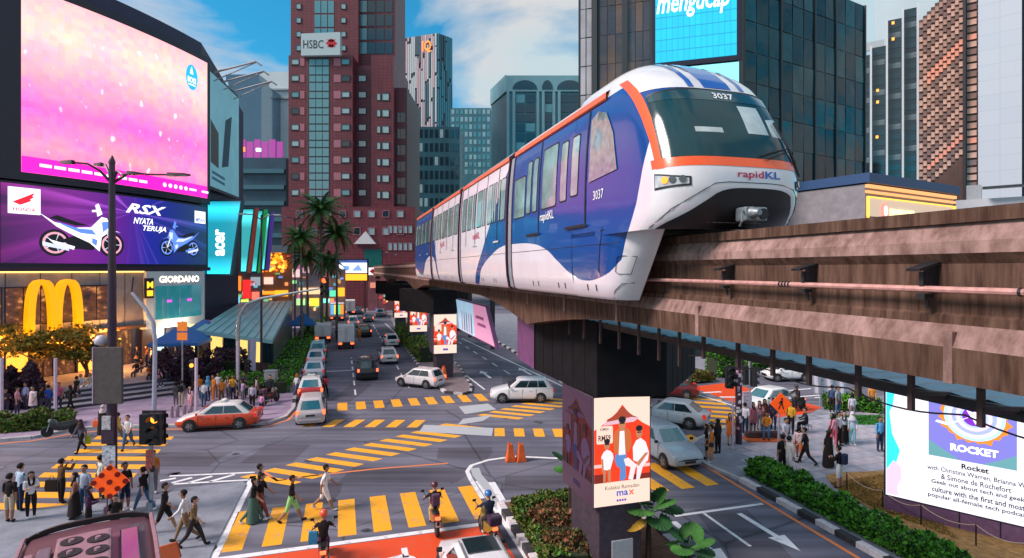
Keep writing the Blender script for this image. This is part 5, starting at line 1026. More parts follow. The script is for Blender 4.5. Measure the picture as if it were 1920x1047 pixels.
shop(690, 760, 516, 128, 'dim red shop row in front of the bank tower', (.32, .11, .12), [(694, 704, 530, 540, (.8, .3, .2), .5), (712, 726, 526, 536, (.7, .2, .3), .5)])
# gantry signs over the bend
gs = thing('gantry_sign', 'gantry billboard with white picture and orange band over the bend', 'billboard', (Xd(662, 118), 118, 0)); fg = lambda u, v, d=0.: Vector((Xd(u, 118) - gs.location.x, -d, Zd(v, 118)))
MB().extr(rect(634, 528, 690, 486), fg, -.6, 0).build('casing', FRM, gs); MB().extr(rect(636, 512, 688, 493), fg, 0, .1).build('picture_panel', glow((.75, .8, .9), .9), gs); MB().extr(rect(636, 526, 688, 514), fg, 0, .1).build('orange_band', glow((1, .36, .02), 1.1), gs)
printed('printed_shape', [ell(650, 503, 6, 5, 12), [(660, 508), (672, 496), (680, 508)]], glow((.2, .35, .8), .7), fg, .12, gs); MB().extr(rect(636, 493, 688, 488), fg, 0, .1).build('blue_band', glow((.05, .1, .35), .6), gs)
for u in (640, 684): MB().extr(rect(u - 1, Zd(0, 1) * 0 + 590, u + 1, 528), fg, -.4, -.1).build('post', DST, gs)
s2_ = thing('white_road_sign', 'small white sign with red emblem right of the gantry billboard', 'sign', (Xd(708, 116), 116, 0)); fg2 = lambda u, v, d=0.: Vector((Xd(u, 116) - s2_.location.x, -d, Zd(v, 116)))
MB().extr(rect(691, 516, 726, 502), fg2, -.2, 0).build('board', mat('sign_white', (.7, .7, .7), .5, emit=(.8, .8, .8), es=.4), s2_); printed('emblem', [[(693, 509), (699, 504), (705, 509), (699, 514)]], RDM, fg2, .02, s2_); MB().extr(rect(708, 590, 709, 516), fg2, -.2, -.1).build('post', DST, s2_)
# underground station entrance with sloping teal roof
st = thing('station_entrance', 'station entrance with sloping teal metal roof beside the avenue hedge', 'station entrance', (-21, 49, 0)); so = Vector(st.location)
fr, rr_, rl, fl_ = Vector((-20.7, 49, 3.2)) - so, Vector((-27.0, 69.8, 5.4)) - so, Vector((-33.0, 69, 5.3)) - so, Vector((-27.6, 49.5, 4.0)) - so
b = MB(); dn = Vector((0, 0, .35)); b.add([fr, rr_, rl, fl_, fr - dn, rr_ - dn, rl - dn, fl_ - dn], [(0, 1, 2, 3), (7, 6, 5, 4), (0, 4, 5, 1), (1, 5, 6, 2), (2, 6, 7, 3), (3, 7, 4, 0)]); b.build('roof', mat('teal_roof', (.30, .56, .58), .4, .1, var=.15, scale=.5), st)
for k in range(1, 9):
    a, c = fr.lerp(fl_, k / 9), rr_.lerp(rl, k / 9); MB().tube([a + Vector((0, 0, .03)), c + Vector((0, 0, .03))], .035, 4).build('roof_seam', mat('seam', (.10, .24, .26), .4), st)
for k in range(12):
    a, c = fr.lerp(rr_, (k + .03) / 12), fr.lerp(rr_, (k + .97) / 12); b = MB(); o3 = Vector((-.05, -.02, 0)); b.add([Vector((a.x, a.y, .1)) + o3, Vector((c.x, c.y, .1)) + o3, c - dn + o3, a - dn + o3], [(0, 1, 2, 3)]); b.build('side_panel', mat('station_side', (.10, .12, .13), .3, var=.4, scale=.6, coat=.4), st)
for k in range(6):
    a, c = fr.lerp(fl_, (k + .04) / 6), fr.lerp(fl_, (k + .96) / 6); y_ = Vector((0, .3, 0)); b = MB(); b.add([Vector((a.x, a.y, 1.2)) + y_, Vector((c.x, c.y, 1.2)) + y_, c - dn + y_, a - dn + y_], [(0, 1, 2, 3)]); b.build('front_glass', glow((.8, .55, .15), .8) if k in (1, 2, 4) else DG, st)
b = MB(); b.prism([(fr.x + .0, fr.y + .4), (fl_.x, fl_.y + .4), (rl.x, rl.y), (rr_.x - .1, rr_.y)], 0, 1.2); b.build('base_wall', mat('station_base', (.05, .05, .055), .6), st)
# hanging ribbon billboard on the right of the avenue
rb = thing('ribbon_billboard', 'long leaning blue and pink billboard along the right carriageway', 'billboard', RS(46, 10.5), ROAD_RZ); 
def rbm(x, y, d=0.): return Vector((x - y * .35 + 0.0, .12 * y + d + .9, 4.15 + y))
MB().extr([(-10.5, 0), (11.5, 0), (12.5, 2.7), (-8.0, 2.7)], rbm, -.25, 0).build('casing', PUR, rb)
MB().extr([(-10.2, .1), (-4.6, .1), (-4.3, 2.6), (-8.0, 2.6)], rbm, 0, .03).build('pink_panel', mat('pink_print', (.62, .30, .45), .5, emit=(.7, .3, .5), es=.3), rb); MB().extr([(-4.55, .1), (11.3, .1), (12.1, 2.6), (-4.25, 2.6)], rbm, 0, .03).build('blue_panel', mat('blue_print_panel', (.42, .60, .72), .5, var=.3, scale=.4, emit=(.35, .6, .8), es=.35), rb)
for i in range(5): printed('printed_figure', [[(-3.8 + .85 * i, .2), (-3.35 + .85 * i, .2), (-3.4 + .85 * i, 1.6), (-3.5 + .85 * i, 1.9), (-3.7 + .85 * i, 1.6)]], mat('fig_%d' % (i % 3), ((.2, .15, .3), (.45, .4, .5), (.12, .2, .35))[i % 3], .5), rbm, .035, rb)
for x0, y0 in ((-7.5, 1.6), (-8, 1.1), (6, 1.5), (6, 1.0)): printed('printed_line', [rect(x0, y0, x0 + 2.4, y0 + .22)], mat('print_mauve', (.45, .12, .35), .5), rbm, .035, rb)
for x in (-9, -2, 5, 11): MB().bx(x - .1, x + .1, .6, .9, 3.9, 7.6).build('bracket', DST, rb)
# ---------------------------------------------------------------- giant podcast screen
s0, s1 = Gd(1661, 929, .72), Gd(1920, 990, .72); sdv = (s1 - s0); sdv.z = 0; sdv.normalize()
scn = thing('plaza_screen', 'giant white video screen with planet artwork and podcast text on the plaza', 'video screen', (s0.x, s0.y, KZ)); sm = plane_map((0, 0, 0), sdv); SW, SH, SB = 5.6, 5.3, .72 - KZ
MB().extr(rect(-.05, 0, SW, SB), sm, -.6, -.02).build('plinth', mat('plinth_purple', (.16, .08, .16), .5, var=.2), scn); MB().extr(rect(-.06, SB, SW, SB + SH), sm, -.5, 0).build('casing', FRM, scn)
for i in range(1, 5): MB().extr(rect(i * 1.1 - .015, 0, i * 1.1 + .015, SB), sm, -.02, .0).build('plinth_joint', FRM, scn)
face = MB().extr(rect(0, SB + .04, SW, SB + SH), sm, 0, .01).build('screen_face', glow((.93, .90, 1.0), .66), scn)
k_ = 1 / 49.7
def SP(n, q, c, d, s=.95): return printed(n, [q], glow(c, s), sm, d, face)
SP('screen_blob', [(.02, SB + .06)] + [(.02, SB + SH - .1), (1.5, SB + SH - .1), (1.1, SB + 4.4), (.45, SB + 4.0), (.12, SB + 3.2), (.20, SB + 2.4), (.45, SB + 1.8), (.30, SB + 1.2), (.10, SB + .9)], (.03, .62, .85), .012)
SP('screen_blob', [(.02, SB + .1), (.02, SB + 1.0), (.25, SB + 1.4), (.48, SB + 1.2), (.50, SB + .8), (.36, SB + .4), (.42, SB + .1)], (.62, .42, .85), .016)
SP('screen_blob', [(.2, SB + 3.2), (.28, SB + 3.9), (.7, SB + 4.3), (.9, SB + 4.25), (.5, SB + 3.8)], (.75, .62, .9), .016)
ax0, ax1, ay0, ay1 = 1.32, 3.72, SB + 1.85, SB + 4.35
SP('art_square', rect(ax0, ay0, ax1, ay1), (.16, .15, .48), .014); cx_, cy_ = 2.60, SB + 3.45
SP('art_corner', [(ax0, ay0), (ax0 + .9, ay0), (ax0 + .5, ay0 + .25), (ax0, ay0 + .55)], (.10, .25, .28), .018); SP('art_corner', [(ax1, ay0), (ax1 - .9, ay0), (ax1 - .5, ay0 + .2), (ax1, ay0 + .5)], (.10, .25, .28), .018)
rr = random.Random(4); fl_r = []
for k in range(40): a = 2 * math.pi * k / 40; r0 = (1.0 if k % 2 else .88) + rr.uniform(-.06, .06); fl_r.append((cx_ + r0 * 1.0 * math.cos(a), min(ay1 - .02, cy_ + r0 * .98 * math.sin(a))))
SP('art_flame', fl_r, (.75, .20, .02), .022)
for i, (r0, c) in enumerate(((.84, (.35, .55, .75)), (.74, (.70, .55, .75)), (.62, (.28, .34, .75)), (.50, (.80, .50, .70)), (.40, (.35, .45, .85)), (.32, (.16, .02, .40)))): SP('art_ring', [(x, min(y, ay1 - .02)) for x, y in ell(cx_, cy_, r0, r0, 30)], c, .026 + .004 * i)
SP('art_continent', [(cx_ - .2, cy_ + .2), (cx_ - .02, cy_ + .15), (cx_ + .1, cy_ + .25), (cx_ + .28, cy_ + .22), (cx_ + .22, cy_ - .1), (cx_ + .05, cy_ - .25), (cx_ - .05, cy_ - .05)], (.95, .9, 1.), .052)
SP('art_trail', [(ax0 + .2, cy_ - .35), (ax0 + .55, cy_ - .42), (cx_ - .1, cy_ - .02), (cx_ - .05, cy_ + .02), (ax0 + .6, cy_ - .34), (ax0 + .25, cy_ - .28)], (.95, .92, 1.), .056)
INK = mat('screen_ink', (.004, .004, .012), .9, var=0, spec=0); WTX = glow((1, 1, 1), 1.)
text('ROCKET', WTX, sm, 1.95, SB + 2.15, 1.30, .26, .024, face, bold=.04)
for ln, y, x, wd, h_, bo in (('Rocket', 1.56, 2.26, .74, .19, .03), ('with Christina Warren, Brianna Wu', 1.30, 1.28, 2.75, .19, .012), ('& Simone de Rochefort', 1.06, 1.68, 1.90, .19, .012), ('Geek out about tech and geek', 0.81, 1.40, 2.52, .19, .018), ('culture with the first and most', .56, 1.42, 2.50, .19, .018), ('popular all-female tech podcast', .31, 1.30, 2.72, .19, .018)): text(ln, INK, sm, x, SB + y, wd, h_, .012, face, bold=bo)
SP('screen_blob', [(4.3, SB + .06), (5.5, SB + .06), (5.5, SB + 1.0), (5.0, SB + .75), (4.6, SB + .45)], (.03, .55, .75), .012)
# terrace steps up to the mall
stp = struct(MB().bx(0, .1, 0, .1, 0, .1).build('terrace_core', GREYP)); bpy.data.objects.remove(stp)
T0, T1_ = Gd(95, 772, KZ), Gd(345, 738, KZ); td = (T1_ - T0).normalized(); tn = Vector((-td.y, td.x, 0)); tl = (T1_ - T0).length
terr = MB(); q = [T0 + tn * 3.2, T1_ + tn * 3.2, T1_ + tn * 22, T0 + tn * 22 - td * 10]; terr.prism([(p.x, p.y) for p in q], 0, .95); terr = struct(terr.build('terrace', mat('terrace_stone', (.24, .21, .24), .7, var=.25, scale=1)))
for k in range(4):
    a = tn * (.8 * k); q = [T0 + a, T1_ + a, T1_ + tn * 3.2, T0 + tn * 3.2]; z1 = KZ + .2 * (k + 1) ; zb = KZ - .02 + .2 * k + .005 * (k > 0)
    MB().prism([(p.x, p.y) for p in q], zb, z1 - .03).build('step', mat('step_dark', (.05, .045, .06), .7), terr); MB().prism([(p.x, p.y) for p in (T0 + a - tn * .03, T1_ + a - tn * .03, T1_ + a + tn * .8, T0 + a + tn * .8)], z1 - .028, z1 + .004 * k).build('tread', mat('tread_grey', (.30, .28, .32), .7, var=.2, scale=2), terr)
# lamps that the photograph shows lit: restaurant canopy and shop ceiling lights
for x, z, d, e, c in ((-2.5, 3.7, 1.4, 900, (1, .42, .10)), (1.5, 3.7, 1.4, 900, (1, .42, .10)), (5.5, 3.7, 1.4, 900, (1, .42, .10)), (12.5, 3.6, 1.0, 300, (1, .8, .5))):
    ld = bpy.data.lights.new('canopy_lamp', 'POINT'); ld.energy = e; ld.color = c; ld.shadow_soft_size = .25; lo = bpy.data.objects.new('canopy_lamp', ld); COL.objects.link(lo); lo.parent = mall; lo.location = fl(x, z, d)
    MB().lathe([(.05, .22), (.2, .12), (.22, 0), (.2, -.0)], 10, fl(x, z + .28, d)).build('canopy_lamp_shade', FRM, mall)
# ================================================================== vehicles
CGL = mat('car_glass', (.012, .03, .038), .06, var=.2, coat=1, spec=.8); CGT = mat('car_glass_teal', (.03, .14, .17), .06, var=.2, coat=1, spec=.8); TYR = mat('tyre', (.014, .014, .016), .8, var=.2); RIM = mat('alloy', (.40, .41, .43), .3, .7, var=.1); TRIM = mat('car_black', (.014, .014, .016), .5)
TAIL = mat('tail_lens', (.30, .012, .01), .2, var=0, coat=1, emit=(1, .05, .02), es=.25); TAILON = mat('tail_lens_lit', (.5, .05, .02), .2, var=0, emit=(1, .12, .04), es=1.6); HEADL = mat('head_lens', (.5, .53, .56), .12, var=.2, coat=1); PLATE = mat('plate', (.02, .02, .022), .4); AMBER = mat('amber_lens', (.7, .2, .02), .2, var=0, coat=1)
SPEC = {'sedan': (4.40, 1.74, 1.48, .94, (-1.80, -1.05, .30, 1.10)), 'hatch': (3.90, 1.70, 1.50, .94, (-1.86, -1.50, .25, 1.05)), 'suv': (4.45, 1.82, 1.64, 1.04, (-2.12, -1.70, .25, 1.00)), 'mpv': (4.55, 1.76, 1.74, 1.04, (-2.20, -2.02, .55, 1.35)), 'wagon': (4.2, 1.70, 1.58, .96, (-2.0, -1.72, .35, 1.15))}
WHM = {}
def wheel_mesh(r, wd):
    if (r, wd) not in WHM:
        t = MB(); t.lathe([(r * .62, -wd / 2), (r * .93, -wd / 2), (r, -wd * .36), (r, wd * .36), (r * .93, wd / 2), (r * .62, wd / 2)], 20, axis='Y', cap=True)
        q = MB(); q.lathe([(r * .64, wd * .50), (r * .60, wd * .54), (r * .14, wd * .50), (.02, wd * .56)], 20, axis='Y')
        for k in range(5):
            a = k * 2 * math.pi / 5; d = Vector((math.cos(a), 0, math.sin(a))); q.box(d * r * .34 + Vector((0, wd * .55, 0)), (r * .14, .02, r * .5), 1, 0, Matrix.Rotation(-a + math.pi / 2, 4, 'Y'))
        WHM[(r, wd)] = (t.mesh('wheel', TYR, 40), q.mesh('rim', [mat('rim_dark', (.10, .10, .11), .4, .5), RIM], 40))
    return WHM[(r, wd)]
def add_wheels(root, xs, y, r, wd=.21):
    tm, rm = wheel_mesh(r, wd)
    for x in xs:
        for sg in (1, -1):
            w_ = put('wheel', tm, root, (x, sg * y, r)); rim_ = put('rim', rm, w_)
            if sg < 0: rim_.rotation_euler = (0, 0, math.pi)
def build_car(kind, label, col, loc, heading, roofcol=None, hoodcol=None, glass=None, lit=False, group=None, taxi=False, cat_='car', name=None, rack=False):
    L, W, Ht, bz, (xrb, xrt, xft, xfb) = SPEC[kind]; r = thing(name or 'car', label, cat_, loc, heading, group); pm = paint(col); rm = paint(roofcol) if roofcol else pm; hm = paint(hoodcol) if hoodcol else pm; gl = glass or CGL; w = W / 2; h = L / 2
    st = [(-h, .52, .80, .84), (-h + .06, .36, .86, .90), (-h + .3, .24, bz - .02 if xrb < -h + .5 else .94, .965), (xrb, .20, bz, .98), (-1.28, .19, bz, 1), (-.6, .18, bz, 1), (0, .18, bz, 1), (.7, .18, bz, 1), (xfb, .19, bz - .01, .99), (1.38, .20, bz - .08, .985), (h - .45, .22, bz - .17, .955), (h - .14, .28, bz - .26, .87), (h - .02, .38, bz - .36, .76), (h, .48, bz - .44, .70)]
    st = sorted(st); rings = []
    for x, zb, zt, k in st:
        ww = w * k; half = [(0, zb), (ww * .84, zb), (ww * .97, zb + .10), (ww, zb + .28 if zt - zb > .4 else (zb + zt) / 2), (ww * .985, zt - .14 if zt - zb > .4 else zt - .06), (ww * .93, zt - .03), (ww * .80, zt + .01), (0, zt + .025)]
        rings.append([(x, y, z) for y, z in half] + [(x, -y, z) for y, z in half[-2:0:-1]])
    b = MB(); b.loft(rings); n_ = len(rings[0])
    if hoodcol:
        for i, f in enumerate(b.f):
            if len(f) == 4 and sum(b.v[j][0] for j in f) / 4 > xfb - .05 and min(b.v[j][2] for j in f) > bz - .40 and sum(abs(b.v[j][1]) for j in f) / 4 < w * .9: b.m[i] = 1
    b.build('body', [pm, hm], r, smooth=42)
    # cabin: roof, pillars and inner shell
    wb, wt = w * .90, w * .70; zr = Ht
    def xr(t): return lerp(xrb, xrt, t)
    def xf(t): return lerp(xfb, xft, t)
    def yy(t): return lerp(wb, wt, t ** 1.25)
    rings = []
    for t, inset in ((-.05, 0), (.3, 0), (.6, 0), (.84, 0), (.94, .03), (1.0, .14), (1.03, .38)):
        x0, x1, y, z = xr(t) + inset, xf(t) - inset, max(.1, yy(max(0, min(t, 1))) - inset * .9), lerp(bz, zr, min(t, 1.03)); c = min(.22, y * .3)
        rings.append([(x0 + c * .35, -y + .0, z), (x1 - c * .6, -y, z), (x1 - c * .12, -y * .72, z), (x1, 0, z), (x1 - c * .12, y * .72, z), (x1 - c * .6, y, z), (x0 + c * .35, y, z), (x0 + .02, y * .75, z), (x0, 0, z), (x0 + .02, -y * .75, z)])
    b = MB(); b.loft(rings); b.build('cabin', rm, r, smooth=40)
    o = .012
    def gq(name, pts): return MB().add(pts, [(0, 1, 2, 3)]).build(name, gl, r, fix=False)
    def strip(name, xs_f, sgn, k0=.88):
        rows = []
        for t in (.06, .4, .82):
            y = yy(t); x = xs_f(t); c = min(.22, y * .3); s_ = 1 if sgn > 0 else -1
            rows.append([Vector((x + s_ * o - s_ * c * .12 * (abs(q) / .72) ** 2, q * y, lerp(bz, zr, t))) for q in (-k0 * .84, -.4, 0, .4, k0 * .84)])
        return MB().grid(rows).build(name, gl, r, smooth=60)
    strip('windscreen', xf, 1); strip('rear_window', xr, -1)
    cuts = {'sedan': (.10, .50, .90), 'hatch': (.16, .52, .91), 'suv': (.10, .32, .60, .91), 'mpv': (.08, .34, .64, .92), 'wagon': (.09, .32, .60, .91)}[kind]
    for sg in (1, -1):
        for a, c in zip(cuts[:-1], cuts[1:]):
            q = []
            for t, f in ((.08, a), (.08, c), (.80, c), (.80, a)):
                g_ = .018 if f == a else -.018; q.append(Vector((lerp(xr(t) + .05, xf(t) - .10, f) + g_, sg * (yy(t) + o), lerp(bz, zr, t))))
            gq('side_window', q)
        MB().box((xfb - .12, sg * (w * .98 + .07), bz + .08), (.10, .17, .13)).build('wing_mirror', TRIM if not hoodcol else pm, r, bevel=.025)
        MB().bx(-1.2, 1.2, sg * (w * .985) - .02, sg * (w * .985) + .02, .22, .30).build('sill', TRIM, r)
        for x in (-.98, -.02, .93): MB().bx(x - .008, x + .008, sg * w * .992 - .01, sg * w * .992 + .006, .30, bz - .06).build('door_seam', TRIM, r)
        for x in (-.55, .42): MB().bx(x - .09, x + .09, sg * w * .99 - .01, sg * w * .99 + .025, bz - .17, bz - .14).build('door_handle', RIM if col[0] < .1 else pm, r)
        for x in (-L * .29, L * .31): MB().lathe([(.385, -.012), (.385, .012)], 18, (x, sg * (w * .985), .36), axis='Y').build('wheel_arch', TRIM, r)
        MB().bx(-h - .015 + .02, -h + .22, sg * w * .86 - .12, sg * w * .86 + .055, bz - .28, bz - .02).build('tail_light', TAILON if lit else TAIL, r, bevel=.03)
        MB().bx(h - .42, h - .06, sg * w * .66 - .16, sg * w * .66 + .12, bz - .42, bz - .27).build('headlight', HEADL, r, bevel=.04)
    add_wheels(r, (-L * .29, L * .31), w - .085, .315 if kind in ('sedan', 'hatch', 'wagon') else .345)
    MB().bx(-h - .012, -h + .05, -.26, .26, .60, .71).build('number_plate', PLATE, r); MB().bx(h - .03, h + .012, -.28, .28, .42, .53).build('number_plate', PLATE, r)
    MB().bx(-h - .02, -h + .12, -w * .76, w * .76, .34, .46).build('bumper', TRIM if kind in ('suv', 'mpv') else pm, r, bevel=.03); MB().bx(h - .07, h + .004, -w * .46, w * .46, .54, .62).build('grille', TRIM, r, bevel=.02)
    if taxi: MB().bx(-.35, -.10, -.28, .28, zr + .02, zr + .15).build('roof_sign', mat('taxi_sign', (.75, .75, .72), .4), r, bevel=.03)
    if rack:
        for sg in (1, -1): MB().tube([(xrt + .2, sg * wt * .86, zr + .05), (xft - .2, sg * wt * .86, zr + .05)], .025, 6).build('roof_rail', RIM, r)
        MB().bx(-.7, .15, -.45, .45, zr + .035, zr + .055).build('sunroof', gl, r)
    return r
AW = ROAD_RZ; WHC, SLV, BLKC = (.72, .71, .73), (.46, .45, .47), (.012, .013, .016)
def at(u, v, z=0.): g_ = Gd(u, v, z); return (g_.x, g_.y, z)
build_car('wagon', 'silver hatchback with lit tail lights last in the left lane queue', (.50, .45, .46), at(585, 784), AW, lit=True, glass=CGT)
build_car('sedan', 'red taxi with white roof right behind the silver hatchback in the queue', (.42, .015, .012), at(584, 742), AW, roofcol=(.7, .68, .66), glass=CGT, taxi=True, lit=True)
build_car('sedan', 'white saloon ahead of the red taxi in the left lane', WHC, at(590, 706), AW, glass=CGT)
build_car('sedan', 'white saloon taxi with dark window behind the teal roofed car', (.66, .66, .68), at(593, 683), AW)
build_car('mpv', 'teal people carrier just behind the white van in the queue', (.25, .50, .55), at(597, 668), AW, glass=CGT)
build_car('mpv', 'black people carrier with lit tail lights in the middle lane', BLKC, at(687, 706), AW, lit=True)
build_car('sedan', 'nearer white saloon in the right lane of the left carriageway', (.68, .62, .60), at(727, 678), AW, lit=True); build_car('sedan', 'farther white saloon in the right lane beside the median', WHC, at(733, 648), AW)
build_car('hatch', 'white hatchback swinging left round the far median tip', (.74, .68, .68), at(787, 724), AW + R(48), lit=True)
build_car('suv', 'black sports utility car braking behind the small lorry', (.02, .016, .016), at(683, 630), AW, lit=True); build_car('sedan', 'small distant grey saloon rounding the bend', (.30, .33, .34), at(715, 593), AW - R(10))
build_car('suv', 'white sports utility car crossing the junction sideways by the diagonal zebra', WHC, at(978, 751), math.pi + R(2), rack=False)
build_car('sedan', 'orange red taxi with white bonnet and roof beside the left kerb', (.62, .055, .008), at(412, 801), math.pi + R(12), roofcol=(.70, .66, .64), hoodcol=(.72, .70, .70), taxi=True)
build_car('sedan', 'silver grey saloon turning behind the poster pier', (.45, .50, .54), at(1258, 794), math.pi - R(30))
build_car('suv', 'blue grey sports utility car facing the camera right of the poster pier', (.34, .40, .46), at(1245, 858), AW + math.pi, glass=CGT); build_car('sedan', 'dark red saloon half hidden behind the black crosshead', (.16, .012, .012), at(1250, 744), math.pi - R(8))
build_car('hatch', 'white hatchback driving left beneath the monorail beam', (.74, .75, .76), at(1474, 713), math.pi + R(4)); build_car('sedan', 'white saloon waiting at the red box behind the orange sign', (.72, .74, .75), at(1438, 768), math.pi + R(28), glass=CGT)
build_car('sedan', 'white saloon far along the right carriageway under the ribbon billboard', WHC, at(905, 636), AW, group=None)
build_car('sedan', 'first of the pale cars parked where the avenue bends', (.62, .62, .62), at(690, 572), AW - R(20), group='cars at the bend'); build_car('sedan', 'pale car parked rightmost where the avenue bends', (.66, .66, .68), at(716, 570), AW - R(30), group='cars at the bend'); build_car('mpv', 'white van among traffic at the bend', (.7, .66, .62), at(658, 582), AW)
build_car('suv', 'white sports utility car cut off by the bottom edge', (.72, .72, .75), at(897, 1124), AW, rack=True)
for lab, c, u, v, k in (('grey saloon farthest in the middle lane before the bend', (.2, .22, .24), 690, 603, 'sedan'), ('white people carrier ahead of the black sports utility car', WHC, 662, 612, 'mpv'), ('blue grey hatchback at the bend left of the gantry posts', (.2, .28, .36), 672, 588, 'hatch'), ('maroon saloon far along the right carriageway', (.2, .03, .03), 862, 618, 'sedan')): build_car(k, lab, c, at(u, v), AW, lit=True)
# lorry and van
def box_truck(label, loc, rz, w=1.85, L=3.4, hb=2.7, cabc=(.55, .3, .3)):
    r = thing('box_lorry', label, 'lorry', loc, rz); WM_ = mat('lorry_white', (.66, .65, .66), .5, var=.12, scale=2)
    MB().bx(-L / 2, L / 2, -w / 2, w / 2, .85, hb).build('cargo_box', WM_, r, bevel=.03); MB().bx(L / 2 + .08, L / 2 + 1.5, -w / 2 + .08, w / 2 - .08, .5, 2.05).build('cab', paint(cabc), r, bevel=.12); MB().bx(-L / 2, L / 2 + 1.4, -.4, .4, .5, .84).build('chassis', TRIM, r)
    for sg in (1, -1):
        MB().bx(-L / 2 - .03, -L / 2 - .002, min(0, sg) * (w / 2 - .06) + .01, max(0, sg) * (w / 2 - .06) - .01, .95, hb - .15).build('rear_door', WM_, r, bevel=.01); MB().tube([(-L / 2 - .05, sg * .1, 1.0), (-L / 2 - .05, sg * .1, hb - .2)], .02, 6).build('door_bar', RIM, r)
        MB().bx(-L / 2 - .06, -L / 2 + .02, sg * w * .36 - .2, sg * w * .36 + .2, .58, .80).build('tail_light', TAILON, r, bevel=.02)
    MB().bx(-L / 2 - .04, -L / 2 + .05, -w / 2, w / 2, .45, .57).build('bumper', TRIM, r); MB().bx(-L / 2 - .05, -L / 2, -.26, .26, .62, .74).build('number_plate', PLATE, r); MB().bx(L / 2 + 1.40, L / 2 + 1.52, -w / 2 + .25, w / 2 - .25, 1.3, 1.9).build('windscreen', CGL, r); add_wheels(r, (-L * .28, L / 2 + .8), w / 2 - .15, .36)
    return r
box_truck('small white box lorry with lit tail lights in the middle lane', at(649, 652), AW); box_truck('longer white box van at the head of the left lane queue', at(606, 640), AW, 1.95, 4.6, 2.3, (.6, .6, .62)); box_truck('brown goods lorry parked far up the avenue', at(655, 590), AW, 2.2, 5, 3.0, (.25, .2, .18))
r = box_truck('festive orange and green vending truck on the left of the avenue', at(632, 602), AW, 2.4, 3.5, 3.2, (.8, .3, .05))
for i, c in enumerate(((1, .3, .02), (.1, .7, .3), (.9, .7, .1), (.1, .4, .8))): MB().bx(-1.79, -1.76, -1.1 + .55 * i, -.6 + .55 * i, 1.3, 3.0).build('painted_panel', glow(c, .7), r)
# coach roof at the lower left
bus = thing('tour_coach', 'pinkish brown coach roof with five fan vents at the bottom left', 'bus', (-7.55, 9.95, 0), math.atan2(.82, -.57)); BP = mat('coach_paint', (.13, .05, .065), .45, var=.12, coat=.2, scale=.8); BP2 = mat('coach_pale', (.30, .16, .19), .5, var=.12, coat=.1)
Lb_, wb_, hb_ = 10.0, 1.30, 3.25; rings = []
for x, k, dz in ((-Lb_ + 4.6, 1, 0), (2.0, 1, 0), (3.6, 1, -.01), (4.3, .985, -.06), (4.62, .95, -.22), (4.75, .90, -.5)):
    ww = wb_ * k; z = hb_ + dz; half = [(0, .4), (ww, .4), (ww, 2.4), (ww, z - .35), (ww * .96, z - .12), (ww * .82, z), (0, z + .06)]; rings.append([(x, y, zz) for y, zz in half] + [(x, -y, zz) for y, zz in half[-2:0:-1]])
MB().loft(rings).build('body', BP, bus, smooth=40)
b = MB(); rg = []
for t in [-1 + i / 8 for i in range(17)]:
    y = t * wb_ * .90; x = 4.36 - .22 * abs(t) ** 3; rg.append([(x, y, hb_ - .02 - .10 * abs(t) ** 4), (x + .16, y, hb_ - .06 - .10 * abs(t) ** 4), (x + .16, y, hb_ + .07 - .1 * abs(t) ** 4), (x, y, hb_ + .10 - .1 * abs(t) ** 4)])
b.loft(rg); b.build('roof_spoiler', TRIM, bus, smooth=40)
for sg in (1, -1): MB().tube([(4.2, sg * 1.20, hb_ - .02), (2.5, sg * 1.22, hb_ + .03), (-2, sg * 1.22, hb_ + .03)], .045, 6).build('roof_rail', BP2, bus)
MB().bx(-.2, 3.15, -.42, .55, hb_ + .05, hb_ + .26).build('air_conditioner', BP2, bus, bevel=.06)
for x, y in ((2.75, .28), (2.6, -.18), (2.15, .28), (2.0, -.18), (1.55, .28), (1.4, -.18)):
    f = MB().lathe([(.20, 0), (.20, .03), (.08, .03), (.08, 0)], 18, (x, y, hb_ + .255)).build('fan_ring', TRIM, bus, smooth=30); MB().lathe([(.065, 0), (.05, .05), (.0, .05)], 12, (x, y, hb_ + .27)).build('fan_hub', BP2, f)
MB().bx(.5, 3.0, .62, .86, hb_ + .03, hb_ + .16).build('roof_duct', mat('duct_grey', (.16, .12, .15), .4), bus, bevel=.04); MB().bx(.5, 3.2, -.92, -.56, hb_ + .03, hb_ + .13).build('roof_hatch', CGL, bus, bevel=.03); MB().bx(.6, 3.0, .92, 1.08, hb_ + .01, hb_ + .09).build('roof_panel', BP2, bus, bevel=.03)
add_wheels(bus, (-3, 2.6), wb_ - .2, .48, .28)
sg_ = thing('orange_board', 'tilted orange board edge beside the coach at the bottom', 'sign', at(314, 1062)); MB().box((0, 0, .42), (.75, .08, .5), 0, 0, Matrix.Rotation(R(-16), 4, 'Y')).build('board', mat('board_orange', (.42, .08, .02), .5), sg_); MB().tube([(0, 0, 0), (0, 0, .3)], .03, 6).build('post', DST, sg_)
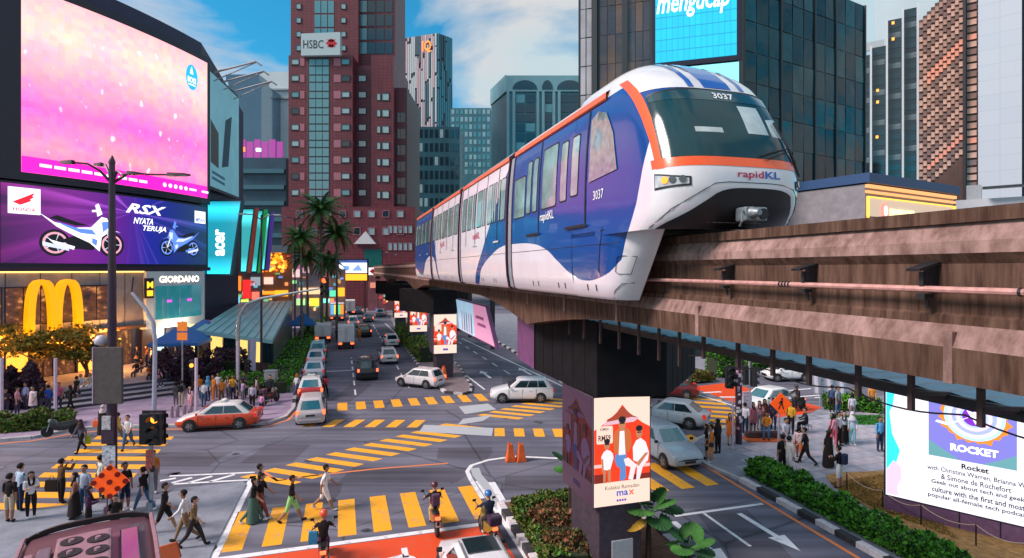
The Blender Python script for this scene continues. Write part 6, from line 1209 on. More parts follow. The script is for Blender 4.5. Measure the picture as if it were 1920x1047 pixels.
# motorcycles
def moto(label, loc, rz, col, box=None, lit=True, name='motorcycle'):
    r = thing(name, label, 'motorcycle', loc, rz); add = lambda nm, b, m, **k: b.build(nm, m, r, **k); tm = MB().lathe([(.20, -.05), (.27, -.055), (.295, 0), (.27, .055), (.20, .05)], 18, axis='Y').mesh('wheel', TYR, 40)
    for x in (-.62, .64): w_ = put('wheel', tm, r, (x, 0, .295)); MB().lathe([(.20, -.03), (.20, .03)], 14, axis='Y').build('rim', mat('rim_dark', (.1, .1, .11), .4, .5), w_)
    add('fairing', MB().loft([[(x, y * w_, z0), (x, -y * w_, z0), (x, -y * w_ * .8, z1), (x, y * w_ * .8, z1)] for x, y, w_, z0, z1 in ((.52, 1, .10, .62, .95), (.35, 1, .13, .42, .95), (.05, 1, .14, .32, .66), (-.35, 1, .13, .40, .72), (-.78, 1, .09, .66, .82))]), paint(col), smooth=50, bevel=.02)
    add('seat', MB().loft([[(x, y, z), (x, -y, z), (x, -y * .8, z + .09), (x, y * .8, z + .09)] for x, y, z in ((.12, .10, .68), (-.2, .13, .70), (-.55, .12, .74), (-.72, .07, .77))]), TRIM, smooth=50); add('fork', MB().tube([(.64, .07, .30), (.44, .07, .95)], .025, 6), RIM); add('fork', MB().tube([(.64, -.07, .30), (.44, -.07, .95)], .025, 6), RIM)
    add('handlebar', MB().tube([(.28, .36, .98), (.42, .16, 1.02), (.42, -.16, 1.02), (.28, -.36, .98)], .018, 6), TRIM); add('headlight', MB().bx(.48, .58, -.09, .09, .82, .96), HEADL, bevel=.02); add('tail_light', MB().bx(-.86, -.78, -.09, .09, .66, .76), TAILON if lit else TAIL, bevel=.02); add('number_plate', MB().bx(-.90, -.88, -.08, .08, .44, .60), mat('plate_white', (.6, .6, .6), .5)); add('mudguard', MB().bx(-.92, -.70, -.05, .05, .50, .64), TRIM, bevel=.02); add('exhaust', MB().tube([(.0, -.14, .28), (-.7, -.17, .36)], [.03, .05], 8), RIM)
    for sg in (1, -1): add('mirror', MB().tube([(.40, sg * .2, 1.02), (.38, sg * .34, 1.22)], .010, 5).box((.38, sg * .36, 1.26), (.02, .12, .08)), TRIM)
    if box: add('luggage_box', MB().bx(-.92, -.55, -.22, .22, .84, 1.14), mat('luggage', box, .4, coat=.4), bevel=.05)
    return r
BIKES = {'a': at(607, 1056), 'b': at(814, 992), 'c': at(914, 1012), 'd': at(1492, 771), 'e': at(115, 818, KZ), 'f': at(507, 757, KZ)}
moto('black motorcycle with amber tail light waiting at the bottom edge', BIKES['a'], AW, (.02, .02, .025)); moto('red motorcycle with lit tail light on the zebra stripes', BIKES['b'], AW, (.25, .02, .02)); moto('motorcycle with dark luggage box at the right of the stop line', BIKES['c'], AW + R(4), (.25, .17, .02), (.05, .02, .05)); moto('dark motorcycle waiting at the far red box', BIKES['d'], math.pi + R(25), (.03, .03, .05)); moto('black motorcycle parked at the kerb by the left hedge', BIKES['e'], math.pi + R(20), (.02, .015, .02), None, False); moto('dark scooter parked at the corner by the grey utility cabinet', BIKES['f'], R(75), (.03, .035, .03), (.05, .06, .05), False)
# ================================================================== street furniture
PPL = mat('purple_pole_paint', (.045, .02, .04), .4, var=.2); GST = mat('galvanised', (.36, .40, .44), .4, .4, var=.2)
lp_ = thing('lamp_post', 'tall dark four armed lamp post carrying a blank sign back, left foreground', 'street lamp', at(210, 968, .05)); D0 = lp_.location.y; zt = Zd(312, D0)
MB().tube([(0, 0, 0), (0, 0, 4.3), (0, 0, zt)], [.17, .17, .10], 12).build('pole', PPL, lp_, smooth=40); MB().tube([(0, 0, 0), (0, 0, .35)], .26, 12).build('base', PPL, lp_)
for du, v0 in ((-68, 310), (-42, 306), (142 * .84, 325), (60, 330)):
    x1 = du / FPX * D0; z1 = Zd(v0 + 2, D0); yy_ = -.5 if du in (-68, 60) else .4
    MB().tube([(0, 0, zt - .7), (x1 * .25, yy_ * .3, zt - .25), (x1 * .5, yy_ * .6, z1 - .02), (x1 * .8, yy_, z1)], [.06, .05, .04, .035], 6).build('arm', PPL, lp_); h_ = MB().loft([[(x1 * .78, yy_ - .1, z1 - .06), (x1 * .78, yy_ + .1, z1 - .06), (x1 * .78, yy_ + .08, z1 + .08), (x1 * .78, yy_ - .08, z1 + .08)], [(x1 * 1.05, yy_ - .13, z1 - .05), (x1 * 1.05, yy_ + .13, z1 - .05), (x1 * 1.05, yy_ + .1, z1 + .05), (x1 * 1.05, yy_ - .1, z1 + .05)], [(x1 * 1.13, yy_ - .06, z1 - .04), (x1 * 1.13, yy_ + .06, z1 - .04), (x1 * 1.13, yy_ + .05, z1 + .02), (x1 * 1.13, yy_ - .05, z1 + .02)]]).build('lamp_head', PPL, lp_, smooth=50)
MB().lathe([(.10, 0), (.12, .1), (.05, .3), (.0, .38)], 10, (0, 0, zt)).build('finial', PPL, lp_, smooth=50)
zb0, zb1 = Zd(757, D0), Zd(652, D0); MB().bx(-.50, .56, -.28, -.18, zb0, zb1).build('sign_back', mat('sign_back', (.075, .06, .055), .6, var=.2), lp_, bevel=.02); MB().bx(-.535, -.50, -.29, -.17, zb0, zb1).build('sign_edge', mat('sign_edge', (.45, .32, .45), .5), lp_)
MB().bx(-.24, .24, -.24, -.19, Zd(832, D0), Zd(782, D0)).build('control_box', PPL, lp_, bevel=.02); MB().bx(-.2, .12, -.26, -.20, Zd(805, D0), Zd(780, D0)).build('poster', mat('poster_grey', (.42, .40, .42), .6, var=.5, scale=9), lp_); MB().bx(-.22, .26, -.21, -.18, Zd(875, D0), Zd(835, D0)).build('poster', mat('poster_torn', (.38, .42, .48), .7, var=.7, scale=12), lp_); MB().lathe([(.02, -.2), (.2, -.1), (.22, .05), (.12, .2), (.0, .22)], 10, (-.42, 0, Zd(642, D0))).build('lamp_globe', mat('globe_white', (.6, .55, .6), .4), lp_, smooth=60)
def diamond(lab, u, v0, v1, ub, vb, deco, z=0.):
    p = at(ub, vb, z); r = thing('warning_sign', lab, 'road sign', p); D = p[1]; w_ = Xd(u, D) - p[0]; zc = (Zd(v0, D) + Zd(v1, D)) / 2; hd = (Zd(v0, D) - Zd(v1, D)) / 2
    m = lambda x, y, d=0.: Vector((w_ + x, -.10 - d, zc + y)); MB().extr([(-hd, 0), (0, -hd), (hd, 0), (0, hd)], m, -.05, 0).build('board', mat('sign_orange', (.80, .085, .01), .4, emit=(1, .10, .0), es=.25), r); return r, m, hd
r, m, hd = diamond('red orange diamond lamp sign with nine round lamps on the near corner', 208, 872, 938, 206, 975, 1, .05); MB().tube([(0, 0, 0), (0, 0, 2.2)], .05, 8).build('post', GST, r)
r.rotation_euler = (0, 0, R(12))
for i in range(3):
    for j in range(3): q = (i - 1) * .40 * hd, (j - 1) * .40 * hd; MB().extr(ell(q[0] - q[1], q[0] + q[1], .15 * hd, .15 * hd, 14), m, 0, .03).build('lamp_dot', mat('lamp_dark', (.28, .012, .005), .3), r)
r, m, hd = diamond('orange diamond sign with walking figure on the right plaza', 1463, 741, 782, 1458, 880, 1, KZ); MB().tube([(0, 0, 0), (.1, 0, 3.2)], .05, 8).build('post', mat('pole_pink', (.50, .38, .48), .5), r)
for q in (ell(.06 * hd, .45 * hd, .1 * hd, .1 * hd, 12), [(-.05 * hd, .32 * hd), (.15 * hd, .32 * hd), (.12 * hd, -.05 * hd), (-.1 * hd, -.05 * hd)], [(-.1 * hd, -.02 * hd), (.02 * hd, -.02 * hd), (-.2 * hd, -.5 * hd), (-.3 * hd, -.48 * hd)], [(0, 0), (.12 * hd, 0), (.26 * hd, -.5 * hd), (.16 * hd, -.52 * hd)], [(-.05 * hd, .3 * hd), (-.28 * hd, .05 * hd), (-.22 * hd, 0), (.0, .2 * hd)]): MB().extr(q, m, 0, .012).build('symbol', TRIM, r)
def signal_head(parent, x, y, z, rz=0., on=0, k=1., cols=((1, .25, .02), (.9, .35, .02), (.1, .7, .3))):
    h_ = MB().bx(-.18 * k, .18 * k, -.12 * k, .12 * k, 0, 1.05 * k).build('signal_head', TRIM, parent, (x, y, z), rz, bevel=.02)
    for i in range(3):
        zz = (.87 - .345 * i) * k; MB().tube([(0, -.12 * k, zz), (0, -.135 * k, zz)], .125 * k, 14).build('lens', glow(cols[0], 2.) if i == on else mat('lens_off', (.03, .012, .01), .2, coat=1), h_)
        a = [(.145 * k * math.cos(t), .145 * k * math.sin(t)) for t in [R(-20 + 220 * j / 10) for j in range(11)]]; MB().grid([[(p[0], -.12 * k, zz + p[1]) for p in a], [(p[0], -.36 * k, zz + p[1] * .9) for p in a]]).build('visor', TRIM, h_)
    return h_
ts = thing('traffic_light', 'traffic light showing amber on grey pole at the near left corner', 'traffic light', at(283, 956, .05)); D1 = ts.location.y; MB().tube([(0, 0, 0), (0, 0, 3.6)], .085, 10).build('pole', GST, ts, smooth=40); MB().tube([(0, 0, 0), (0, 0, .3)], .16, 10).build('base', GST, ts)
zz = Zd(835, D1); signal_head(ts, .28, -.1, zz, 0, 0, 1.15); signal_head(ts, .10, .1, zz, R(90), -1, 1.15); signal_head(ts, -.18, .0, zz, R(180), -1, 1.1); MB().bx(-.42, .5, .12, .15, zz - .05, zz + 1.25).build('backing_board', TRIM, ts); MB().bx(-.12, .12, -.13, -.08, Zd(880, D1), Zd(845, D1)).build('sticker_patch', mat('sticker_red', (.42, .10, .08), .6, var=.8, scale=14), ts); MB().extr(ell(.0, .0, .10, .14, 14), lambda x, y, d=0.: Vector((x + .12, -.1 - d, Zd(880, D1) + y)), 0, .02).build('small_disc_sign', TRIM, ts)
pm_ = thing('signal_mast', 'pale blue curved mast with pedestrian signal on the left plaza', 'traffic light', at(289, 772, KZ)); D2 = pm_.location.y; f_ = lambda u, v: (Xd(u, D2) - pm_.location.x, 0, Zd(v, D2) - KZ)
MB().tube([f_(289, 772), f_(291, 640), f_(287, 605), f_(272, 578), f_(247, 549)], [.14, .13, .12, .11, .09], 10).build('mast', mat('mast_pale', (.40, .42, .52), .4, .2, var=.15), pm_, smooth=50); MB().tube([f_(247, 549), f_(250, 520)], .04, 6).build('bracket', DST, pm_)
am_ = thing('signal_mast', 'grey mast with long curved arm reaching over the avenue', 'traffic light', at(447, 728, KZ)); D3 = am_.location.y; f_ = lambda u, v: (Xd(u, D3) - am_.location.x, 0, Zd(v, D3) - KZ)
MB().tube([f_(446, 728), f_(446, 620), f_(449, 592), f_(463, 570), f_(490, 560), f_(560, 548), f_(608, 540)], [.16, .15, .14, .13, .12, .09, .06], 10).build('mast', mat('mast_grey', (.36, .42, .44), .4, .3, var=.15), am_, smooth=50); q = f_(610, 558); signal_head(am_, q[0], -.1, q[2], 0, 0, 1.5, ((1, .1, .02),) * 3); q = f_(455, 700); signal_head(am_, q[0] + .4, -.1, q[2], R(60), -1, 1.0)
def lamp2(lab, ub, vb, vt, arms, m=PPL, z=KZ, rad=.11):
    p = at(ub, vb, z); r = thing('lamp_post', lab, 'street lamp', p); D = p[1]; zt = Zd(vt, D) - z; MB().tube([(0, 0, 0), (0, 0, zt)], [rad, rad * .6], 8).build('pole', m, r, smooth=40)
    for du, dv in arms: x = du / FPX * D; MB().tube([(0, 0, zt - .4), (x * .4, 0, zt - dv / FPX * D), (x * .85, 0, zt - dv / FPX * D + .05)], .05, 6).build('arm', m, r); MB().box((x, 0, zt - dv / FPX * D + .06), (abs(x) * .35 + .1, .25, .12)).build('lamp_head', GST, r, bevel=.03)
    return r
lamp2('dark double lamp post beside the station entrance', 490, 722, 403, ((-36, 0), (30, 2))); lamp2('distant double lamp post left of the palms', 553, 640, 408, ((-18, 0), (14, 2))); lamp2('distant lamp post at the bend with curved arm', 737, 588, 478, ((-12, -4), (6, 0)), z=.14)
sp_ = thing('poster_pole', 'thick dark pole plastered with stickers on the right corner', 'pole', at(1385, 832, KZ)); D4 = sp_.location.y; MB().tube([(0, 0, 0), (0, 0, 5.6)], .17, 12).build('pole', PPL, sp_, smooth=40)
rr = random.Random(8)
for i in range(26): a = rr.uniform(3.4, 6.0); zz = rr.uniform(.8, 3.9); MB().box((.175 * math.cos(a), .175 * math.sin(a), zz), (.10 + .08 * rr.random(), .012, .10 + .12 * rr.random()), 0, a + math.pi / 2).build('sticker', cloth(((.6, .5, .6), (.5, .2, .3), (.3, .3, .4), (.6, .6, .6))[rr.randrange(4)]), sp_)
for dx, rz in ((-.45, 0), (-.42, R(90))): signal_head(sp_, dx, .1, 2.9, rz, -1, 1.1)
ts2 = thing('traffic_light', 'slim pale traffic light pole with stickered box behind the right crowd', 'traffic light', at(1405, 812, KZ)); MB().tube([(0, 0, 0), (0, 0, 4.0)], .06, 8).build('pole', GST, ts2); signal_head(ts2, .22, .0, 2.6, R(120), -1, 1.0); signal_head(ts2, -.16, .05, 2.7, R(200), -1, 1.0); MB().bx(-.35, .1, -.1, .1, 1.4, 2.3).build('control_box', mat('box_stickers', (.42, .38, .46), .6, var=.7, scale=10), ts2)
pk = thing('pale_post', 'slim pale pink post at the tip of the right corner', 'post', at(1374, 842, KZ)); MB().tube([(0, 0, 0), (0, 0, 2.6)], .05, 8).build('post', mat('pole_pink', (.50, .38, .48), .5), pk); MB().tube([(0, 0, 0), (0, 0, .05)], .2, 10).build('foot', GST, pk)
# flag poles on the right plaza and feather banners on the left
def banner(lab, ub, vb, vt, hpx, wpx, col, pole, z=KZ, side=1, name='banner_flag'):
    p = at(ub, vb, z); r = thing(name, lab, 'banner', p); D = p[1]; zt = Zd(vt, D) - z; MB().tube([(0, 0, 0), (0, 0, zt)], .05, 8).build('pole', pole, r); w_ = wpx / FPX * D * side; h_ = hpx / FPX * D
    rows = [[Vector((w_ * i / 6, .06 * math.sin(i * 1.3 + j * .7), zt - h_ * j / 5)) for i in range(7)] for j in range(6)]; MB().grid(rows).build('cloth', col, r, smooth=60); return r
BP_ = mat('flag_pole_blue', (.18, .36, .45), .4); CW = mat('flag_white', (.62, .60, .70), .8, var=.12)
for lab, ub, vb in (('white banner on the leftmost blue pole of the plaza row', 1538, 763), ('white banner on the second blue pole of the plaza row', 1562, 765), ('white banner on the third blue pole of the plaza row', 1585, 766), ('white banner on the rightmost blue pole of the plaza row', 1640, 768)): banner(lab, ub, vb, 650, 88, 18, CW, BP_, side=-1)
WPL = mat('white_post', (.62, .50, .62), .5, var=.1)
banner('magenta feather banner beside the blue canopy', 380, 668, 600, 52, 14, mat('flag_magenta', (.62, .03, .35), .7), GST); banner('white feather banner with orange marks beside the magenta one', 402, 672, 598, 62, 18, mat('flag_mixed', (.62, .56, .55), .7, var=.4, scale=2), GST)
banner('pale lilac banner on the mast foot by the avenue corner', 466, 720, 636, 60, 14, mat('flag_lilac', (.52, .46, .62), .7), GST, side=1)
for lab, ub, vb, vt in (('white post left of the plaza crowd, by the hedge', 104, 780, 672), ('leftmost white post at the picture edge', 3, 790, 672), ('white post behind the orange red taxi', 368, 776, 672), ('white post behind the striped shirt on the corner', 446, 742, 640)): r = thing('post', lab, 'post', at(ub, vb, KZ)); MB().tube([(0, 0, 0), (0, 0, Zd(vt, r.location.y) - KZ)], .09, 10).build('shaft', WPL, r, smooth=40); MB().tube([(0, 0, 0), (0, 0, .06)], .16, 10).build('foot', GST, r)
for i, u in enumerate((322, 333, 346, 358)): tag(MB().lathe([(.10, 0), (.10, .62), (.07, .70), (.0, .72)], 10).build('bollard', mat('bollard_steel', (.34, .24, .30), .4, .4), None, at(u, 783 - i, KZ), smooth=40), ('leftmost', 'second', 'third', 'rightmost')[i] + ' short steel bollard in the row behind the taxi bonnet', 'bollard', 'bollards behind the taxi')
for u, lab in ((957, 'left one of two orange plastic water barriers on the median nose'), (977, 'right one of two orange plastic water barriers on the median nose')):
    r = thing('water_barrier', lab, 'barrier', at(u, 865), R(15)); MB().loft([[(-.24, -.2, 0), (.24, -.2, 0), (.24, .2, 0), (-.24, .2, 0)], [(-.2, -.18, .2), (.2, -.18, .2), (.2, .18, .2), (-.2, .18, .2)], [(-.15, -.12, .5), (.15, -.12, .5), (.15, .12, .5), (-.15, .12, .5)], [(-.12, -.08, .85), (.1, -.08, .85), (.1, .08, .85), (-.12, .08, .85)]]).build('shell', mat('barrier_orange', (.72, .12, .02), .5, var=.15), r, bevel=.03); MB().tube([(-.1, 0, .84), (-.1, 0, .92)], .05, 8).build('cap', mat('barrier_orange', (1, 1, 1)), r)
ob = thing('water_barrier', 'orange traffic cone barrier beneath the far median poster', 'barrier', at(832, 712, .14)); MB().lathe([(.35, 0), (.28, .3), (.15, 1.0), (.1, 1.05)], 10).build('shell', MATS['barrier_orange'], ob, smooth=40); MB().lathe([(.10, 0), (.12, .06), (.0, .1)], 10, (0, 0, 1.05)).build('cap', MATS['barrier_orange'], ob)
ub_ = thing('utility_cabinet', 'grey utility cabinet at the end of the green hedge', 'cabinet', at(508, 735, KZ)); MB().bx(-.42, .42, -.25, .25, 0, 1.55).build('case', mat('cabinet_grey', (.40, .36, .38), .5), ub_, bevel=.03); MB().bx(-.46, .46, -.29, .29, 1.55, 1.62).build('lid', GST, ub_, bevel=.02)
def tent(lab, u, v, rz, k=1.):
    r = thing('canopy_tent', lab, 'tent', at(u, v, .95 if u < 400 else KZ), rz); BT = mat('tent_blue', (.02, .14, .42), .6, var=.15)
    MB().add([(-2 * k, -2 * k, 2.3), (2 * k, -2 * k, 2.3), (2 * k, 2 * k, 2.3), (-2 * k, 2 * k, 2.3), (0, 0, 3.7)], [(0, 1, 4), (1, 2, 4), (2, 3, 4), (3, 0, 4)]).build('canopy', BT, r); MB().add([(x * k, y * k, z) for x, y, z in ((-2, -2, 2.3), (2, -2, 2.3), (2, 2, 2.3), (-2, 2, 2.3), (-2, -2, 2.05), (2, -2, 2.05), (2, 2, 2.05), (-2, 2, 2.05))], [(0, 1, 5, 4), (1, 2, 6, 5), (2, 3, 7, 6), (3, 0, 4, 7)]).build('valance', BT, r)
    for x in (-1.95 * k, 1.95 * k):
        for y in (-1.95 * k, 1.95 * k): MB().tube([(x, y, 0), (x, y, 2.3)], .03, 6).build('leg', GST, r)
tent('blue canopy tent on the terrace under the shop sign', 342, 690, R(10), .95); tent('second blue canopy tent behind the magenta banner', 382, 672, R(15), .95); tent('blue stall canopy behind the station entrance', 568, 640, R(20), .8)
osn = thing('orange_board', 'pair of orange boards standing before the blue canopy tent', 'sign', at(342, 745, KZ)); MB().tube([(0, 0, 0), (0, 0, Zd(605, osn.location.y))], .05, 6).build('post', GST, osn)
for v0, v1 in ((604, 621), (624, 638)): MB().bx(-.36, .36, -.05, .0, Zd(v1, osn.location.y) - KZ, Zd(v0, osn.location.y) - KZ).build('board', mat('board_orange2', (.75, .20, .03), .5, emit=(1, .25, .02), es=.2), osn)
bl_ = thing('beacon_post', 'post with glowing amber lamp beside the dark bushes', 'lamp', at(361, 762, KZ)); MB().tube([(0, 0, 0), (0, 0, 2.6)], .05, 8).build('post', DST, bl_); MB().bx(-.18, .18, -.12, .12, 2.4, 3.1).build('housing', TRIM, bl_, bevel=.02); MB().tube([(0, -.12, 2.75), (0, -.16, 2.75)], .13, 12).build('lens', glow((1, .2, .02), 3.), bl_)
rope = thing('rope_fence', 'low rope fence in front of the giant screen', 'fence', Gd(1590, 930, KZ)); o4 = Vector(rope.location); ps = [Gd(u, v, KZ) - o4 for u, v in ((1588, 920), (1655, 955), (1727, 985), (1830, 1025), (1930, 1062))]
for p in ps: MB().tube([p, p + Vector((0, 0, .75))], .025, 6).build('stake', DST, rope)
for a, c in zip(ps[:-1], ps[1:]): MB().tube([a.lerp(c, i / 8) + Vector((0, 0, .72 - .8 * (i / 8) * (1 - i / 8))) for i in range(9)], .018, 5).build('rope', mat('rope_tan', (.45, .32, .24), .8), rope)
mt_ = thing('street_stall', 'low orange red platform bench where people sit under the beam', 'bench', at(1432, 826, KZ)); MB().bx(-1.0, 1.0, -.4, .4, 0, .12).build('platform', mat('platform_red', (.55, .10, .02), .6), mt_, bevel=.02); MB().bx(-.9, .9, .0, .35, .12, .42).build('seat_box', mat('seat_dark', (.06, .03, .03), .6), mt_, bevel=.02)
for lab, u, v in (('small folding stool under the seated man in dark jacket', 1513, 812),): r = thing('stool', lab, 'stool', at(u, v, KZ)); MB().bx(-.2, .2, -.2, .2, .40, .45).build('seat', GST, r); [MB().tube([(x, y, 0), (x, y, .4)], .02, 5).build('leg', GST, r) for x in (-.17, .17) for y in (-.17, .17)]
# ================================================================== people
def make_pose(name, legs, arms, lean=0., sit=False, head_turn=0.):
    V, E, Rr, bones = [], [], [], []
    def add(p, r, par=None, cls=None):
        V.append(Vector(p)); r *= 1.17 if r > .012 else 1.1; Rr.append((r, r)); i = len(V) - 1
        if par is not None: E.append((par, i)); bones.append((par, i, cls))
        return i
    ln = lambda z: Vector((math.sin(lean) * (z - .92), 0, .92 + math.cos(lean) * (z - .92)))
    pel = add((0, 0, .94), .125); waist = add(ln(1.08), .115, pel, 0); chest = add(ln(1.27), .135, waist, 0); nb = add(ln(1.41), .075, chest, 0)
    nk = add(ln(1.48) + Vector((.01, 0, 0)), .050, nb, 2); h0 = add(ln(1.55) + Vector((.03, 0, 0)), .074, nk, 2); h1 = add(ln(1.62) + Vector((.025, 0, 0)), .088, h0, 2); add(ln(1.69) + Vector((.01, 0, 0)), .070, h1, 2)
    feet = []
    for sg, (a, k) in zip((1, -1), legs):
        hip = add((0, sg * .085, .90), .098, pel, 1); spread = .02 if not sit else .06
        kn = V[hip] + Vector((math.sin(a), sg * spread, -math.cos(a))).normalized() * .42; kn = add(kn, .064, hip, 1); b2 = a - k
        mid = add(V[kn] + Vector((math.sin(b2), 0, -math.cos(b2))) * .16, .055, kn, 5); an = add(V[kn] + Vector((math.sin(b2), 0, -math.cos(b2))) * .40, .038, mid, 5); heel = add(V[an] + Vector((math.sin(b2), 0, -math.cos(b2))) * .04, .040, an, 3)
        fd = Vector((math.cos(b2 * .6), 0, math.sin(b2 * .6))); add(V[heel] + fd * .10, .042, heel, 3); t = add(V[heel] + fd * .17, .030, len(V) - 1, 3); feet.append(V[t].z); feet.append(V[heel].z)
    for sg, (pitch, out, el, inn) in zip((1, -1), arms):
        sh = add(ln(1.375) + Vector((0, sg * .165, 0)), .062, chest, 0); d = Vector((math.sin(pitch), sg * math.sin(out), -math.cos(pitch) * math.cos(out))).normalized(); e = add(V[sh] + d * .27, .043, sh, 0)
        d2 = Vector((math.sin(pitch + el), sg * (math.sin(out) - inn), -math.cos(pitch + el))).normalized(); wr = add(V[e] + d2 * .24, .029, e, 4); pm = add(V[wr] + d2 * .075, .032, wr, 2)
        side = Vector((d2.z, 0, -d2.x)); side = side.normalized() if side.length > .1 else Vector((1, 0, 0))
        for q, l_ in ((-.026, .075), (-.009, .088), (.009, .082), (.026, .065)): f1 = add(V[pm] + d2 * .04 + side * q, .010, pm, 2); add(V[f1] + d2 * l_ * .6 - Vector((0, sg * .012, 0)), .008, f1, 2)
        th = add(V[wr] + d2 * .05 + side * .045, .011, wr, 2); add(V[th] + d2 * .04 + side * .01, .009, th, 2)
    me = bpy.data.meshes.new(name); me.from_pydata([tuple(v) for v in V], E, []); o = bpy.data.objects.new(name, me); COL.objects.link(o)
    sk = o.modifiers.new('s', 'SKIN'); sk.use_smooth_shade = True; sk.branch_smoothing = .6; o.modifiers.new('u', 'SUBSURF').levels = 1
    for i, d in enumerate(me.skin_vertices[0].data): d.radius = Rr[i]; d.use_root = (i == 0)
    dg = bpy.context.evaluated_depsgraph_get(); dg.update(); out = bpy.data.meshes.new_from_object(o.evaluated_get(dg)); bpy.data.objects.remove(o)
    zmin = min(feet) - .045 if not sit else None; dz = -min(v.co.z for v in out.vertices)
    for v in out.vertices:
        if .9 < v.co.z < 1.45 and abs(v.co.y) < .16: v.co.x = (v.co.x - math.sin(lean) * (v.co.z - .92)) * .80 + math.sin(lean) * (v.co.z - .92)
    out.materials.clear()
    for i in range(6): out.materials.append(cloth((.5, .5, .5)))
    def dist(p, a, b):
        ab = b - a; t = max(0, min(1, (p - a).dot(ab) / max(1e-9, ab.dot(ab)))); return (p - a - ab * t).length
    for p in out.polygons:
        c = Vector(p.center); best = min(bones, key=lambda bn: dist(c, V[bn[0]], V[bn[1]]) - .5 * Rr[bn[1]][0]); p.material_index = best[2]; p.use_smooth = True
    for v in out.vertices: v.co.z += dz
    out.update(); return {'me': out, 'dz': dz, 'lean': lean, 'head': V[h1] + Vector((0, 0, dz)), 'pel': Vector((0, 0, .94 + dz)), 'chest': V[chest] + Vector((0, 0, dz))}
A_ = R
POSES = {'stand': make_pose('p_stand', ((.03, .03), (-.03, .03)), ((.05, .12, .15, .1), (-.05, .12, .2, .1))),
 'ease': make_pose('p_ease', ((.10, .12), (-.05, .0)), ((.1, .2, .35, .4), (0, .12, .2, .1))),
 'phone': make_pose('p_phone', ((.04, .04), (-.04, .02)), ((.35, .15, 1.45, .5), (.30, .15, 1.5, .5)), .04),
 'photo': make_pose('p_photo', ((.05, .04), (-.05, .02)), ((1.1, .15, 1.2, .4), (1.0, .15, 1.3, .4))),
 'walk': make_pose('p_walk', ((.48, .12), (-.32, .42)), ((-.40, .10, .30, .1), (.42, .10, .45, .1)), .06),
 'walk2': make_pose('p_walk2', ((-.30, .55), (.40, .06)), ((.40, .10, .5, .1), (-.38, .12, .35, .1)), .06),
 'sit': make_pose('p_sit', ((1.45, 1.5), (1.4, 1.35)), ((.5, .12, .9, .4), (.45, .15, 1.0, .4)), .12, True),
 'ride': make_pose('p_ride', ((1.15, 1.35), (1.15, 1.35)), ((.85, .25, .35, .05), (.85, .25, .35, .05)), .16, True)}
def ellip(c, r, n=12, m_=8, z0=-1., z1=1.):
    rings = []
    for j in range(m_ + 1): s = lerp(z0, z1, j / m_); q = math.sqrt(max(0, 1 - s * s)) + .02; rings.append([(c[0] + r[0] * q * math.cos(2 * math.pi * k / n), c[1] + r[1] * q * math.sin(2 * math.pi * k / n), c[2] + r[2] * s) for k in range(n)])
    return MB().loft(rings)
def hair_mesh(kind):
    b = ellip((-.026, 0, .018), (.106, .098, .10), 12, 7, -.2, 1.)
    if kind == 'long':
        b.loft([[(-.10 + dx, -w_, z), (-.03 + dx, -w_ * 1.05, z), (-.02 + dx, -w_ * .8, z), (-.09, 0, z), (-.02 + dx, w_ * .8, z), (-.03 + dx, w_ * 1.05, z), (-.10 + dx, w_, z), (-.125 + dx, 0, z)] for dx, w_, z in ((0, .085, .05), (.0, .095, -.08), (-.01, .105, -.2), (-.02, .09, -.34), (-.02, .05, -.40))])
    elif kind == 'short': b.loft([[(-.11, -.08, z), (-.04, -.09 * k, z), (-.04, .09 * k, z), (-.11, .08, z)] for z, k in ((.04, 1), (-.05, .95))])
    elif kind == 'scarf':
        b = ellip((-.012, 0, .02), (.115, .106, .122), 12, 7, -.2, 1.); b.loft([[(cx + rx * math.cos(2 * math.pi * k / 12), ry * math.sin(2 * math.pi * k / 12), z) for k in range(12)] for z, cx, rx, ry in ((.0, -.03, .10, .105), (-.1, -.02, .10, .11), (-.2, .0, .14, .17), (-.32, 0, .15, .19))])
    elif kind == 'helmet': b = ellip((0, 0, .02), (.135, .125, .14), 14, 8, -.35, 1.)
    return b.mesh('hair_' + kind, cloth((.02, .015, .015)), 60)
HAIR = {k: hair_mesh(k) for k in ('short', 'long', 'scarf', 'helmet')}
fb = MB()
for sg in (1, -1): fb.box((.108, sg * .032, .005), (.014, .026, .012), 0); fb.box((.0, sg * .088, -.01), (.035, .016, .055), 1)
fb.add([(.115, -.012, -.03), (.115, .012, -.03), (.145, 0, -.032), (.112, 0, .01)], [(0, 1, 2), (0, 2, 3), (1, 3, 2)], 1); fb.box((.105, 0, -.062), (.016, .045, .010), 2)
def skirt_mesh(zt, zb, r0, r1):
    rings = []
    for i in range(6):
        t = i / 5; r = lerp(r0, r1, t ** .8); rings.append([((r * .82 + .012 * math.sin(k * 3.1 + t * 2)) * math.cos(2 * math.pi * k / 14), (r + .012 * math.sin(k * 2.3)) * math.sin(2 * math.pi * k / 14), lerp(zt, zb, t)) for k in range(14)])
    return MB().loft(rings, cap=False).mesh('skirt', cloth((.1, .1, .1)), 60)
SKIRT = {'short': skirt_mesh(.08, -.42, .15, .24), 'long': skirt_mesh(.08, -.82, .15, .27), 'dress': skirt_mesh(.36, -.36, .155, .24), 'robe': skirt_mesh(.40, -.86, .17, .29)}
SKINS = [(.42, .22, .14), (.34, .17, .10), (.50, .28, .19), (.25, .12, .07)]
FACEM = {}
NP = [0]
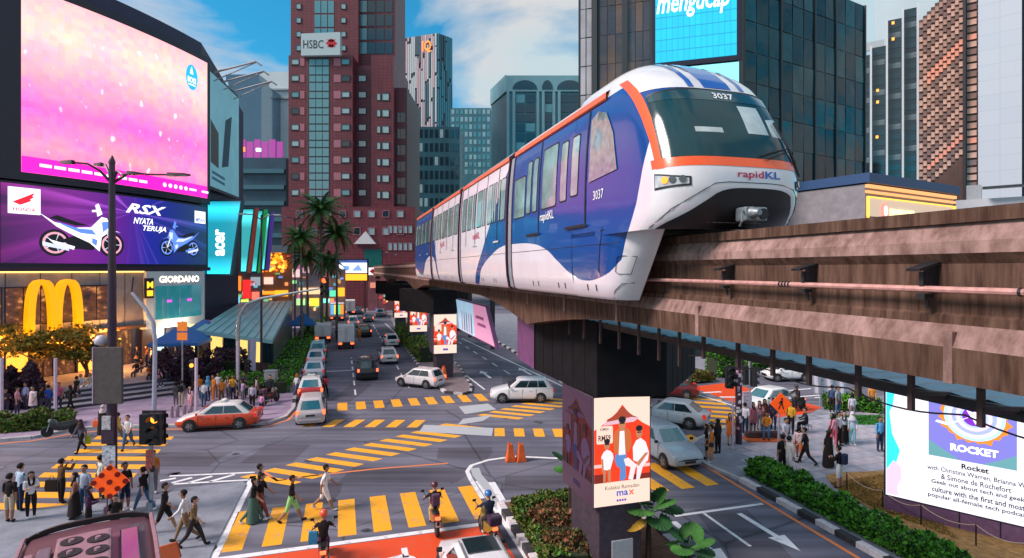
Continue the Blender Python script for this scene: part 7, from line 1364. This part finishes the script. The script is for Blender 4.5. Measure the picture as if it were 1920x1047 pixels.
def person(label, u, v, pose='stand', face=-90, shirt=(.02, .02, .025), lower=(.03, .03, .04), hair='short', haircol=(.015, .012, .012), sleeves=False, shorts=False, skirt=None, h=None, skin=None, shoe=None, z=KZ, pack=None, loc_=None, group=None, sh_mat=None):
    NP[0] += 1; i = NP[0]; P = POSES[pose]; sk = SKINS[skin if skin is not None else i % 3]; k = (h or (1.70 if hair in ('long', 'scarf') else 1.80) + ((i * 37) % 7 - 3) * .014) / 1.72
    p = loc_ if loc_ else at(u, v, z); r = thing('person', label, 'person', p, R(face), group); r.scale = (k,) * 3
    if pose == 'sit' and not loc_: r.location.z += 0
    b = put('body', P['me'], r); SK = mat('skin_%d' % SKINS.index(sk), sk, .55, var=.08); low = cloth(lower); top = sh_mat or cloth(shirt)
    for s, m in zip(b.material_slots, (top, low, SK, cloth(shoe or ((.6, .6, .6) if i % 3 == 0 else (.03, .03, .03))), top if sleeves else SK, SK if (shorts or skirt in ('short', 'dress')) else low)): s.link = 'OBJECT'; s.material = m
    hd = put('hair' if hair not in ('scarf', 'helmet') else ('headscarf' if hair == 'scarf' else 'helmet'), HAIR[hair], r, P['head']); hd.rotation_euler = (0, P['lean'] - (.38 if hair in ('short', 'long') else 0), 0); hd.material_slots[0].link = 'OBJECT'; hd.material_slots[0].material = paint(haircol) if hair == 'helmet' else cloth(haircol)
    fk = SKINS.index(sk)
    if fk not in FACEM: FACEM[fk] = fb.mesh('face', [cloth((.015, .012, .012)), SK, cloth((.28, .08, .07))])
    put('face', FACEM[fk], r, P['head'])
    if skirt: s_ = put('skirt' if skirt in ('short', 'long') else 'dress', SKIRT[skirt], r, P['pel']); s_.material_slots[0].link = 'OBJECT'; s_.material_slots[0].material = low if skirt in ('short', 'long') else top
    if i % 5 == 2 and not pack and pose in ('stand', 'ease', 'walk'):
        c = P['chest']; MB().box((.02, .2, -.42), (.20, .09, .17)).tube([(.02, .2, -.34), (.10, .06, -.05), (.02, -.12, .12), (-.09, .0, .02), (-.06, .17, -.34)], .012, 5).build('shoulder_bag', cloth(((.05, .03, .03), (.35, .2, .12), (.5, .45, .4))[i % 3]), r, c)
    if pack: MB().bx(-.30, -.12, -.14, .14, -.25, .16).build('backpack', cloth(pack), r, P['chest'], bevel=.05)
    return r
BK, WT, LB, OR_, NV, BR, GY, PK = (.012, .012, .015), (.72, .70, .72), (.42, .52, .64), (.75, .20, .02), (.02, .03, .07), (.16, .085, .04), (.16, .15, .17), (.62, .28, .36)
JN, BG = (.06, .12, .22), (.45, .36, .27)
# near left corner
Z5 = .05
person('person in black tee and beige shorts with back to camera, far left corner', 18, 979, 'stand', 95, BK, BG, shorts=True, z=Z5); person('person in pale blue shirt behind the one in beige shorts', 37, 958, 'phone', 80, LB, NV, sleeves=True, z=Z5)
person('person in white tee and wide black trousers at the left corner', 58, 972, 'phone', -40, WT, BK, 'long', z=Z5); person('person in brown shirt filming the crossing with raised phone', 115, 944, 'photo', 75, (.12, .06, .03), BK, sleeves=True, z=Z5)
person('person in brown top and long black skirt with long hair', 140, 972, 'ease', -140, (.22, .10, .06), BK, 'long', skirt='long', z=Z5); person('person in light blue shirt and jeans facing the camera near the pole', 158, 962, 'stand', -80, (.45, .52, .66), JN, z=Z5)
person('person in cream shirt just left of the stickered lamp post', 188, 935, 'ease', 60, (.62, .58, .50), GY, sleeves=True, z=0); person('person in dark purple hooded top bending behind the coach', 166, 1003, 'phone', 30, (.07, .02, .06), BK, 'long', (.05, .02, .04), sleeves=True, z=Z5)
person('child in black tee just above the coach roof', 216, 1010, 'stand', -60, BK, BK, h=1.5, z=Z5); person('person in black tee and dark shorts right of the diamond sign', 234, 957, 'ease', -20, BK, NV, shorts=True, shoe=WT, z=Z5)
person('person in black tee and blue jeans with sling bag by the traffic light', 270, 958, 'walk', 170, BK, JN, shoe=WT, z=Z5, pack=None); person('person in black tee and black shorts striding right of the traffic light', 307, 996, 'walk', 12, BK, BK, shorts=True, z=Z5)
person('person in white top and brown trousers walking behind the olive vest', 347, 1015, 'walk2', -160, WT, (.26, .16, .09), 'short', sleeves=True, z=Z5); person('person in olive vest with white sleeves and dark trousers walking', 362, 1025, 'walk', 8, (.20, .13, .06), (.04, .03, .03), z=Z5, sleeves=False)
person('person in orange patterned top hidden behind the amber traffic light', 287, 925, 'stand', -60, (.55, .16, .04), GY, z=0)
# left zebra
person('person in grey shirt with green bag on the left zebra', 152, 847, 'walk', -95, (.12, .12, .17), BK, sleeves=True, z=0, hair='scarf', haircol=(.05, .03, .04)); person('person in white tee and blue jeans on the left zebra', 240, 842, 'walk2', -80, WT, JN, z=0)
person('person in long black robe and pale headscarf by the lamp post', 193, 817, 'stand', -70, BK, BK, 'scarf', (.55, .45, .48), skirt='robe', sleeves=True); person('person in yellow tee half hidden by the lamp post', 222, 834, 'walk', 180, (.6, .42, .06), GY, z=0)
person('person in all black walking up towards the steps', 131, 770, 'walk', 80, BK, BK, 'long', sleeves=True); person('person in black tee and shorts climbing the lowest steps', 143, 752, 'walk2', 85, BK, (.03, .03, .05), shorts=True, z=.3)
for a in ((10, 783, (.05, .04, .06), 'in dark clothes at the far left behind the hedge', -30), (32, 780, PK, 'in pink shirt behind the left hedge', 20), (62, 779, (.62, .50, .52), 'in pale dress behind the left hedge', -100), (76, 777, BK, 'in black beside the pale dress behind the hedge', 60), (90, 775, (.03, .08, .35), 'in blue jacket behind the left hedge', 150), (110, 770, (.55, .12, .22), 'in crimson top near the white post by the hedge', -50), (48, 768, (.30, .32, .5), 'in slate blue behind the pink shirt', -90)): person('person ' + a[3], a[0], a[1], ('stand', 'phone', 'ease')[a[0] % 3], a[4], a[2], (.06, .05, .09), 'long' if a[0] % 2 else 'short', sleeves=a[0] % 3 == 0, skirt='dress' if a[0] == 62 else None)
def seated(lab, u, v, face, shirt, lower, z, hair='short', **k):
    p = at(u, v, z); return person(lab, u, v, 'sit', face, shirt, lower, hair, loc_=(p[0], p[1], z - .02), **k)
seated('person in white top and pale shorts sitting on the steps, left one', 152, 738, -70, (.55, .55, .6), WT, .45); seated('person in cream top and white trousers sitting on the steps, right one', 170, 736, -80, (.55, .48, .42), WT, .45)
for i, a in enumerate(((257, 710, BK, 'black clothes'), (266, 702, (.25, .12, .1), 'maroon clothes'), (282, 716, (.6, .2, .05), 'orange top'), (300, 706, (.05, .35, .5), 'cyan jacket'), (312, 714, (.4, .2, .3), 'rose top'), (296, 724, PK, 'pink top'))): seated('person in %s sitting on the terrace steps behind the sign back' % a[3], a[0], a[1], -90 + i * 12, a[2], (.05, .05, .08), .75, 'long' if i % 2 else 'short')
for a in ((258, 690, (.02, .02, .03), 'black on the terrace under the shopfront'), (275, 688, (.6, .12, .04), 'a red orange top on the terrace'), (284, 690, WT, 'a white tee on the terrace beside the red top'), (326, 706, (.4, .5, .65), 'a pale blue shirt standing before the blue tent'), (345, 692, (.1, .1, .12), 'dark grey under the blue tent')): person('person in ' + a[3], a[0], a[1], 'ease', -60 + a[0], a[2], (.05, .06, .1), z=.95)
# corner crowd
for a in ((330, 762, (.10, .09, .11), GY, 'in charcoal top at the left of the corner crowd', 120, 'long', None), (340, 764, (.10, .10, .12), BG, 'with black backpack and beige trousers by the bollards', 100, 'short', BK), (357, 774, (.62, .36, .40), PK, 'in pale pink with bare legs by the white post', -110, 'long', None), (372, 752, OR_, GY, 'in orange top left of the blue scarf', -60, 'short', None), (382, 764, WT, JN, 'in white tee and jeans behind the taxi', 100, 'short', None), (390, 752, (.10, .35, .55), NV, 'in blue headscarf behind the taxi', -90, 'scarf', None), (400, 752, OR_, OR_, 'in all orange behind the taxi roof', -120, 'short', None), (409, 745, WT, GY, 'in white top at the back of the corner crowd', -80, 'short', None), (415, 758, (.7, .22, .05), BR, 'in orange tee right of the all orange one', -40, 'short', None), (428, 750, (.58, .42, .45), GY, 'in dusty pink top in the corner crowd', -100, 'long', None), (437, 752, (.65, .36, .03), NV, 'in mustard top in the corner crowd', -70, 'short', None), (444, 762, (.04, .03, .04), BK, 'in black right of the mustard top', -140, 'short', None), (455, 758, (.45, .30, .48), GY, 'in mauve top left of the striped shirt', 60, 'long', None), (458, 746, (.05, .05, .07), NV, 'in navy top at the back right of the crowd', -80, 'short', None), (490, 778, (.68, .32, .52), NV, 'small in pink at the right end of the corner crowd', 90, 'long', None), (481, 750, (.5, .35, .42), BK, 'in rose top beside the parked scooter', 30, 'long', None)):
    person('person ' + a[4], a[0], a[1], ('stand', 'ease', 'phone')[a[0] % 3], a[5], a[2], a[3], a[6], (.015, .012, .012) if a[6] != 'scarf' else (.08, .3, .5), pack=a[7], h=1.4 if a[0] == 490 else None)
STR = mat('striped_cloth', (.5, .45, .55), .9, var=0); n, l = STR.node_tree.nodes, STR.node_tree.links; t = n.new('ShaderNodeTexCoord'); wv = n.new('ShaderNodeTexWave'); wv.bands_direction = 'Z'; wv.inputs['Scale'].default_value = 6; l.new(t.outputs['Object'], wv.inputs[0]); l.new(ramp(n, l, wv.outputs[0], [(.45, (.20, .10, .28)), (.55, (.7, .66, .7))]), n['Principled BSDF'].inputs['Base Color'])
person('person in purple and white striped shirt at the corner', 473, 770, 'stand', 100, WT, BK, sh_mat=STR, sleeves=True)
person('person in dark jacket standing over the parked scooter', 506, 753, 'ease', -70, (.04, .04, .05), BK, sleeves=True); person('person in white tee and jeans squeezing between hedge and queue', 556, 742, 'walk', 60, WT, JN, 'long', (.5, .14, .01)); person('person in black stepping right of the red taxi', 610, 744, 'walk2', 90, (.25, .03, .05), BK, 'long', z=0)
# crossing
person('person in black top and long green skirt on the first zebra stripe', 474, 980, 'walk', 10, BK, (.07, .14, .12), 'long', skirt='long', shoe=WT, z=0); person('person in black with red bag just behind the green skirt', 489, 972, 'walk2', 5, BK, (.25, .06, .05), z=0); person('person in dark tee farthest of the trio on the crossing', 487, 957, 'ease', 20, (.04, .03, .04), BR, z=0)
person('person in black tee and mint green shorts walking on the zebra', 546, 979, 'walk', 8, BK, (.30, .62, .22), shorts=True, z=0, skin=1); person('person in white tee and white shorts striding across the zebra', 609, 957, 'walk2', 8, (.8, .79, .82), (.8, .78, .78), shorts=True, z=0, skin=1)
# riders
def rider(lab, key, rz, shirt, lower, helm, pack=None):
    b = BIKES[key]; P = POSES['ride']; k = 1.75 / 1.72; off = Vector((-.22, 0, 0)); c, s = math.cos(rz), math.sin(rz); return person(lab, 0, 0, 'ride', math.degrees(rz), shirt, lower, 'helmet', helm, sleeves=True, h=1.75, pack=pack, loc_=(b[0] + off.x * c, b[1] + off.x * s, .80 - (P['pel'].z - .10) * k))
rider('rider in black shirt and orange red helmet at the bottom edge', 'a', AW, BK, (.10, .05, .12), (.72, .10, .03)); rider('rider in black jacket with backpack and maroon helmet on the zebra', 'b', AW, BK, (.50, .40, .18), (.10, .02, .03), (.10, .06, .10)); rider('rider in dark blue with bright blue helmet beside the median kerb', 'c', AW + R(4), (.02, .025, .05), (.03, .04, .04), (.03, .16, .45)); rider('rider in black waiting beyond the orange walking sign', 'd', math.pi + R(25), (.03, .02, .02), BK, (.03, .02, .02))
# right plaza
for a in ((1325, 861, 'stand', 160, BK, (.03, .03, .035), 'long', 'in black top and shorts at the right corner tip', 1, None), (1334, 868, 'ease', 165, OR_, (.7, .25, .06), 'short', 'in orange shirt and orange shorts at the right corner tip', 1, None), (1346, 851, 'stand', 120, BK, BK, 'long', 'in all black with long hair at the right corner tip', 0, None), (1369, 835, 'ease', -90, (.62, .15, .03), OR_, 'long', 'in orange dress by the pale post', 1, 'dress'), (1397, 816, 'stand', 60, (.66, .64, .72), NV, 'short', 'in white shirt and navy trousers behind the stickered pole', 0, None), (1412, 812, 'ease', -60, (.35, .10, .14), BK, 'long', 'in dark red print dress in the seated group', 0, 'dress'), (1424, 806, 'phone', -100, (.55, .30, .32), GY, 'long', 'in pink print top standing behind the bench', 0, None), (1434, 803, 'stand', -80, (.20, .05, .04), BK, 'long', 'in brown dress behind the orange sitter', 0, 'robe'), (1450, 806, 'ease', -120, (.06, .05, .10), NV, 'short', 'in navy top behind the diamond sign', 0, None), (1483, 815, 'ease', 60, (.68, .36, .03), BK, 'short', 'in yellow top beside the rider', 0, None), (1473, 846, 'walk', -80, (.55, .55, .62), JN, 'short', 'in white and black top with jeans right of the sign post', 0, None), (1498, 862, 'walk', 60, (.70, .52, .55), (.62, .16, .05), 'long', 'in pale pink top and orange shorts strolling on the slabs', 1, None), (1511, 872, 'walk2', 150, BK, BK, 'short', 'in black tee and black trousers strolling on the slabs', 0, None), (1467, 888, 'stand', 100, BK, BK, 'short', 'in black standing close behind the hedge end', 0, None), (1480, 893, 'ease', 20, (.66, .60, .58), WT, 'short', 'in white top seen above the hedge', 0, None), (1553, 877, 'stand', 110, BK, BK, 'long', 'in long black dress with long hair on the plaza', 0, 'robe'), (1563, 839, 'ease', 100, PK, (.60, .12, .16), 'long', 'in pink top and red trousers in the plaza group', 0, None), (1573, 836, 'stand', -60, (.66, .62, .68), BK, 'short', 'in white shirt and black trousers in the plaza group', 0, None), (1583, 832, 'ease', -120, (.40, .46, .52), BK, 'long', 'in grey top and black skirt in the plaza group', 0, 'long'), (1598, 835, 'ease', -90, (.50, .60, .70), (.22, .48, .55), 'scarf', 'in pale blue outfit at the right of the plaza group', 0, None), (1650, 847, 'stand', -80, (.10, .34, .62), NV, 'short', 'in bright blue tee and navy jeans left of the giant screen', 0, None), (1574, 916, 'phone', 130, BK, WT, 'short', 'in black tee and white shorts with backpack near the lawn', 1, None), (1560, 776, 'stand', 80, (.05, .08, .16), BK, 'short', 'in dark blue by the leftmost banner pole', 0, None), (1571, 780, 'ease', -60, (.25, .30, .34), JN, 'short', 'in grey beside the dark blue one at the banner poles', 0, None), (1598, 790, 'stand', 90, (.5, .5, .58), GY, 'long', 'in pale top under the banners', 0, None), (1635, 772, 'ease', -90, (.62, .25, .05), BR, 'short', 'in orange near the rightmost banner pole', 0, None)):
    person('person ' + a[7], a[0], a[1], a[2], a[3], a[4], a[5], a[6], (.015, .012, .012) if a[6] != 'scarf' else (.5, .5, .55), shorts=bool(a[8]), skirt=a[9], sleeves=a[0] % 2 == 0, pack=NV if a[0] == 1574 else None)
p = at(1440, 826, KZ); person('person in orange shirt and jeans sitting on the platform bench', 0, 0, 'sit', -120, (.72, .26, .04), JN, loc_=(p[0], p[1] + .1, KZ + .10)); p = at(1513, 812, KZ); person('person in dark jacket sitting on the folding stool', 0, 0, 'sit', 170, (.03, .03, .035), BK, sleeves=True, loc_=(p[0], p[1], KZ + .02))
person('person far away walking beside the distant median', 748, 632, 'walk', -80, (.03, .03, .04), BK, z=.14); person('rider far off in orange beside the small lorry', 674, 640, 'stand', 95, (.8, .25, .03), (.6, .2, .05), z=0, hair='helmet', haircol=(.8, .3, .05)); person('person in dark clothes between the vans and the lorry', 632, 642, 'stand', 95, (.03, .03, .05), BK, z=0)
# bags held in the hand
def bag(lab, u, v, zc, w_, h_, col, cat_='bag', nm='shopping_bag', zg=0.):
    p = at(u, v, zg); r = thing(nm, lab, cat_, (p[0], p[1], zc)); MB().loft([[(-w_ * k, -.06 * k, z), (w_ * k, -.06 * k, z), (w_ * k, .06 * k, z), (-w_ * k, .06 * k, z)] for z, k in ((-h_ / 2, .9), (-h_ * .1, 1.0), (h_ / 2, .85))]).build('sack', cloth(col), r, bevel=.015); MB().tube([(-w_ * .4, 0, h_ / 2), (-w_ * .2, 0, h_ / 2 + .16), (w_ * .2, 0, h_ / 2 + .16), (w_ * .4, 0, h_ / 2)], .010, 5).build('handle', cloth(col), r)
bag('bright green bag carried over the left zebra', 165, 845, .55, .13, .42, (.30, .40, .03)); bag('black paper bag hanging beside the person in brown', 97, 944, .70, .26, .46, BK); bag('orange bag carried beside the black robe', 181, 816, .75, .2, .36, (.75, .13, .04), zg=KZ); bag('blue pannier bag beside the rider at the bottom', 588, 1056, .80, .16, .40, (.03, .22, .40))
# ================================================================== vegetation
def leafmat(name, col, var=.35):
    m = mat(name, col, .55, var=var, scale=1.7, spec=.3); return m
def leaf(b, p, size, rr, mi=0, up=.4, droop=0.):
    d = Vector((rr.gauss(0, 1), rr.gauss(0, 1), rr.gauss(up, .8))).normalized(); a = Vector((rr.gauss(0, 1), rr.gauss(0, 1), rr.gauss(0, 1))); s = d.cross(a).normalized() * size * .32; n = d.cross(s).normalized() * size * .1
    q = p + d * size; b.v += [tuple(p), tuple(p + d * size * .5 + s + n), tuple(q), tuple(p + d * size * .5 - s + n)]; o = len(b.v) - 4; b.f += [(o, o + 1, o + 2), (o, o + 2, o + 3)]; b.m += [mi, mi]
def hedge(name, lab, pts, wd, h, n, mats, cat_='hedge', seed=1, size=.16, z0=KZ, lump=.25, group=None):
    rr = random.Random(seed); pts = [Vector((p[0], p[1], z0)) for p in pts]; segs = [(a, c, (c - a).length) for a, c in zip(pts[:-1], pts[1:])]; tot = sum(s[2] for s in segs); r = thing(name, lab, cat_, pts[0], 0, group); o = pts[0]; b = MB(); core = MB()
    for a, c, L in segs:
        d = (c - a).normalized(); nn = Vector((-d.y, d.x, 0)); k = max(1, int(L / .5))
        for i in range(k):
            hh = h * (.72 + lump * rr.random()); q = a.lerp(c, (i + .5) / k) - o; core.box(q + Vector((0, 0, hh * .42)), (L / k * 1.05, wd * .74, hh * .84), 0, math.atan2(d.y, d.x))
    for i in range(n):
        t = rr.random() * tot; j = 0
        while t > segs[j][2] and j < len(segs) - 1: t -= segs[j][2]; j += 1
        a, c, L = segs[j]; d = (c - a).normalized(); nn = Vector((-d.y, d.x, 0)); s = a + d * t; hh = h * (.85 + lump * math.sin(t * 2.1 + j) * .6 + lump * .5 * math.sin(t * 5.3)); f = rr.random()
        if f < .45: p = s + nn * rr.uniform(-.5, .5) * wd + Vector((0, 0, hh * (1 - .1 * rr.random())))
        else: p = s + nn * rr.choice((-.5, .5)) * wd * rr.uniform(.8, 1.05) + Vector((0, 0, hh * rr.random()))
        leaf(b, p - o, size * rr.uniform(.45, 1.5), rr, rr.randrange(len(mats)))
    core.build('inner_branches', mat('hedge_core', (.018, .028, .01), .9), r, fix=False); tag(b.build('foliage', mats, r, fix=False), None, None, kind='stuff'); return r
GR = [leafmat('leaf_bright', (.09, .30, .02)), leafmat('leaf_mid', (.06, .19, .02)), leafmat('leaf_dark', (.02, .07, .018))]; OL = [leafmat('leaf_olive', (.16, .16, .03)), leafmat('leaf_olive_dark', (.07, .09, .02)), leafmat('leaf_mid', (1, 1, 1))]; PB = [leafmat('leaf_purple', (.055, .022, .045)), leafmat('leaf_purple_dark', (.03, .014, .028)), leafmat('leaf_plum', (.09, .04, .06))]; BRN = [leafmat('leaf_brown', (.16, .085, .045)), leafmat('leaf_rust', (.24, .09, .04)), leafmat('leaf_olive_dark', (1, 1, 1))]; AM = [leafmat('leaf_lamplit_gold', (.34, .24, .03)), leafmat('leaf_lamplit_amber', (.45, .27, .02)), leafmat('leaf_lamplit_gold', (.34, .24, .03)), leafmat('leaf_olive_dark', (1, 1, 1))]  # AM golds and ambers hold the restaurant's warm light in the leaf colour
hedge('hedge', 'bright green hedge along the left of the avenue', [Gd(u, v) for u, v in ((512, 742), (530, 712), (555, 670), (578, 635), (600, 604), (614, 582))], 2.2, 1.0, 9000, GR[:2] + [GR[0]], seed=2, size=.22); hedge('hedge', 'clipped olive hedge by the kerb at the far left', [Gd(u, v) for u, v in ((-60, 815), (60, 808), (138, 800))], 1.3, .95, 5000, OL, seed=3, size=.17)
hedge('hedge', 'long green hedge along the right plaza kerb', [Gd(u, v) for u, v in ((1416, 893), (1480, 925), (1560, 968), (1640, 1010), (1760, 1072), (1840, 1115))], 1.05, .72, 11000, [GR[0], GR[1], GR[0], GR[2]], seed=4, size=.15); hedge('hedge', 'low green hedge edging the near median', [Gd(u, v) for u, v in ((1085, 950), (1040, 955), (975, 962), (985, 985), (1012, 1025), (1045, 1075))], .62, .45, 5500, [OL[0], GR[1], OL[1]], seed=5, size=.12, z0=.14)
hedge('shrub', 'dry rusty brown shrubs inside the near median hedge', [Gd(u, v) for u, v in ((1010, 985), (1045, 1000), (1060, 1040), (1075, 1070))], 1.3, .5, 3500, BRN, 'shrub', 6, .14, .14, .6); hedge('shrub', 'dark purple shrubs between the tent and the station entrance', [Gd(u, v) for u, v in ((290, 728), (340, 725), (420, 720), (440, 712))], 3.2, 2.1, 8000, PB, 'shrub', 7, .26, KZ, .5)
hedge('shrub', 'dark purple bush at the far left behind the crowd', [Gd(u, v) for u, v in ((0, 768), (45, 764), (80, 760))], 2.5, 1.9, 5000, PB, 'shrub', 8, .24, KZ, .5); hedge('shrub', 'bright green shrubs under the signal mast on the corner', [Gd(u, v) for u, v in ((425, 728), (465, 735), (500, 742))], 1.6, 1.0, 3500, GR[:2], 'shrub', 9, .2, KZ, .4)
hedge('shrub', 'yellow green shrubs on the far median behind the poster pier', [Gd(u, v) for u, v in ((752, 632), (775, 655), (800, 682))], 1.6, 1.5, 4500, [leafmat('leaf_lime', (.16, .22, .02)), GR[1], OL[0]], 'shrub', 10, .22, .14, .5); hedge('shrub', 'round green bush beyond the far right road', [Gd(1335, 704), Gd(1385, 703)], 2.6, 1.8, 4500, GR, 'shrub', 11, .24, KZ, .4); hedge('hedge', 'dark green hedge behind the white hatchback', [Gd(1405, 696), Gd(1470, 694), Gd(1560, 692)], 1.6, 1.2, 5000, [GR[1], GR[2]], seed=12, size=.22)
hedge('shrub', 'small grey brown shrub and yellow tufts at the far kerb', [Gd(1290, 718), Gd(1330, 714)], 1.3, .7, 1800, [BRN[0], leafmat('leaf_lime', (1, 1, 1)), OL[1]], 'shrub', 13, .16, KZ, .5); hedge('shrub', 'leafy planting below the banner poles with pale yellow flowers', [Gd(1545, 768), Gd(1600, 772), Gd(1650, 776)], 1.2, .8, 3500, [GR[1], GR[2], GR[0]], 'shrub', 14, .18, KZ, .5)
# grass strip
g = MB(); rr = random.Random(22); q = [Gd(u, v, KZ) for u, v in ((1560, 796), (1655, 798), (1655, 780), (1556, 780))]
for i in range(5000): a, c = rr.random(), rr.random(); p = q[0].lerp(q[1], a).lerp(q[3].lerp(q[2], a), c); leaf(g, p, rr.uniform(.05, .12), rr, 0, 1.6)
tag(g.build('grass_strip', leafmat('grass_green', (.03, .17, .02)), None, fix=False), 'strip of bright green grass below the banner poles', 'grass', kind='stuff')
g = MB(); q = [Gd(u, v, KZ) for u, v in ((1556, 908), (1640, 955), (1800, 1015), (1665, 890))]
for i in range(9000): a, c = rr.random(), rr.random(); p = q[0].lerp(q[1], a).lerp(q[3].lerp(q[2], a), c) + Vector((0, 0, .03)); leaf(g, p, rr.uniform(.03, .09), rr, rr.randrange(2), 1.5)
tag(g.build('lawn_grass', [leafmat('grass_tan', (.30, .17, .05)), leafmat('grass_ochre', (.20, .15, .04))], None, fix=False), 'dry tan grass growing on the lawn before the screen', 'grass', kind='stuff')
# trees
def tree(lab, base, h, R_, crown_z, flat, n, mats, seed, size=.3, clumps=16, trunk_r=.16):
    rr = random.Random(seed); r = thing('street_tree', lab, 'tree', base); BK_ = mat('bark', (.09, .06, .045), .9, var=.4, scale=5); MB().tube([(0, 0, 0), (.1, .05, h * .35), (-.05, .1, h * .62), (0, 0, h * .8)], [trunk_r, trunk_r * .8, trunk_r * .6, trunk_r * .4], 8).build('trunk', BK_, r, smooth=50); b = MB(); cs = []
    for i in range(clumps):
        a = 2 * math.pi * i * .618; rad = R_ * math.sqrt((i + .5) / clumps); z = crown_z + flat * rr.uniform(-1, 1) * (1 - .5 * rad / R_); c = Vector((rad * math.cos(a), rad * math.sin(a), z)); cs.append(c); MB().tube([(0, 0, h * rr.uniform(.4, .7)), (c * .5) + Vector((0, 0, z * .42 + .1)), c], [trunk_r * .4, trunk_r * .25, .02], 5).build('limb', BK_, r)
    for i in range(n):
        c = cs[rr.randrange(clumps)]; k = R_ * .26; p = c + Vector((rr.gauss(0, k * .55), rr.gauss(0, k * .55), rr.gauss(0, k * .26))); leaf(b, p, size * rr.uniform(.6, 1.3), rr, rr.randrange(len(mats)), .2)
    tag(b.build('crown', mats, r, fix=False), None, None, kind='stuff'); return r
tree('spreading amber lit tree in front of the golden arches', at(75, 738, KZ), 4.6, 3.1, 4.0, 1.1, 6500, AM, 31, .27, 26); tree('smaller olive lit tree right of the golden arches', at(160, 728, KZ), 3.6, 2.0, 3.0, .6, 5000, [AM[1], OL[0], OL[1]], 32, .26, 12); 
def palm(lab, base, h, n, seed, L=3.6, lean=.3):
    rr = random.Random(seed); r = thing('palm_tree', lab, 'tree', base, rr.random() * 6); top = Vector((lean, 0, h)); MB().tube([(0, 0, 0), (.05, 0, h * .3), (lean * .5, 0, h * .7), tuple(top)], [.24, .17, .14, .12], 8).build('trunk', mat('palm_bark', (.14, .12, .11), .9, var=.4, scale=3), r, smooth=50); PLM = [leafmat('palm_green', (.09, .22, .05)), leafmat('palm_dark', (.05, .15, .045)), leafmat('palm_dry', (.16, .11, .045))]
    for i in range(n):
        a = i * 2.399 + rr.random() * .3; el = lerp(1.25, -.55, (i + .5) / n); d = Vector((math.cos(a), math.sin(a), 0)); b = MB(); pts = []; p = top.copy(); e = el
        for k in range(10): pts.append(p.copy()); p = p + (d * math.cos(e) + Vector((0, 0, 1)) * math.sin(e)) * L / 9; e -= .13
        b.tube(pts, [.035 * (1 - k / 10) + .006 for k in range(10)], 4); s = d.cross(Vector((0, 0, 1)))
        for k in range(2, 36):
            t = k / 36 * 8.99; j = int(t); q = pts[j].lerp(pts[min(9, j + 1)], t - j); ll = L * .20 * math.sin(math.pi * (k / 36) ** .7 * .93 + .12)
            for sg in (1, -1):
                dr = (s * sg + d * .55 + Vector((0, 0, -.45 + rr.uniform(-.25, .25)))).normalized(); tip = q + dr * ll; w_ = (pts[min(9, j + 1)] - pts[j]).normalized() * .085; b.add([q - w_, q + w_, tip], [(0, 1, 2)], 0)
        b.build('frond', PLM[2] if i > n - 5 else PLM[i % 2], r, fix=False)
    return r
for i, (lab, u, v, vt, L) in enumerate((('tallest palm in front of the red bank tower', 604, 636, 372, 3.9), ('palm leaning right of the tallest palm', 632, 632, 415, 3.4), ('lower palm in front of the lantern shop', 578, 640, 458, 3.2), ('lowest palm with drooping fronds beside the hedge', 612, 628, 470, 3.0), ('thin palm left of the others by the lamp post', 566, 648, 425, 2.8))): b_ = at(u, v, KZ); palm(lab, b_, Zd(vt + 22, b_[1]) - KZ, 34, 40 + i, L, .25)
def fan_palm(lab, base, h, n, rad, seed, dry=1):
    rr = random.Random(seed); r = thing('fan_palm', lab, 'palm', base); MB().tube([(0, 0, 0), (0, 0, h * .6), (.03, 0, h)], [.10, .085, .07], 8).build('trunk', mat('palm_fibre', (.035, .02, .015), .95, var=.5, scale=12, bump=.6), r, smooth=40); LM = [leafmat('fan_green', (.045, .15, .03)), leafmat('fan_dark', (.02, .085, .022)), leafmat('fan_yellow', (.40, .24, .03))]
    for i in range(n):
        a = i * 2.399 + rr.random(); el = lerp(1.1, -.25, i / max(1, n - 1)); d = Vector((math.cos(a) * math.cos(el), math.sin(a) * math.cos(el), math.sin(el))); hub = Vector((.03, 0, h)) + d * rad * rr.uniform(.75, 1.0); fr = MB().tube([(.03, 0, h), tuple(hub)], .014, 5).build('leaf_stalk', LM[1], r)
        s = d.cross(Vector((0, 0, 1))).normalized(); up_ = s.cross(d).normalized(); dd = (d * .55 + Vector((0, 0, -.45)) + d * .3).normalized(); R2 = rad * rr.uniform(.60, .78); b = MB(); b.v.append(tuple(hub)); K = 30
        for k in range(K + 1):
            t = lerp(-2.5, 2.5, k / K); rr2 = R2 * (1.0 if k % 2 else .93) * (1 - .12 * abs(t) / 2.5); z = (.05 if k % 2 else -.02) * R2 - .22 * R2 * (t / 2.5) ** 2; q = hub + dd * math.cos(t) * rr2 + s * math.sin(t) * rr2 + up_ * z; b.v.append(tuple(q))
        for k in range(1, K + 1): b.f.append((0, k, k + 1)); b.m.append(0)
        b.build('fan_leaf', LM[2] if (dry and i == n - 1) else LM[i % 2], r, fix=False)
    return r
fan_palm('fan palm with one yellow leaf in front of the poster pier', at(1216, 1052, .14), 1.5, 10, .64, 51); fan_palm('low fan palm at the bottom edge right of the pier', at(1290, 1075, .14), .7, 9, .58, 52, 0); fan_palm('slim fan palm on the median left of the pier', at(1070, 962, .14), 1.6, 9, .62, 53, 0)
